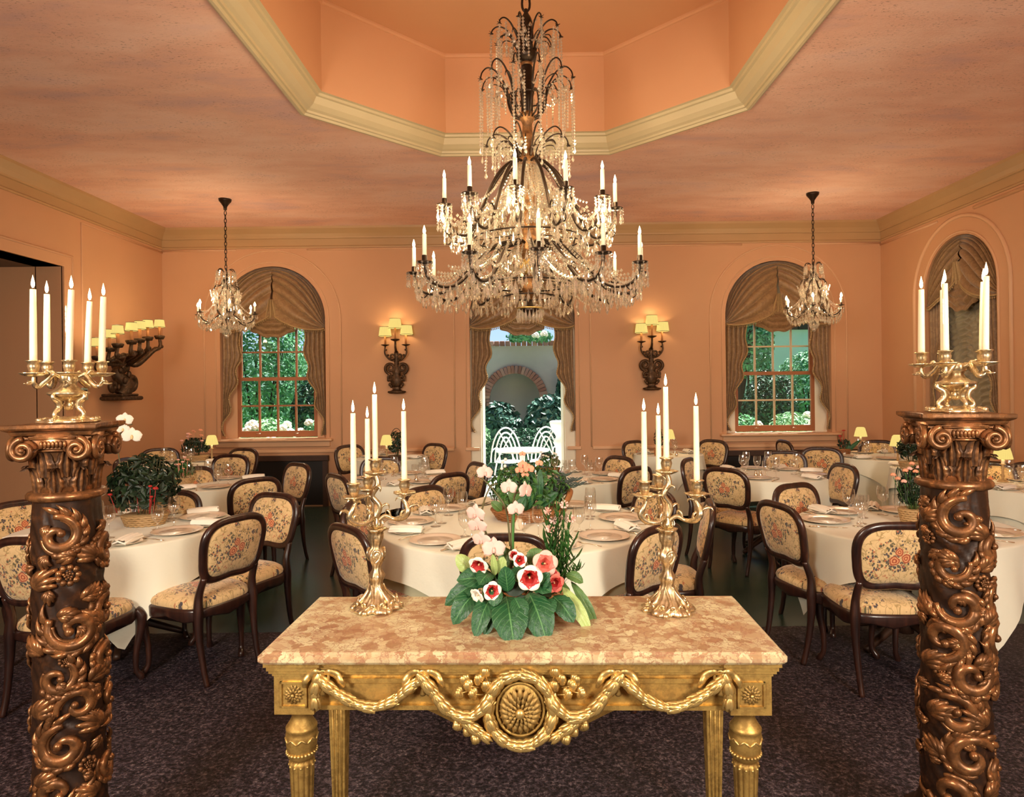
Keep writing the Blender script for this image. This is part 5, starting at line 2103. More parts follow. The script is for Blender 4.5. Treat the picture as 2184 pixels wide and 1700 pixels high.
def tier(n, path, radc, zc, a0, hgt, ndrop, sw, rr):
    S = smoothpath(path, 7)
    mb = MB()
    mb.tube(S, lerpl(rr, len(S)), 8)
    for (i0, s) in ((int(len(S) * .45), 1), (int(len(S) * .72), -1)):
        q = S[i0]
        S2 = smoothpath([q, q + V((.03, 0, .03 * s)), q + V((.055, 0, .01 * s)), q + V((.045, 0, -.015 * s))], 4)
        mb.tube(S2, lerpl([.006, .003], len(S2)), 5)
    arm = mb.mesh('candle_arm', M['iron'])
    pn = MB()
    pn.lathe([(.004, zc - .014), (.016, zc - .012), (.046, zc - .004), (.050, zc + .002), (.02, zc - .002), (.016, zc + .002), (.016, zc + .040), (.0125, zc + .042), (.0, zc + .042)], 16, TR((radc, 0, 0)))
    pan_ = pn.mesh('drip_pan', M['iron'])
    cd = MB().lathe([(0, zc + .02), (.0135, zc + .02), (.0125, zc + hgt), (.009, zc + hgt + .006), (0, zc + hgt + .008)], 12, TR((radc, 0, 0))).mesh('candle', M['candle'])
    bl = MB().lathe([(.003, zc + hgt + .004), (.0085, zc + hgt + .014), (.0095, zc + hgt + .024), (.005, zc + hgt + .042), (0, zc + hgt + .058)], 10, TR((radc, 0, 0))).mesh('bulb', M['bulb'])
    gl = MB()
    # rows of beads looped along the arm and under the pan
    i0 = int(len(S) * .30)
    for j in range(i0, len(S) - 4, 5):
        bead_line(gl, sag(S[j], S[min(j + 5, len(S) - 1)], .03, 8), .0075, .019)
    for j in range(8):
        a = 2 * PI * j / 8
        bead_line(gl, [(radc + .046 * cos(a), .046 * sin(a), zc - .006), (radc + .046 * cos(a), .046 * sin(a), zc - .045)], .0066, .017)
        gl.drop((radc + .046 * cos(a), .046 * sin(a), zc - .075), .0095, .055, 6)
    gm = gl.mesh('crystal_garland', M['crystal'])
    # swag to the next arm
    a2 = 2 * PI / n
    sg = MB()
    p1, p2 = V((radc, 0, zc - .01)), V((radc * cos(a2), radc * sin(a2), zc - .01))
    line = sag(p1, p2, sw, 14)
    bead_line(sg, line, .0085, .020)
    for j in range(2, 14, 2):
        q = line[j]
        sg.drop((q.x, q.y, q.z - .04), .009, .056, 6)
    q1, q2 = S[int(len(S) * .4)], RZ(a2) @ S[int(len(S) * .4)]
    line = sag(q1, q2, sw * .55, 10)
    bead_line(sg, line, .0075, .019)
    line2 = sag(V(S[int(len(S) * .12)]), RZ(a2 / 2) @ V((radc * .72, 0, zc + .02)), .06, 12)
    bead_line(sg, line2, .0075, .021)
    sm = sg.mesh('crystal_swag', M['crystal'])
    idx = [int(len(S) * (.42 + .50 * j / (ndrop - 1))) for j in range(ndrop)]
    for k in range(n):
        a = a0 + 2 * PI * k / n
        ar = inst('candle_arm', arm, main, RZ(a))
        inst('drip_pan', pan_, ar)
        c_ = inst('candle', cd, main, RZ(a))
        inst('bulb', bl, c_)
        inst('crystal_garland', gm, main, RZ(a))
        inst('crystal_swag', sm, main, RZ(a))
        for j, ii in enumerate(idx):
            q = S[min(ii, len(S) - 1)]
            inst('crystal_drop', big_drop_me if j % 2 else drop_me, ar, TR((q.x, q.y + (.012 if j % 2 else -.012), q.z - .012)))


tier(12, [(.045, 0, 1.14), (.12, 0, 1.135), (.20, 0, 1.06), (.27, 0, .94), (.325, 0, .82), (.37, 0, .70), (.43, 0, .63), (.50, 0, .64), (.55, 0, .70), (.575, 0, .765), (.575, 0, .80)], .575, .81, R(-90 - 8), .165, 9, .15, [.009, .011, .011, .010, .009, .008])
tier(12, [(.06, 0, .60), (.14, 0, .605), (.26, 0, .56), (.37, 0, .47), (.45, 0, .375), (.53, 0, .30), (.62, 0, .27), (.70, 0, .285), (.745, 0, .33), (.76, 0, .40)], .76, .41, R(-90 + 3.5), .165, 11, .14, [.011, .012, .012, .010, .009])
# inner crystal curtain round the shaft and the bottom fringe
mb = MB()
for k in range(28):
    a = 2 * PI * k / 28
    bead_line(mb, sag((.07 * cos(a), .07 * sin(a), 1.13), (.36 * cos(a + .1), .36 * sin(a + .1), .66), .06, 10), .0078, .022)
    if k % 2:
        bead_line(mb, sag((.08 * cos(a), .08 * sin(a), .60), (.44 * cos(a + .1), .44 * sin(a + .1), .30), .08, 10), .0078, .022)
        bead_line(mb, [(.20 * cos(a), .20 * sin(a), .80), (.20 * cos(a), .20 * sin(a), .62)], .0078, .02)
    bead_line(mb, sag((.09 * cos(a), .09 * sin(a), 1.10), (.24 * cos(a - .1), .24 * sin(a - .1), .86), .05, 8), .0085, .022)
    bead_line(mb, sag((.24 * cos(a), .24 * sin(a), .88), (.50 * cos(a + .15), .50 * sin(a + .15), .76), .08, 10), .0085, .022)
    bead_line(mb, sag((.30 * cos(a), .30 * sin(a), .56), (.68 * cos(a + .12), .68 * sin(a + .12), .36), .07, 12), .0085, .022)
    for q, zq in ((.28, .74), (.36, .60), (.30, .30), (.17, .22), (.20, .92), (.24, .80), (.40, .55), (.46, .24), (.55, .22), (.38, .28), (.64, .21), (.12, .75), (.16, .48), (.24, .40)):
        mb.drop((q * cos(a + q * 5), q * sin(a + q * 5), zq + .015 * sin(k * 2.3)), .0125, .085, 6)
mb.build('crystal_curtain', M['crystal'], main, kind='stuff')
for rr, zz in ((.17, .25), (.30, .33), (.36, .63)):
    mb = MB()
    mb.tube([(rr * cos(2 * PI * k / 40), rr * sin(2 * PI * k / 40), zz) for k in range(40)], .006, 5, closed=True)
    for k in range(4):
        a = k * PI / 2
        mb.tube([(.03 * cos(a), .03 * sin(a), zz + .04), (rr * cos(a), rr * sin(a), zz)], .004, 5)
    mb.build('support_ring', M['iron'], main)
MB().lathe([(.07, .168), (.088, .168), (.088, .176), (.07, .176)], 24).build('fringe_ring', M['goldhi'], main)
for k in range(20):
    a = 2 * PI * k / 20
    inst('crystal_drop', big_drop_me, main, TR((.08 * cos(a), .08 * sin(a), .166)))
MB().lathe([(0, .10), (.012, .105), (.03, .14), (.07, .170), (.03, .185), (.02, .23), (0, .235)], 16).build('finial', M['iron'], main)
for k in range(6):
    a = k * PI / 3 + .3
    lamp('chandelier_glow', 'POINT', (CX + .62 * cos(a), CY + .62 * sin(a), CB + .72), 11, (1, .76, .44), .06)
    lamp('chandelier_glow', 'POINT', (CX + .52 * cos(a + .5), CY + .52 * sin(a + .5), CB + 1.08), 8, (1, .76, .44), .06)


def small_chandelier(x, y, label):
    zb = 2.30
    t = thing('chandelier', label, 'chandelier', (x, y, zb), group='small crystal chandeliers')
    MB().lathe([(0, 1.50), (.018, 1.50), (.022, 1.54), (.045, 1.575), (.07, 1.605), (.075, ZC - zb), (0, ZC - zb)], 20).build('ceiling_canopy', M['iron'], t)
    zz = .80
    i = 0
    while zz < 1.49:
        mb = MB()
        link(mb, (0, 0, zz + .02), .056, .013, .0045, i % 2)
        mb.build('chain_link', M['iron'], t)
        zz += .046
        i += 1
    MB().lathe([(0, .02), (.015, .03), (.03, .06), (.012, .10), (.018, .18), (.035, .22), (.014, .27), (.012, .70), (.022, .72), (.012, .76), (.006, .81), (0, .812)], 14).build('stem', M['iron'], t)
    mb = MB()
    for k in range(6):
        a = k * PI / 3
        c_, s_ = cos(a), sin(a)
        S = smoothpath([(.012 * c_, .012 * s_, .74), (.05 * c_, .05 * s_, .79), (.09 * c_, .09 * s_, .785), (.10 * c_, .10 * s_, .755)], 4)
        mb.tube(S, .0055, 5)
        S = smoothpath([(.012 * c_, .012 * s_, .70), (.07 * c_, .07 * s_, .60), (.12 * c_, .12 * s_, .59), (.15 * c_, .15 * s_, .565), (.15 * c_, .15 * s_, .53)], 4)
        mb.tube(S, .0055, 5)
        S = smoothpath([(.012 * c_, .012 * s_, .70), (.045 * c_, .045 * s_, .55), (.10 * c_, .10 * s_, .42), (.11 * c_, .11 * s_, .30), (.05 * c_, .05 * s_, .22), (.02 * c_, .02 * s_, .22)], 4)
        mb.tube(S, .006, 5)
    mb.build('scroll_frame', M['iron'], t, kind='stuff')
    arm = MB()
    S = smoothpath([(.02, 0, .20), (.08, 0, .245), (.15, 0, .20), (.22, 0, .15), (.29, 0, .16), (.33, 0, .20), (.34, 0, .25)], 6)
    arm.tube(S, .007, 6)
    arm.lathe([(.004, .245), (.034, .252), (.036, .256), (.012, .256), (.010, .285), (0, .286)], 12, TR((.34, 0, 0)))
    am = arm.mesh('candle_arm', M['iron'])
    cm = MB().lathe([(0, .26), (.0095, .26), (.0095, .345), (0, .347)], 10, TR((.34, 0, 0))).mesh('candle', M['candle'])
    bm = MB().lathe([(.004, .345), (.013, .357), (.014, .368), (.007, .388), (0, .402)], 10, TR((.34, 0, 0))).mesh('bulb', M['bulb'])
    g = MB()
    for j in range(8, len(S) - 3, 3):
        q = S[j]
        bead_line(g, [q, (q.x, q.y, q.z - .03)], .007, .018)
        g.drop((q.x, q.y, q.z - .065), .011, .055, 6)
    for j in range(6):
        a = 2 * PI * j / 6
        g.drop((.34 + .03 * cos(a), .03 * sin(a), .215), .010, .06, 6)
    bead_line(g, sag((.05, 0, .60), (.33, 0, .26), .10), .0085, .022)
    bead_line(g, sag((.10, .03, .76), (.15, 0, .53), .04), .0085, .022)
    bead_line(g, sag((.15, 0, .53), (.13, .13, .53), .08), .0085, .022)
    bead_line(g, sag((.15, 0, .52), (.10, .06, .30), .06), .0085, .021)
    bead_line(g, sag((.34, 0, .25), (.34 * .5, .34 * .866, .25), .10), .0085, .022)
    for q, zq, sz in ((.10, .70, .09), (.05, .62, .09), (.12, .33, .08), (.17, .28, .08), (.20, .21, .08), (.26, .16, .08), (.07, .24, .09), (.15, .43, .08), (.10, .74, .07), (.15, .49, .08), (.085, .55, .06), (.13, .40, .07), (.06, .36, .07), (.10, .12, .07), (.16, .10, .07), (.04, .05, .08), (.22, .08, .06)):
        for dj in (-.2, .2):
            g.drop((q * cos(dj), q * sin(dj), zq), .018, sz * 1.15, 6)
    gm = g.mesh('crystal_garland', M['crystal'])
    for k in range(6):
        a = k * PI / 3 + (.0 if x < 0 else .08)
        ar = inst('candle_arm', am, t, RZ(a))
        c_ = inst('candle', cm, ar)
        inst('bulb', bm, c_)
        inst('crystal_garland', gm, t, RZ(a))
    mb = MB()
    mb.ball((0, 0, .0), (.028, .028, .034), 10, 6)
    mb.build('crystal_ball', M['crystal'], t)
    for k in range(3):
        a = k * 2 * PI / 3 + .5
        lamp('small_chandelier_glow', 'POINT', (x + .34 * cos(a), y + .34 * sin(a), zb + .46), 11, (1, .76, .46), .04)
    return t


p = at(480, 425, z=ZC)
small_chandelier(p.x, p.y, 'small crystal chandelier on a long chain before the left window')
p = at(1733, 412, z=ZC)
small_chandelier(p.x, p.y, 'small crystal chandelier on a long chain before the right back window')

# ================================================================ WALL SCONCES
def shade_at(t, p, s=1.0, parent=None):
    mb = MB()
    x, y, z = p
    o = thing_part('lamp_shade', MB().lathe([(.062 * s, -.045 * s), (.050 * s, .045 * s), (.048 * s, .045 * s), (.060 * s, -.045 * s)], 28, caps=False), M['shade'], t, p)
    e = MB()
    e.tube([(.0625 * s * cos(2 * PI * k / 24), .0625 * s * sin(2 * PI * k / 24), -.045 * s) for k in range(24)], .0028, 5, closed=True)
    e.tube([(.0505 * s * cos(2 * PI * k / 24), .0505 * s * sin(2 * PI * k / 24), .045 * s) for k in range(24)], .0028, 5, closed=True)
    e.build('shade_trim', M['darkwood'], o)
    return o


def thing_part(nm, mb, mat, t, loc):
    return mb.build(nm, mat, t, loc)


def small_sconce(px, py, label, side):
    p = at(px, py, WY)
    t = thing('wall_sconce', label, 'sconce', (p.x, WY, p.z), group='three light sconces on the back wall')
    # local: z up from the ledge, y negative towards the room
    mb = MB()
    mb.lathe([(0, -.02), (.10, -.02), (.125, -.005), (.12, .012), (.07, .022), (.05, .04), (.06, .06), (.035, .085), (.0, .09)], 20, TR((0, -.07, 0)) @ Matrix.Diagonal((1, .55, 1, 1)), lambda a, r, q: r * (1 + .06 * cos(a * 7)))
    mb.build('ledge', M['carved'], t)
    mb = MB()
    mb.lathe([(0, .05), (.05, .06), (.075, .10), (.085, .16), (.075, .21), (.05, .25), (.07, .29), (.05, .34), (.03, .38), (.035, .44), (.025, .50), (.03, .56), (.0, .60)], 20, TR((0, -.06, 0)) @ Matrix.Diagonal((1, .7, 1, 1)), lambda a, r, q: r * (1 + .10 * cos(a * 5 + q * 50)))
    mb.build('carved_body', M['carved'], t)
    for s in (-1, 1):
        mb = MB()
        sp = spiral(30, .085, 1.5, -PI / 2 if s > 0 else -PI / 2, s, .8)
        mb.tube([(s * .085 + q0 * 1.0, -.07, .335 + q1) for q0, q1 in sp], lerpl([.020, .024, .018, .010], 31), 7)
        sp = spiral(24, .05, 1.3, PI / 2, -s, .8)
        mb.tube([(s * .075 + q0, -.08, .20 + q1) for q0, q1 in sp], lerpl([.016, .018, .008], 25), 7)
        sp = spiral(24, .045, 1.2, -PI / 2, -s, .8)
        mb.tube([(s * .055 + q0, -.08, .50 + q1) for q0, q1 in sp], lerpl([.012, .014, .007], 25), 7)
        for k in range(5):
            mb.ball((s * (.03 + .02 * k), -.09, .12 + .05 * sin(k * 2)), (.02, .014, .026), 7, 5)
        mb.build('carved_scroll', M['carved'], t)
        mb = MB()
        S = smoothpath([(s * .02, -.07, .44), (s * .09, -.10, .46), (s * .15, -.11, .54), (s * .145, -.11, .64)], 6)
        mb.tube(S, lerpl([.016, .013, .011], len(S)), 7)
        for k in range(4):
            mb.ball((s * (.05 + .03 * k), -.10, .455 + .03 * k * k * .5), (.018, .013, .016), 6, 5)
        mb.lathe([(0, .635), (.05, .655), (.056, .665), (.02, .668), (0, .668)], 14, TR((s * .145, -.11, 0)), lambda a, r, q: r * (1 + .1 * cos(a * 6)))
        am = mb.build('arm', M['carved'], t)
        MB().lathe([(0, .66), (.014, .66), (.014, .80), (0, .80)], 10, TR((s * .145, -.11, 0))).build('candle_sleeve', M['terracotta'], am)
        shade_at(t, (s * .145 + (.0 if s < 0 else .01), -.11, .845 + (.0 if s < 0 else .02)), 1.45)
    mb = MB()
    mb.tube([(0, -.07, .56), (0, -.12, .62), (0, -.13, .72)], [.02, .016, .014], 7)
    mb.lathe([(0, .70), (.06, .725), (.068, .737), (.02, .742), (0, .742)], 14, TR((0, -.13, 0)))
    am = mb.build('arm', M['carved'], t)
    MB().lathe([(0, .74), (.014, .74), (.014, .92), (0, .92)], 10, TR((0, -.13, 0))).build('candle_sleeve', M['terracotta'], am)
    shade_at(t, (0, -.13, .955), 1.5)
    for (dx, dz) in ((-.145, .86), (.145, .86), (0, .97)):
        lamp('sconce_bulb', 'POINT', (p.x + dx, WY - .13, p.z + dz + .02), 1.7, (1, .72, .38), .03)


small_sconce(848, 836, 'carved dark three light sconce on the back wall, left of the doorway', 'left')
small_sconce(1388, 829, 'carved dark three light sconce on the back wall, right of the doorway', 'right')

XS = -4.72
pb = atX(274, 845, -4.85)
t = thing('wall_sconce', 'large dark carved sconce with a fan of seven shaded lights on the left wall', 'sconce', (-HW, pb.y, pb.z))
mb = MB()
mb.bev(.0, .30, -.21, .21, -.05, .0, .015)
mb.bev(.0, .26, -.17, .17, .0, .03, .008)
mb.build('ledge', M['carved'], t)
mb = MB()
S = smoothpath([(.14, .0, .02), (.18, .05, .14), (.12, -.03, .27), (.18, .02, .40), (.20, 0, .52)], 7)
mb.tube(S, lerpl([.10, .085, .075, .07, .05], len(S)), 10)
for k in range(16):
    a = k * 2.4
    mb.ball((.15 + .08 * cos(a), .08 * sin(a), .06 + .026 * k), (.03, .03, .045), 7, 5)
mb.build('carved_body', M['carved'], t)
for s, zc_, rr in ((1, .17, .10), (-1, .12, .06)):
    mb = MB()
    sp = spiral(34, rr, 1.8, -PI / 2, s, .85)
    mb.tube([(.16, s * .19 + q0, zc_ + q1) for q0, q1 in sp], lerpl([.028, .032, .02, .01], 35), 8)
    mb.build('carved_scroll', M['carved'], t)
for i, (px, py, X) in enumerate(((208, 730, -4.75), (233, 712, -4.62), (251, 703, -4.5), (280, 697, -4.45), (298, 694, -4.45), (315, 691, -4.5), (340, 690, -4.6))):
    q = atX(px, py, X) - V((-HW, pb.y, pb.z))
    c0 = V((.19, 0, .46))
    S = smoothpath([c0, c0 + V((.10, q.y * .30, -.02 - .05 * abs(i - 3) / 3)), V((q.x * .9, q.y * .75, q.z * .62)), V((q.x, q.y * 1.03, q.z - .30)), V((q.x, q.y, q.z - .19))], 6)
    mb = MB()
    mb.tube(S, lerpl([.04, .034, .03, .022, .018], len(S)), 8)
    for j in (8, 13, 18):
        w = S[j]
        mb.ball(w + V((0, .02, .01)), (.034, .034, .028), 7, 5)
    mb.lathe([(0, q.z - .205), (.045, q.z - .20), (.062, q.z - .165), (.056, q.z - .155), (.02, q.z - .15), (0, q.z - .15)], 14, TR((q.x, q.y, 0)), lambda a, r, w: r * (1 + .14 * cos(a * 6)))
    am = mb.build('arm', M['carved'], t)
    MB().lathe([(0, q.z - .15), (.016, q.z - .15), (.016, q.z - .03), (0, q.z - .03)], 10, TR((q.x, q.y, 0))).build('candle_sleeve', M['terracotta'], am)
    shade_at(t, q, 1.05)
    if i % 2 == 0:
        lamp('sconce_bulb', 'POINT', V((-HW, pb.y, pb.z)) + q + V((0, 0, .07)), 2.4, (1, .72, .38), .03)
for c_, e_ in ((-1.53, 2.2), (1.452, 2.22)):
    lamp('candle_glow', 'POINT', (c_, e_, 2.02), 1.6, (1, .70, .36), .05)
for c_, e_ in ((-.53, 2.38), (.51, 2.34)):
    lamp('candle_glow', 'POINT', (c_, e_, 1.66), 1.2, (1, .70, .36), .05)
# ================================================================ PLANTS
def leaf_obj(name, base, tip, w, mat, parent, up=(0, 0, 1), arch=.25, cup=.15, ruffle=.0, shape=1.0, origin=(0, 0, 0), n=(8, 12)):
    """broad leaf from base to tip (world points); arch lifts the middle along up"""
    b, t = V(base) - V(origin), V(tip) - V(origin)
    ax = t - b
    L = ax.length
    axn = ax.normalized()
    upv = V(up) - axn * V(up).dot(axn)
    upv = upv.normalized() if upv.length > 1e-4 else axn.orthogonal().normalized()
    side = axn.cross(upv)
    nu, nv = n
    vs, uvs, fs = [], [], []
    for j in range(nv + 1):
        v = j / nv
        wd = w * .5 * (sin(PI * v ** (1.05 * shape)) ** .55) if 0 < v < 1 else w * .015
        for i in range(nu + 1):
            u = i / nu
            s = (u - .5) * 2
            p = b + ax * v + upv * (arch * L * sin(PI * v) * .8 - arch * L * .2 * v) + side * s * wd + upv * (cup * wd * s * s - .06 * wd * cos(s * 6) - cup * wd * .2 * (abs(s) < .08))
            p = p + upv * (ruffle * wd * sin(v * 32 + (3 if s > 0 else 0)) * abs(s) ** 2)
            p = p + upv * (.05 * wd * sin((v - abs(s) * .25) * 42) * (1 - abs(s) * .3))
            vs.append(tuple(p))
            uvs.append((u, v))
    for j in range(nv):
        for i in range(nu):
            a = j * (nu + 1) + i
            fs.append((a, a + 1, a + nu + 2, a + nu + 1))
    me = bpy.data.meshes.new(name)
    me.from_pydata(vs, [], fs)
    ul = me.uv_layers.new(name='UVMap')
    li = [0] * len(me.loops)
    me.loops.foreach_get('vertex_index', li)
    ul.data.foreach_set('uv', [c for k in li for c in uvs[k]])
    me.polygons.foreach_set('use_smooth', [True] * len(fs))
    me.materials.append(mat)
    me.update()
    o = bpy.data.objects.new(name, me)
    COL.objects.link(o)
    o.parent = parent
    return o


def trumpet(name, c, d, r, outer, inner, parent, origin, lobes=5, depth=1.0):
    """gloxinia bloom: tube, flared rim with lobes; d = facing direction"""
    Mx = TR(V(c) - V(origin)) @ frame(d, (1, 0, .2))
    mb = MB()
    N = 40
    prof = [(.10, -1.0 * depth), (.22, -.75 * depth), (.36, -.4 * depth), (.48, -.12 * depth), (.66, .03), (.86, .07), (1.0, .02), (1.03, -.04)]
    rows = []
    for q, z in prof:
        row = []
        for k in range(N):
            a = 2 * PI * k / N
            lob = 1 + .15 * (abs(cos(a * lobes / 2)) - .65) * max(0, q - .5) * 2.0
            zz = z + .09 * sin(a * lobes * 2) * max(0, q - .6)
            row.append((r * q * lob * cos(a), r * q * lob * sin(a), r * zz))
        rows.append(row)
    vs = [p for x in rows for p in x]
    for i in range(len(rows) - 1):
        fs = []
        for k in range(N):
            f = (i * N + k, i * N + (k + 1) % N, i * N + N + (k + 1) % N, i * N + N + k)
            fs.append(f)
        mb.slot = 1 if i < 4 else 0
        lo = i * N
        sub = vs[lo:lo + 2 * N]
        mb.add(sub, [tuple(q - lo for q in f) for f in fs], True, Mx)
    # red blotches run out between the lobes
    mb.slot = 1
    for k in range(lobes):
        a = 2 * PI * (k + .5) / lobes
        tri = []
        for (q, da, z) in ((.45, -.45, -.10), (.45, .45, -.10), (.68, .34, .052), (.84, .0, .088), (.68, -.34, .052)):
            tri.append((r * q * cos(a + da), r * q * sin(a + da), r * (z + .02)))
        mb.add(tri, [(0, 1, 2, 3, 4)], True, Mx)
    o = mb.build(name, [outer, inner], parent)
    MB().ball((0, 0, -.25 * r), (.08 * r, .08 * r, .2 * r), 7, 5, Mx).build('stigma', M['yellowglass'], o)
    return o


def orchid(name, c, d, r, mat, parent, origin, lip):
    Mx = TR(V(c) - V(origin)) @ frame(d, (1, 0, 0))
    mb = MB()
    for (a, L, w, z) in ((90, 1.0, .62, -.03), (210, .98, .60, -.03), (330, .98, .60, -.03), (10, 1.05, 1.05, .05), (170, 1.05, 1.05, .05)):
        a = R(a)
        def fn(u, v, a=a, L=L, w=w, z=z):
            s = (u - .5) * 2
            ww = w * .55 * sin(PI * min(1, .08 + .92 * v)) ** .65
            x, y = L * v, s * ww
            return (r * (x * cos(a) - y * sin(a)), r * (x * sin(a) + y * cos(a)), r * (z + .28 * v * (1 - v) - .12 * s * s * v))
        mb.grid(fn, 6, 7, M=Mx)
    o = mb.build(name, mat, parent)
    b = MB()
    b.ball((0, -.16 * r, .14 * r), (.14 * r, .26 * r, .12 * r), 8, 6, Mx)
    b.ball((0, .03 * r, .14 * r), (.10 * r, .10 * r, .14 * r), 8, 6, Mx)
    b.build('orchid_lip', lip, o)
    return o


# ---- the arrangement on the console
fo = at(1100, 1285, z=CZ)
fo = V((fo.x, 2.28, CZ))
glx = thing('gloxinia_plant', 'leafy red and white gloxinia in a low basket in the middle of the marble top', 'plant', fo)
mb = MB()
for k in range(3):
    z0, r0 = .008 + .018 * k, .072 + .006 * k
    mb.tube([(r0 * cos(2 * PI * i / 36), r0 * .8 * sin(2 * PI * i / 36), z0 + .003 * (1 if (i + k) % 2 else -1)) for i in range(36)], .011, 6, closed=True)
mb.lathe([(0, .004), (.07, .004), (.07, .04), (0, .05)], 24, Matrix.Diagonal((1, .8, 1, 1)))
mb.build('basket', M['terracotta'], glx)
Yc = fo.y
LV = [  # base px, tip px, base dY, tip dY, width, mat, arch, cup
    ((1080, 1272), (1096, 1373), -.08, -.215, .118, 'gloxleaf', .20, .10),
    ((1128, 1264), (1166, 1366), -.06, -.185, .104, 'gloxleaf', .22, .10),
    ((1050, 1268), (1013, 1358), -.06, -.175, .066, 'gloxleaf', .25, .25),
    ((1062, 1275), (1034, 1354), -.05, -.16, .060, 'gloxleaf', .25, .2),
    ((1018, 1262), (966, 1330), -.02, -.10, .074, 'gloxleaf', .30, .15),
    ((1040, 1232), (948, 1290), .0, -.04, .062, 'gloxleaf', .18, .2),
    ((1058, 1240), (975, 1236), -.01, -.06, .080, 'gloxleaf', .22, .2),
    ((1083, 1262), (1077, 1208), -.10, -.12, .058, 'gloxleaf', .10, .15),
    ((1010, 1226), (974, 1184), .0, -.02, .056, 'paleleaf', .12, -.2),
    ((1056, 1228), (1051, 1182), -.03, -.05, .024, 'paleleaf', .12, .5),
    ((1066, 1226), (1074, 1188), -.02, -.04, .042, 'paleleaf', .15, .2),
    ((1146, 1262), (1172, 1222), -.08, -.11, .050, 'gloxleaf', .18, .2),
    ((1180, 1272), (1224, 1326), -.05, -.12, .070, 'gloxleaf', .25, .15),
    ((1200, 1252), (1260, 1352), -.02, -.10, .046, 'paleleaf', .16, .1),
    ((1218, 1240), (1274, 1338), .02, -.03, .036, 'oliveleaf', .15, .2),
    ((1128, 1206), (1156, 1172), .02, .04, .062, 'oliveleaf', .15, .2),
    ((1206, 1226), (1244, 1242), .02, .0, .040, 'oliveleaf', .30, .2),
    ((1060, 1255), (1052, 1293), -.10, -.14, .052, 'gloxleaf', .2, .15),
    ((1080, 1222), (1080, 1168), .03, .05, .058, 'oliveleaf', .10, .3),
    ((1160, 1280), (1178, 1310), -.09, -.15, .060, 'gloxleaf', .2, .2),
    ((1098, 1275), (1118, 1318), -.12, -.17, .06, 'gloxleaf', .1, .2),
    ((1130, 1240), (1175, 1262), -.05, -.12, .07, 'gloxleaf', .2, .2),
    ((1045, 1222), (1022, 1246), -.03, -.10, .06, 'gloxleaf', .2, .2),
    ((1150, 1225), (1195, 1225), .03, .02, .06, 'oliveleaf', .2, .2),
    ((1085, 1230), (1120, 1225), -.02, -.07, .055, 'gloxleaf', .2, .2),
    ((1110, 1245), (1020, 1285), .10, .14, .08, 'oliveleaf', .3, .2), ((1120, 1245), (1225, 1280), .10, .15, .08, 'oliveleaf', .3, .2)]
for (b, t_, db, dt, w, m, ar, cp) in LV:
    leaf_obj('leaf', at(b[0], b[1], Yc + db), at(t_[0], t_[1], Yc + dt), w, M[m], glx, up=(0, -.75, .65), arch=ar, cup=cp, ruffle=.11, origin=fo)
GF = [((1020, 1207), -.06, .033, (-.25, -.85, -.35), 'white_petal', 'red_petal'), ((1109, 1195), -.03, .024, (.2, -.75, .2), 'white_petal', 'red_petal'),
      ((1130, 1234), -.13, .041, (.05, -1, -.02), 'white_petal', 'red_petal'), ((1163, 1202), -.05, .042, (.15, -.95, .25), 'palepink_petal', 'pink_petal'),
      ((1184, 1245), -.08, .032, (.35, -.9, -.1), 'pink_petal', 'red_petal'), ((1179, 1228), -.05, .025, (.3, -.8, .4), 'pink_petal', 'red_petal'),
      ((1050, 1261), -.13, .030, (.3, -.95, .1), 'white_petal', 'red_petal'), ((1017, 1272), -.11, .027, (-.55, -.65, -.3), 'white_petal', 'white_petal'),
      ((1096, 1184), .0, .019, (-.1, -.9, .3), 'white_petal', 'red_petal')]
for (c, dy, r, dr, mo, mi) in GF:
    o = trumpet('flower', at(c[0], c[1], Yc + dy), dr, r, M[mo], M[mi], glx, fo)
    p = at(c[0], c[1], Yc + dy) - fo - V(dr).normalized() * r * .8
    MB().tube(smoothpath([p, p * .75 + V((0, .0, .03)), V((p.x * .35, p.y * .4, .08))], 5), .0035, 6).build('flower_stalk', M['greenstalk'], glx)
lf = MB()
rg = random.Random(5)
for k in range(30):
    a, e = rg.uniform(0, 6.28), rg.uniform(.02, .12)
    c = V((.11 * cos(a), .085 * sin(a), e + .02))
    Mx = TR(c) @ frame((cos(a), sin(a), rg.uniform(.2, 1)), (0, 0, 1))
    lf.grid(lambda u, v: ((u - .5) * .05 * sin(PI * (.1 + .8 * v)), (v - .5) * .07, .006 * sin(PI * v)), 2, 4, M=Mx)
lf.build('undergrowth', M['darkgreen'], glx, kind='stuff')

# orchid spray
oo = V((fo.x + .0, Yc + .03, CZ + .0))
orc = thing('orchid_plant', 'blush pink orchid spray rising behind the gloxinia on the console', 'plant', oo)
def stalk(parent, pts, r, org, mat='stalk', nm='stalk'):
    S = smoothpath([V(p) - V(org) for p in pts], 7)
    return MB().tube(S, lerpl(r if hasattr(r, '__len__') else [r, r * .7], len(S)), 6).build(nm, M[mat], parent)
OY = Yc + .02
stalk(orc, [V((oo.x, OY, CZ + .05)), at(1090, 1225, OY), at(1091, 1160, OY), at(1093, 1100, OY), at(1098, 1056, OY - .01), at(1110, 1050, OY - .02), at(1120, 1046, OY - .02)], [.005, .004, .003], oo)
stalk(orc, [at(1088, 1165, OY), at(1080, 1090, OY), at(1058, 1052, OY), at(1030, 1022, OY), at(1013, 1014, OY), at(1034, 1008, OY - .02)], [.0035, .002], oo)
stalk(orc, [at(1066, 1230, OY), at(1045, 1160, OY - .02), at(1030, 1118, OY - .03), at(1028, 1092, OY - .03), at(1035, 1062, OY), at(1048, 1036, OY + .02), at(1062, 1032, OY + .02)], [.004, .0025], oo)
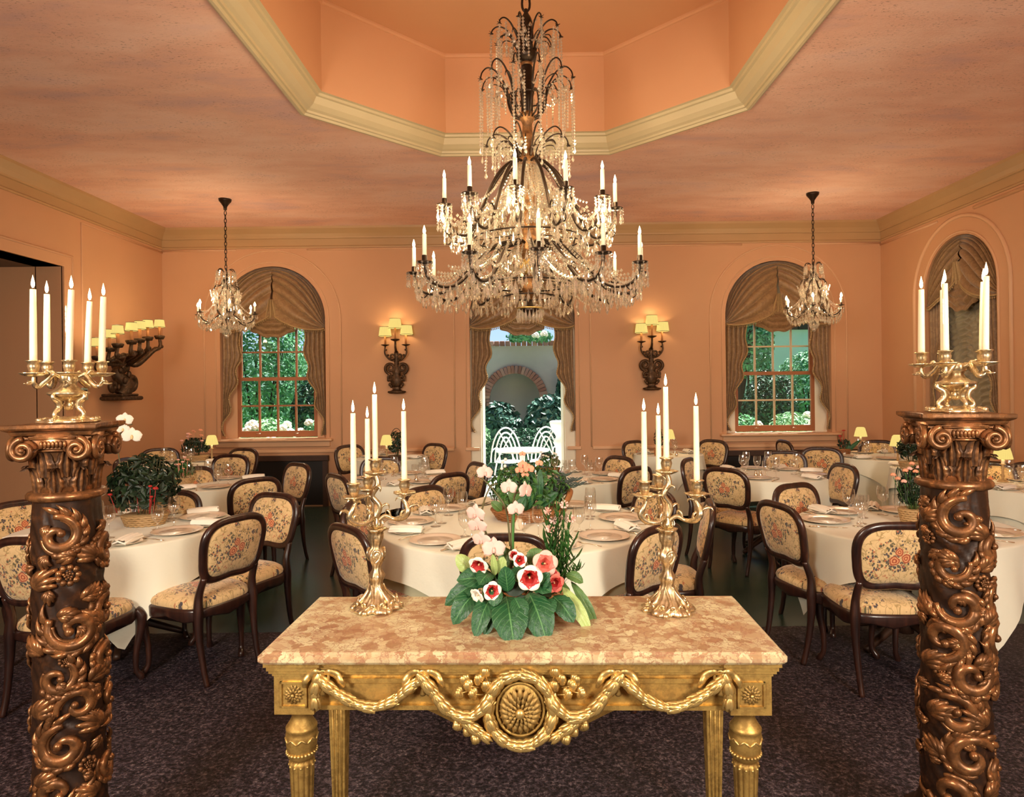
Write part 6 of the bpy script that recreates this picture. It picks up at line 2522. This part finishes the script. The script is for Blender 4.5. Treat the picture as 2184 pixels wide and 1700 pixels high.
stalk(orc, [at(1093, 1200, OY), at(1094, 1130, OY), at(1096, 1095, OY)], [.0055, .005], oo, 'greenstalk', 'support_stake')
for (c, dy, r, d) in (((1014, 1096), -.04, .036, (-.4, -.8, -.1)), ((1018, 1122), -.05, .034, (-.2, -.9, -.3)), ((1027, 1152), -.05, .034, (-.3, -.9, -.2)), ((1053, 1170), -.06, .040, (.1, -.95, .2)),
                      ((1085, 1040), -.02, .031, (-.3, -.9, .1)), ((1121, 1047), -.03, .034, (.75, -.6, .1)), ((1100, 1086), -.03, .030, (.2, -.9, .1)), ((1034, 1008), -.02, .030, (.4, -.85, .2))):
    orchid('orchid_bloom', at(c[0], c[1], OY + dy), d, r, M['blush_petal'], orc, oo, M['palepink_petal'])
for s in (-1, 1):
    leaf_obj('leaf', (oo.x, OY, CZ + .06), (oo.x + s * .15, OY + .06, CZ + .10), .05, M['oliveleaf'], orc, arch=.2, origin=oo)
MB().lathe([(0, .0), (.05, .0), (.062, .085), (.055, .085), (0, .07)], 20).build('pot', M['terracotta'], orc)

# pink dianthus with narrow leaves
do = V((at(1186, 1240, Yc + .05).x, Yc + .05, CZ))
dia = thing('dianthus_plant', 'tall narrow-leaved pink dianthus at the right of the console flowers', 'plant', do)
MB().lathe([(0, .0), (.04, .0), (.048, .07), (.042, .07), (0, .06)], 18).build('pot', M['terracotta'], dia)
rg = random.Random(9)
tops = [(1204, 1078), (1166, 1092), (1191, 1105), (1218, 1108), (1180, 1112), (1172, 1130), (1210, 1140), (1225, 1150), (1190, 1090), (1200, 1160), (1228, 1190), (1160, 1150), (1236, 1215)]
blooms = 0
for i, (px, py) in enumerate(tops):
    top = at(px, py, Yc + .03 + rg.uniform(-.03, .04))
    b = do + V((rg.uniform(-.02, .02), rg.uniform(-.02, .02), .07))
    mid = b.lerp(top, .5) + V((rg.uniform(-.01, .01), 0, .01))
    S = smoothpath([b - do, mid - do, top - do], 8)
    mb = MB()
    mb.tube(S, lerpl([.0028, .0018], len(S)), 5)
    for j in range(2, len(S)):
        for s in (0, 1):
            a = j * 1.57 + s * PI + i
            l = rg.uniform(.030, .052)
            q = S[j]
            d = V((cos(a), sin(a), .55)).normalized()
            Mx = TR(q) @ frame(d.cross(V((0, 0, 1))).cross(d) * -1 + V((0, 0, .01)), d)
            mb.grid(lambda u, v: (l * v, (u - .5) * .0085 * sin(PI * (.1 + .85 * v)), -.014 * v * v), 2, 4, M=Mx)
    mb.build('leafy_stem', M['green'], dia)
    if i < 6:
        Mx = TR(top - do) @ frame((rg.uniform(-.4, .4), -.7, .6), (1, 0, 0))
        f = MB()
        for k in range(14):
            a = 2 * PI * k / 14
            rr = .016 if k % 2 else .012
            f.grid(lambda u, v: (rr * v * cos(a + (u - .5) * .6), rr * v * sin(a + (u - .5) * .6), .004 + .004 * (k % 2) + .003 * sin(u * 12)), 2, 2, M=Mx)
        f.lathe([(0, -.018), (.005, -.016), (.006, 0), (0, .002)], 8, Mx)
        f.build('bloom', M['palepink_petal'] if i % 2 else M['blush_petal'], dia)


# ---- generic bushes of leaves
def leafball(mb, c, rad, n, size, rg, lean_=.5, narrow=.45):
    for k in range(n):
        a = rg.uniform(0, 2 * PI)
        ct = rg.uniform(-.6, 1)
        st = math.sqrt(max(0, 1 - ct * ct))
        q = rg.uniform(.55, 1.0) ** .5
        p = V(c) + V((rad[0] * st * cos(a) * q, rad[1] * st * sin(a) * q, rad[2] * ct * q))
        d = V((st * cos(a), st * sin(a), ct + rg.uniform(-.4, .6)))
        s = size * rg.uniform(.6, 1.3)
        Mx = TR(p) @ frame(d + V((rg.uniform(-.6, .6), rg.uniform(-.6, .6), rg.uniform(-.3, .6))), (rg.uniform(-1, 1), rg.uniform(-1, 1), rg.uniform(-1, .2)))
        w = s * narrow
        mb.add([(-s * .5, 0, 0), (-s * .1, w * .5, s * .07), (s * .5, 0, -s * .10), (-s * .1, -w * .5, s * .07)], [(0, 1, 2), (0, 2, 3)], False, Mx)


def plant_basket(name, label, x, y, z, rx, ry, h, mats, basket, bh, blooms=(), n=420, leaf=.05, seed=1, cat='plant', core=True, narrow=.45, spread=1.05):
    rg = random.Random(seed)
    t = thing(name, label, cat, (x, y, z))
    mb = MB()
    for k in range(max(3, int(bh / .014))):
        z0 = .008 + .014 * k
        q = .80 + .20 * k / (bh / .014)
        N = 40
        mb.tube([(rx * q * cos(2 * PI * i / N), ry * q * sin(2 * PI * i / N), z0 + .0025 * (1 if (i + k) % 2 else -1)) for i in range(N)], .008, 5, closed=True)
    mb.lathe([(0, .002), (.78, .002), (.95, bh * .95), (0, bh * .95)], 28, Matrix.Diagonal((rx, ry, 1, 1)))
    mb.build('basket', basket, t)
    mb = MB()
    leafball(mb, (0, 0, bh + h * .45), (rx * spread, ry * spread, h * .55), n, leaf, rg, narrow=narrow)
    mb.build('foliage', mats, t, kind='stuff')
    mb = MB()
    for k in range(12):
        a = rg.uniform(0, 6.28)
        q = rg.uniform(.2, .9)
        S = smoothpath([(rx * .4 * q * cos(a), ry * .4 * q * sin(a), bh * .8), (rx * .8 * q * cos(a), ry * .8 * q * sin(a), bh + h * .5), (rx * q * cos(a), ry * q * sin(a), bh + h * .9)], 4)
        mb.tube(S, .003, 4)
    mb.build('stems', M['stalk'], t)
    for (bx, by, bz, r, mt) in blooms:
        f = MB()
        N = 3
        for k in range(18):
            a = 2.4 * k
            e = .2 + .9 * k / 18
            d = V((cos(a) * cos(e), sin(a) * cos(e), sin(e)))
            f.ball(V((bx, by, bz)) + d * r * .6, (r * .42, r * .42, r * .30), 6, 4)
        f.tube([(bx, by, bz - r * .2), (bx * .8, by * .8, bh + .02)], .0022, 4)
        f.build('bloom', mt, t)
    return t


# big rattan basket on the centre table
bt = at(1128, 1112, z=TB[1]['zt'])
t = plant_basket('flower_basket', 'round rattan basket of orchids and greenery on the large centre table', bt.x, bt.y + .1, TB[1]['zt'], .265, .20, .30, M['green'], M['wicker'], .075, (), 520, .055, 31)
rgb_ = random.Random(3)
mb = MB()
mb.tube([(.28 * cos(R(-40) + R(95) * i / 20), .19 * sin(R(-40) + R(95) * i / 20), .09 + .09 * sin(PI * i / 20)) for i in range(21)], .022, 7)
mb.build('basket_back_rim', M['wicker'], t)
org = V((bt.x, bt.y + .1, TB[1]['zt']))
for (b, tp, w, m, dy) in (((1125, 1090), (1112, 985), .17, 'gloxleaf', -.04), ((1150, 1075), (1152, 1000), .05, 'gloxleaf', -.12), ((1130, 1080), (1165, 1005), .07, 'gloxleaf', -.06), ((1105, 1085), (1090, 1025), .09, 'oliveleaf', -.1), ((1145, 1085), (1190, 1050), .07, 'gloxleaf', -.1), ((1085, 1085), (1060, 1040), .07, 'oliveleaf', -.08), ((1160, 1085), (1178, 1020), .06, 'gloxleaf', 0), ((1120, 1090), (1140, 1030), .08, 'gloxleaf', -.14), ((1100, 1100), (1120, 1060), .07, 'gloxleaf', -.18), ((1070, 1090), (1048, 1070), .06, 'oliveleaf', -.1)):
    leaf_obj('leaf', at(b[0], b[1], org.y + dy), at(tp[0], tp[1], org.y + dy - .02), w, M[m], t, up=(0, -.8, .5), arch=.18, cup=.2, origin=org)
for (px, py, r) in ((1114, 968, .022), (1115, 992, .034), (1128, 1000, .036), (1108, 1003, .030), (1150, 988, .026), (1120, 1013, .026)):
    orchid('orchid_bloom', at(px, py, org.y - .14), (.1, -.9, .25), r, M['coral_petal'], t, org, M['pink_petal'])
for (px, py) in ((1072, 985), (1077, 994), (1081, 1003), (1070, 1000), (1078, 980)):
    q = at(px, py, org.y) - org
    MB().ball(q, .012, 7, 5).build('white_bloom', M['white_petal'], t)
mb = MB()
for (px, py) in ((1215, 1030), (1225, 1040), (1232, 1025), (1205, 1045), (1195, 1025), (1238, 1035), (1210, 1015), (1190, 1060)):
    tip = at(px, py, org.y - .02) - org
    S = smoothpath([V((tip.x * .6, 0, .08)), tip * .7 + V((0, 0, .05)), tip], 5)
    mb.tube(S, .0025, 4)
    for j in range(3, len(S)):
        for s in (-1, 1):
            Mx = TR(S[j]) @ frame((0, -1, .3), (s, 0, .7))
            mb.grid(lambda u, v: (.045 * v, (u - .5) * .010 * sin(PI * (.1 + .8 * v)), 0), 1, 3, M=Mx)
mb.build('trailing_sprays', M['darkgreen'], t, kind='stuff')


def rb(rg, n, rx, ry, z0, z1, r, mats):
    return [(rg.uniform(-rx, rx), rg.uniform(-ry, 0), rg.uniform(z0, z1), r * rg.uniform(.8, 1.2), rg.choice(mats)) for _ in range(n)]


rgx = random.Random(77)
pp = at(300, 1122, z=TB[2]['zt'])
t = plant_basket('potted_kalanchoe', 'dark leafy plant with small red blooms in a straw basket on the front left table', pp.x, pp.y + .05, TB[2]['zt'], .15, .12, .40, M['darkgreen'], M['strawwicker'], .075, rb(rgx, 14, .18, .16, .14, .28, .016, [M['red_petal'], M['coral_petal']]), 900, .06, 12, spread=1.5)
og = V((pp.x, pp.y + .05, TB[2]['zt']))
for (b, tp, w) in (((285, 1075), (228, 1015), .07), ((300, 1075), (355, 1010), .06), ((280, 1070), (262, 1000), .06)):
    leaf_obj('leaf', at(b[0], b[1], og.y), at(tp[0], tp[1], og.y + .05), w, M['darkgreen'], t, up=(0, -.6, .7), arch=.15, origin=og)
stalk(t, [at(275, 1080, og.y), at(258, 1000, og.y), at(252, 950, og.y), at(262, 915, og.y), at(282, 905, og.y - .03)], [.005, .003], og)
for (px, py, r) in ((281, 930, .060), (266, 895, .050), (262, 915, .04)):
    orchid('orchid_bloom', at(px, py, og.y - .03), (.5, -.8, .1), r, M['white_petal'], t, og, M['yellowglass'])
pp = at(383, 1036, z=TB[4]['zt'])
plant_basket('flower_pot', 'small pink flowered pot plant on the second left table', pp.x, pp.y + .05, TB[4]['zt'], .10, .09, .17, M['green'], M['strawwicker'], .07, rb(rgx, 8, .10, .09, .14, .26, .017, [M['coral_petal'], M['palepink_petal']]), 200, .05, 13)
pp = at(412, 985, z=TB[5]['zt'])
plant_basket('flower_pot', 'bushy pink rose plant in a straw basket on the left window table', pp.x, pp.y + .06, TB[5]['zt'], .17, .13, .22, M['darkgreen'], M['strawwicker'], .08, rb(rgx, 9, .14, .1, .24, .40, .026, [M['palepink_petal'], M['coral_petal']]), 320, .06, 14)
pp = at(846, 984, z=TB[7]['zt'])
t = plant_basket('topiary_pot', 'small dark cone topiary in a brown pot on the back wall table', pp.x, pp.y, TB[7]['zt'], .10, .09, .30, M['darkgreen'], M['darkwood'], .07, (), 260, .05, 15)
mb = MB()
mb.tube([(.09 * cos(PI * i / 14), 0, .16 + .24 * sin(PI * i / 14)) for i in range(15)], .004, 5)
mb.build('wire_hoop', M['iron'], t)
pp = at(1405, 972, z=TB[9]['zt'])
plant_basket('flower_pot', 'slender dark sprig in a terracotta pot beside the right sconce table lamp', pp.x, pp.y, TB[9]['zt'], .06, .06, .26, M['darkgreen'], M['terracotta'], .10, (), 80, .05, 16)
pp = at(1800, 970, z=TB[11]['zt'])
t = plant_basket('flower_pot', 'red tulip plant with broad leaves on the far right corner table', pp.x, pp.y, TB[11]['zt'], .08, .07, .12, M['darkgreen'], M['wicker'], .08, rb(rgx, 4, .06, .05, .22, .30, .020, [M['red_petal']]), 60, .05, 17)
og = V((pp.x, pp.y, TB[11]['zt']))
for (tp, w) in (((1785, 975), .06), ((1835, 938), .05), ((1812, 940), .05), ((1790, 955), .05)):
    leaf_obj('leaf', at(1803, 970, og.y), at(tp[0], tp[1], og.y - .03), w, M['gloxleaf'], t, up=(0, -.6, .7), arch=.15, origin=og)
pp = at(1952, 1118, z=TB[3]['zt'])
t = plant_basket('carnation_pot', 'pink carnations in a wicker pot on the front right table, left of the column', pp.x, pp.y, TB[3]['zt'], .095, .085, .26, M['darkgreen'], M['strawwicker'], .10, [], 520, .05, 18, narrow=.22)
og = V((pp.x, pp.y, TB[3]['zt']))
rgc = random.Random(4)
for (px, py) in ((1905, 1014), (1931, 1005), (1940, 1001), (1953, 1007), (1928, 1028), (1968, 1008), (1970, 1036), (1945, 990), (1915, 1022), (1960, 998)):
    q = at(px, py, og.y - .05 + rgc.uniform(-.04, .04)) - og
    f = MB()
    for k in range(16):
        a = 2.4 * k
        e = .1 + 1.2 * k / 16
        d = V((cos(a) * cos(e), sin(a) * cos(e), sin(e)))
        f.ball(q + d * .010, (.009, .009, .007), 6, 4)
    b = f.build('bloom', M['coral_petal'] if px % 2 else M['palepink_petal'], t)
    S = smoothpath([(q.x * .3, q.y * .3, .1), (q.x * .75, q.y * .75, q.z * .6 + .03), (q.x, q.y, q.z - .01)], 5)
    MB().tube(S, .002, 4).build('bloom_stem', M['greenstalk'], b)
mb = MB()
for k in range(26):
    a = rgc.uniform(0, 6.28)
    rr = rgc.uniform(.10, .17)
    S = smoothpath([(.03 * cos(a), .03 * sin(a), .12), (rr * .8 * cos(a), rr * .8 * sin(a), rgc.uniform(.2, .36)), (rr * cos(a), rr * sin(a), rgc.uniform(.08, .26))], 5)
    mb.tube(S, lerpl([.003, .005, .0005], len(S)), 4, flat=.3)
mb.build('strap_leaves', M['darkgreen'], t, kind='stuff')
pp = at(1958, 1000, z=TB[12]['zt'])
plant_basket('flower_pot', 'dark bushy plant behind the right column on the right wall table', pp.x - .06, pp.y, TB[12]['zt'], .13, .11, .28, M['darkgreen'], M['strawwicker'], .08, (), 300, .06, 19)
pp = at(1190, 1012, z=TB[8]['zt'])
plant_basket('flower_pot', 'low white flowered plant on the table before the garden doorway', pp.x - .08, pp.y + .1, TB[8]['zt'], .11, .1, .14, M['green'], M['wicker'], .06, rb(rgx, 6, .1, .08, .14, .22, .016, [M['white_petal']]), 160, .05, 20)
# ================================================================ GARDEN
mb = MB()
mb.bb(-14, 14, WY + .3, 24, -.16, -.06)
struct('ground_terrace', mb, M['paving'])
mb = MB()
mb.bb(-14, -1.6, WY + .45, 22, -.1, -.04)
mb.bb(1.7, 14, WY + .45, 22, -.1, -.04)
struct('ground_lawn', mb, M['lawn'])
GY = 14.2
# niche wall with a brick arch
nc = at(1098, 850, GY)
NX, NS = nc.x, nc.z
NRI, NRO = .53, .72
mb = MB()
wall_holes(mb, lambda u, v, d: (u, GY + d, v), -1.9, 2.1, at(1115, 738, GY).z, [dict(u0=NX - NRI - .02, u1=NX + NRI + .02, v0=-.1, v1=NS)], .45)
mb.bb(NX - NRI - .1, NX + NRI + .1, GY + .45, GY + .5, -.1, NS + .8)
nw = struct('wall_garden', mb, M['stucco'])
bm = MB().bev(-.5, .5, -.5, .5, -.5, .5, .08).mesh('brick', M['brick'])
rg = random.Random(21)
nb = 26
for k in range(nb):
    a = PI * (k + .5) / nb
    rm = (NRI + NRO) / 2
    Mx = TR((NX + rm * cos(a), GY - .02 - rg.uniform(0, .015), NS + rm * sin(a))) @ Matrix.Rotation(-a + PI / 2, 4, 'Y') @ Matrix.Diagonal((.070, .10, NRO - NRI - .015, 1))
    inst('brick', bm, nw, Mx)
z = NS - .04
j = 0
while z > .0:
    for s in (-1, 1):
        for w in range(2):
            x = NX + s * (NRI + .045 + .095 * w)
            inst('brick', bm, nw, TR((x, GY - .02 - rg.uniform(0, .015), z)) @ Matrix.Diagonal((.085, .10, .066, 1)))
    z -= .078
    j += 1
zt = at(1115, 738, GY).z
for k in range(34):
    inst('brick', bm, nw, TR((-1.85 + .118 * k, GY + .1, zt + .055)) @ Matrix.Diagonal((.105, .40, .105, 1)))
mb = MB()
mb.bb(-14, -1.9, 18.5, 18.8, -.1, 1.7)
mb.bb(2.1, 14, 16.5, 16.8, -.1, 3.1)
mb.bb(-14, 14, 24, 24.3, -.1, 3.0)
struct('wall_garden_boundary', mb, M['greywall'])
mb = MB()
for k in range(40):
    mb.bb(2.1 + .3 * k, 2.1 + .3 * k + .27, 16.35, 16.45, 3.0, 3.55)
o = mb.build('garden_fence', M['bark'])
tag(o, 'brown slatted fence top along the garden wall beyond the right window', 'fence', kind='stuff')


def bush(name, label, c, rad, n, size, mats, seed, heads=0, hr=.09, narrow=.5, trunk=True, group=None):
    rg = random.Random(seed)
    t = thing(name, label, 'shrub' if name != 'tree' else 'tree', (c[0], c[1], -.06), group=group)
    mb = MB()
    zc = c[2] + .06
    leafball(mb, (0, 0, zc), rad, int(n * 2.0), size * .66, rg, narrow=narrow)
    mb.build('foliage', mats, t, kind='stuff')
    mb = MB()
    for k in range(5 if trunk else 0):
        a = rg.uniform(0, 6.28)
        mb.tube(smoothpath([(.03 * cos(a), .03 * sin(a), 0), (rad[0] * .2 * cos(a), rad[1] * .2 * sin(a), zc * .5), (rad[0] * .5 * cos(a), rad[1] * .5 * sin(a), zc + rad[2] * .3)], 4), lerpl([.05, .03, .01], 9), 6)
    if trunk:
        mb.build('stems', M['bark'], t)
    for k in range(heads):
        a = rg.uniform(PI, 2 * PI)
        e = rg.uniform(.0, 1.0)
        p = V((rad[0] * cos(a) * cos(e), rad[1] * sin(a) * cos(e), zc + rad[2] * sin(e)))
        f = MB()
        for q in range(16):
            b = 2.4 * q
            ee = -.3 + 1.7 * q / 16
            f.ball(p + V((cos(b) * cos(ee), sin(b) * cos(ee), sin(ee))) * hr * .6, hr * .38, 6, 4)
        f.build('flower_head', M['white_petal'], t)
    return t


GR = 'shrubs beyond the windows'
bush('hydrangea_bush', 'white hydrangea bush under the left window, left one', (-4.10, 10.6, .75), (.42, .45, .45), 700, .13, M['gardenpale'], 1, 9, .085)
bush('hydrangea_bush', 'white hydrangea bush under the left window, right one', (-3.22, 10.7, .72), (.44, .45, .48), 700, .13, M['gardengreen'], 2, 9, .085)
bush('garden_shrub', 'tall bright green shrub filling the left half of the left window', (-5.4, 13.4, 1.9), (1.0, .8, 1.9), 2600, .17, M['gardengreen'], 3)
bush('garden_shrub', 'pale feathery shrub high behind the middle of the left window', (-4.6, 17.0, 2.9), (2.2, 1.0, 1.7), 3000, .20, M['gardenpale'], 4, narrow=.35)
bush('garden_shrub', 'dark shrub at the lower right of the left window', (-3.75, 12.3, 1.1), (.6, .5, .95), 1500, .16, M['gardendark'], 5)
bush('garden_shrub', 'mid green shrub at the far left beyond the left window', (-8.2, 15.0, 2.0), (1.6, 1.0, 2.1), 2200, .19, M['gardengreen'], 6)
bush('rose_bush', 'white rose bush under the right window, left one', (3.55, 10.7, .72), (.42, .45, .45), 700, .12, M['gardengreen'], 7, 4, .085)
bush('rose_bush', 'white rose bush under the right window, right one', (4.42, 10.8, .74), (.44, .45, .45), 700, .12, M['gardenpale'], 8, 4, .085)
bush('garden_shrub', 'mid green shrub in the lower right of the right window', (6.0, 13.6, 1.25), (.9, .6, 1.1), 1700, .16, M['gardengreen'], 9)
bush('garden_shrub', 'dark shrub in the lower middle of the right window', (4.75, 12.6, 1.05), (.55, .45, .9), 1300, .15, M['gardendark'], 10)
t = bush('tree', 'leaning garden tree behind the left panes of the right window', (5.05, 14.7, 2.55), (.55, .6, 1.4), 1300, .20, M['gardengreen'], 11, narrow=.4)
mb = MB()
mb.tube(smoothpath([(-.35, 0, 0), (-.25, -.1, 1.2), (-.05, 0, 2.2), (.15, 0, 3.2), (.2, 0, 4.2)], 6), lerpl([.10, .08, .05], 25), 8)
mb.build('trunk', M['bark'], t)
bush('garden_shrub', 'broad blue green planting in front of the brick niche, left one', (-.50, 13.2, .75), (.5, .38, .62), 480, .26, M['bluegreen'], 12, narrow=.6)
bush('garden_shrub', 'broad blue green planting in front of the brick niche, right one', (.52, 13.1, .80), (.52, .38, .70), 520, .26, M['bluegreen'], 13, narrow=.6)
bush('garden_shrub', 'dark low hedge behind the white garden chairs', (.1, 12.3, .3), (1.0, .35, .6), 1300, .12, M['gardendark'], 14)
bush('garden_shrub', 'climber on the right of the brick niche', (1.0, 13.9, 1.55), (.30, .2, .55), 420, .17, M['bluegreen'], 15, narrow=.6)
bush('garden_shrub', 'pale variegated shrub left of the doorway view', (-.95, 12.4, .55), (.35, .3, .55), 500, .13, M['gardenpale'], 16)
t = bush('garden_shrub', 'overhanging green spray above the brick niche', (.15, 13.85, 2.70), (.5, .22, .18), 260, .16, M['gardengreen'], 17, heads=3, hr=.09, trunk=False)


def iron_chair(x, y, rz, label):
    t = thing('garden_chair', label, 'chair', (x, y, -.06), rz, group='white iron garden chairs')
    mb = MB()
    mb.lathe([(0, .45), (.21, .45), (.22, .46), (.21, .47), (0, .475)], 24)
    mb.build('seat', M['whiteiron'], t)
    for sx in (-1, 1):
        for sy in (-1, 1):
            S = smoothpath([(sx * .17, sy * .17, .45), (sx * .20, sy * .20, .25), (sx * .22, sy * .22, 0)], 4)
            MB().tube(S, .013, 6).build('leg', M['whiteiron'], t)
    for k, (r, h) in enumerate(((.26, .58), (.19, .50), (.12, .42))):
        mb = MB()
        mb.tube([(r * cos(PI * i / 20), .20, .46 + h * sin(PI * i / 20)) for i in range(21)], .013, 6)
        mb.build('back_hoop', M['whiteiron'], t)
    mb = MB()
    for s in (-1, 1):
        mb.tube([(s * .18, .20, .46), (-s * .12, .20, .98)], .010, 6)
        mb.tube(smoothpath([(s * .25, .20, .62), (s * .27, .02, .66), (s * .24, -.16, .66), (s * .21, -.17, .46)], 5), .012, 6)
    mb.build('back_lattice', M['whiteiron'], t)
    return t


iron_chair(-.24, 11.0, 2.9, 'white iron hoop backed garden chair, left one outside the doorway')
iron_chair(.33, 11.1, 3.4, 'white iron hoop backed garden chair, right one outside the doorway')
t = thing('pedestal', 'white ornamental pedestal urn just outside the doorway on the right', 'urn', (.62, 10.9, -.06))
MB().bev(-.16, .16, -.16, .16, 0, .12, .01).build('plinth', M['whiteiron'], t)
MB().lathe([(.13, .12), (.10, .2), (.09, .7), (.13, .78), (.10, .82), (.07, .9), (.16, 1.02), (.19, 1.12), (.16, 1.14), (.0, 1.1)], 24).build('urn', M['whiteiron'], t)
t = thing('garden_table', 'round white iron garden table outside the doorway', 'table', (-.02, 10.3, -.06))
MB().lathe([(0, .70), (.42, .70), (.43, .715), (.42, .73), (0, .735)], 32).build('tabletop', M['whiteiron'], t)
MB().lathe([(.22, 0), (.22, .02), (.04, .06), (.03, .4), (.05, .69), (.04, .70)], 16).build('pedestal', M['whiteiron'], t)

# pieces too small to pick apart stay joined inside their part
for o in SC.objects:
    if o.parent is not None and o.type == 'MESH':
        b = o.name.split('.')[0]
        if b in ('crystal_strand', 'crystal_garland', 'crystal_swag', 'bead_collar', 'garland', 'egg_band', 'leafy_stem', 'stems', 'fringe', 'carved_frond', 'carved_rosette', 'glazing_bars', 'carved_body', 'bloom', 'flower_head', 'back_lattice', 'basket'):
            o['kind'] = 'stuff'
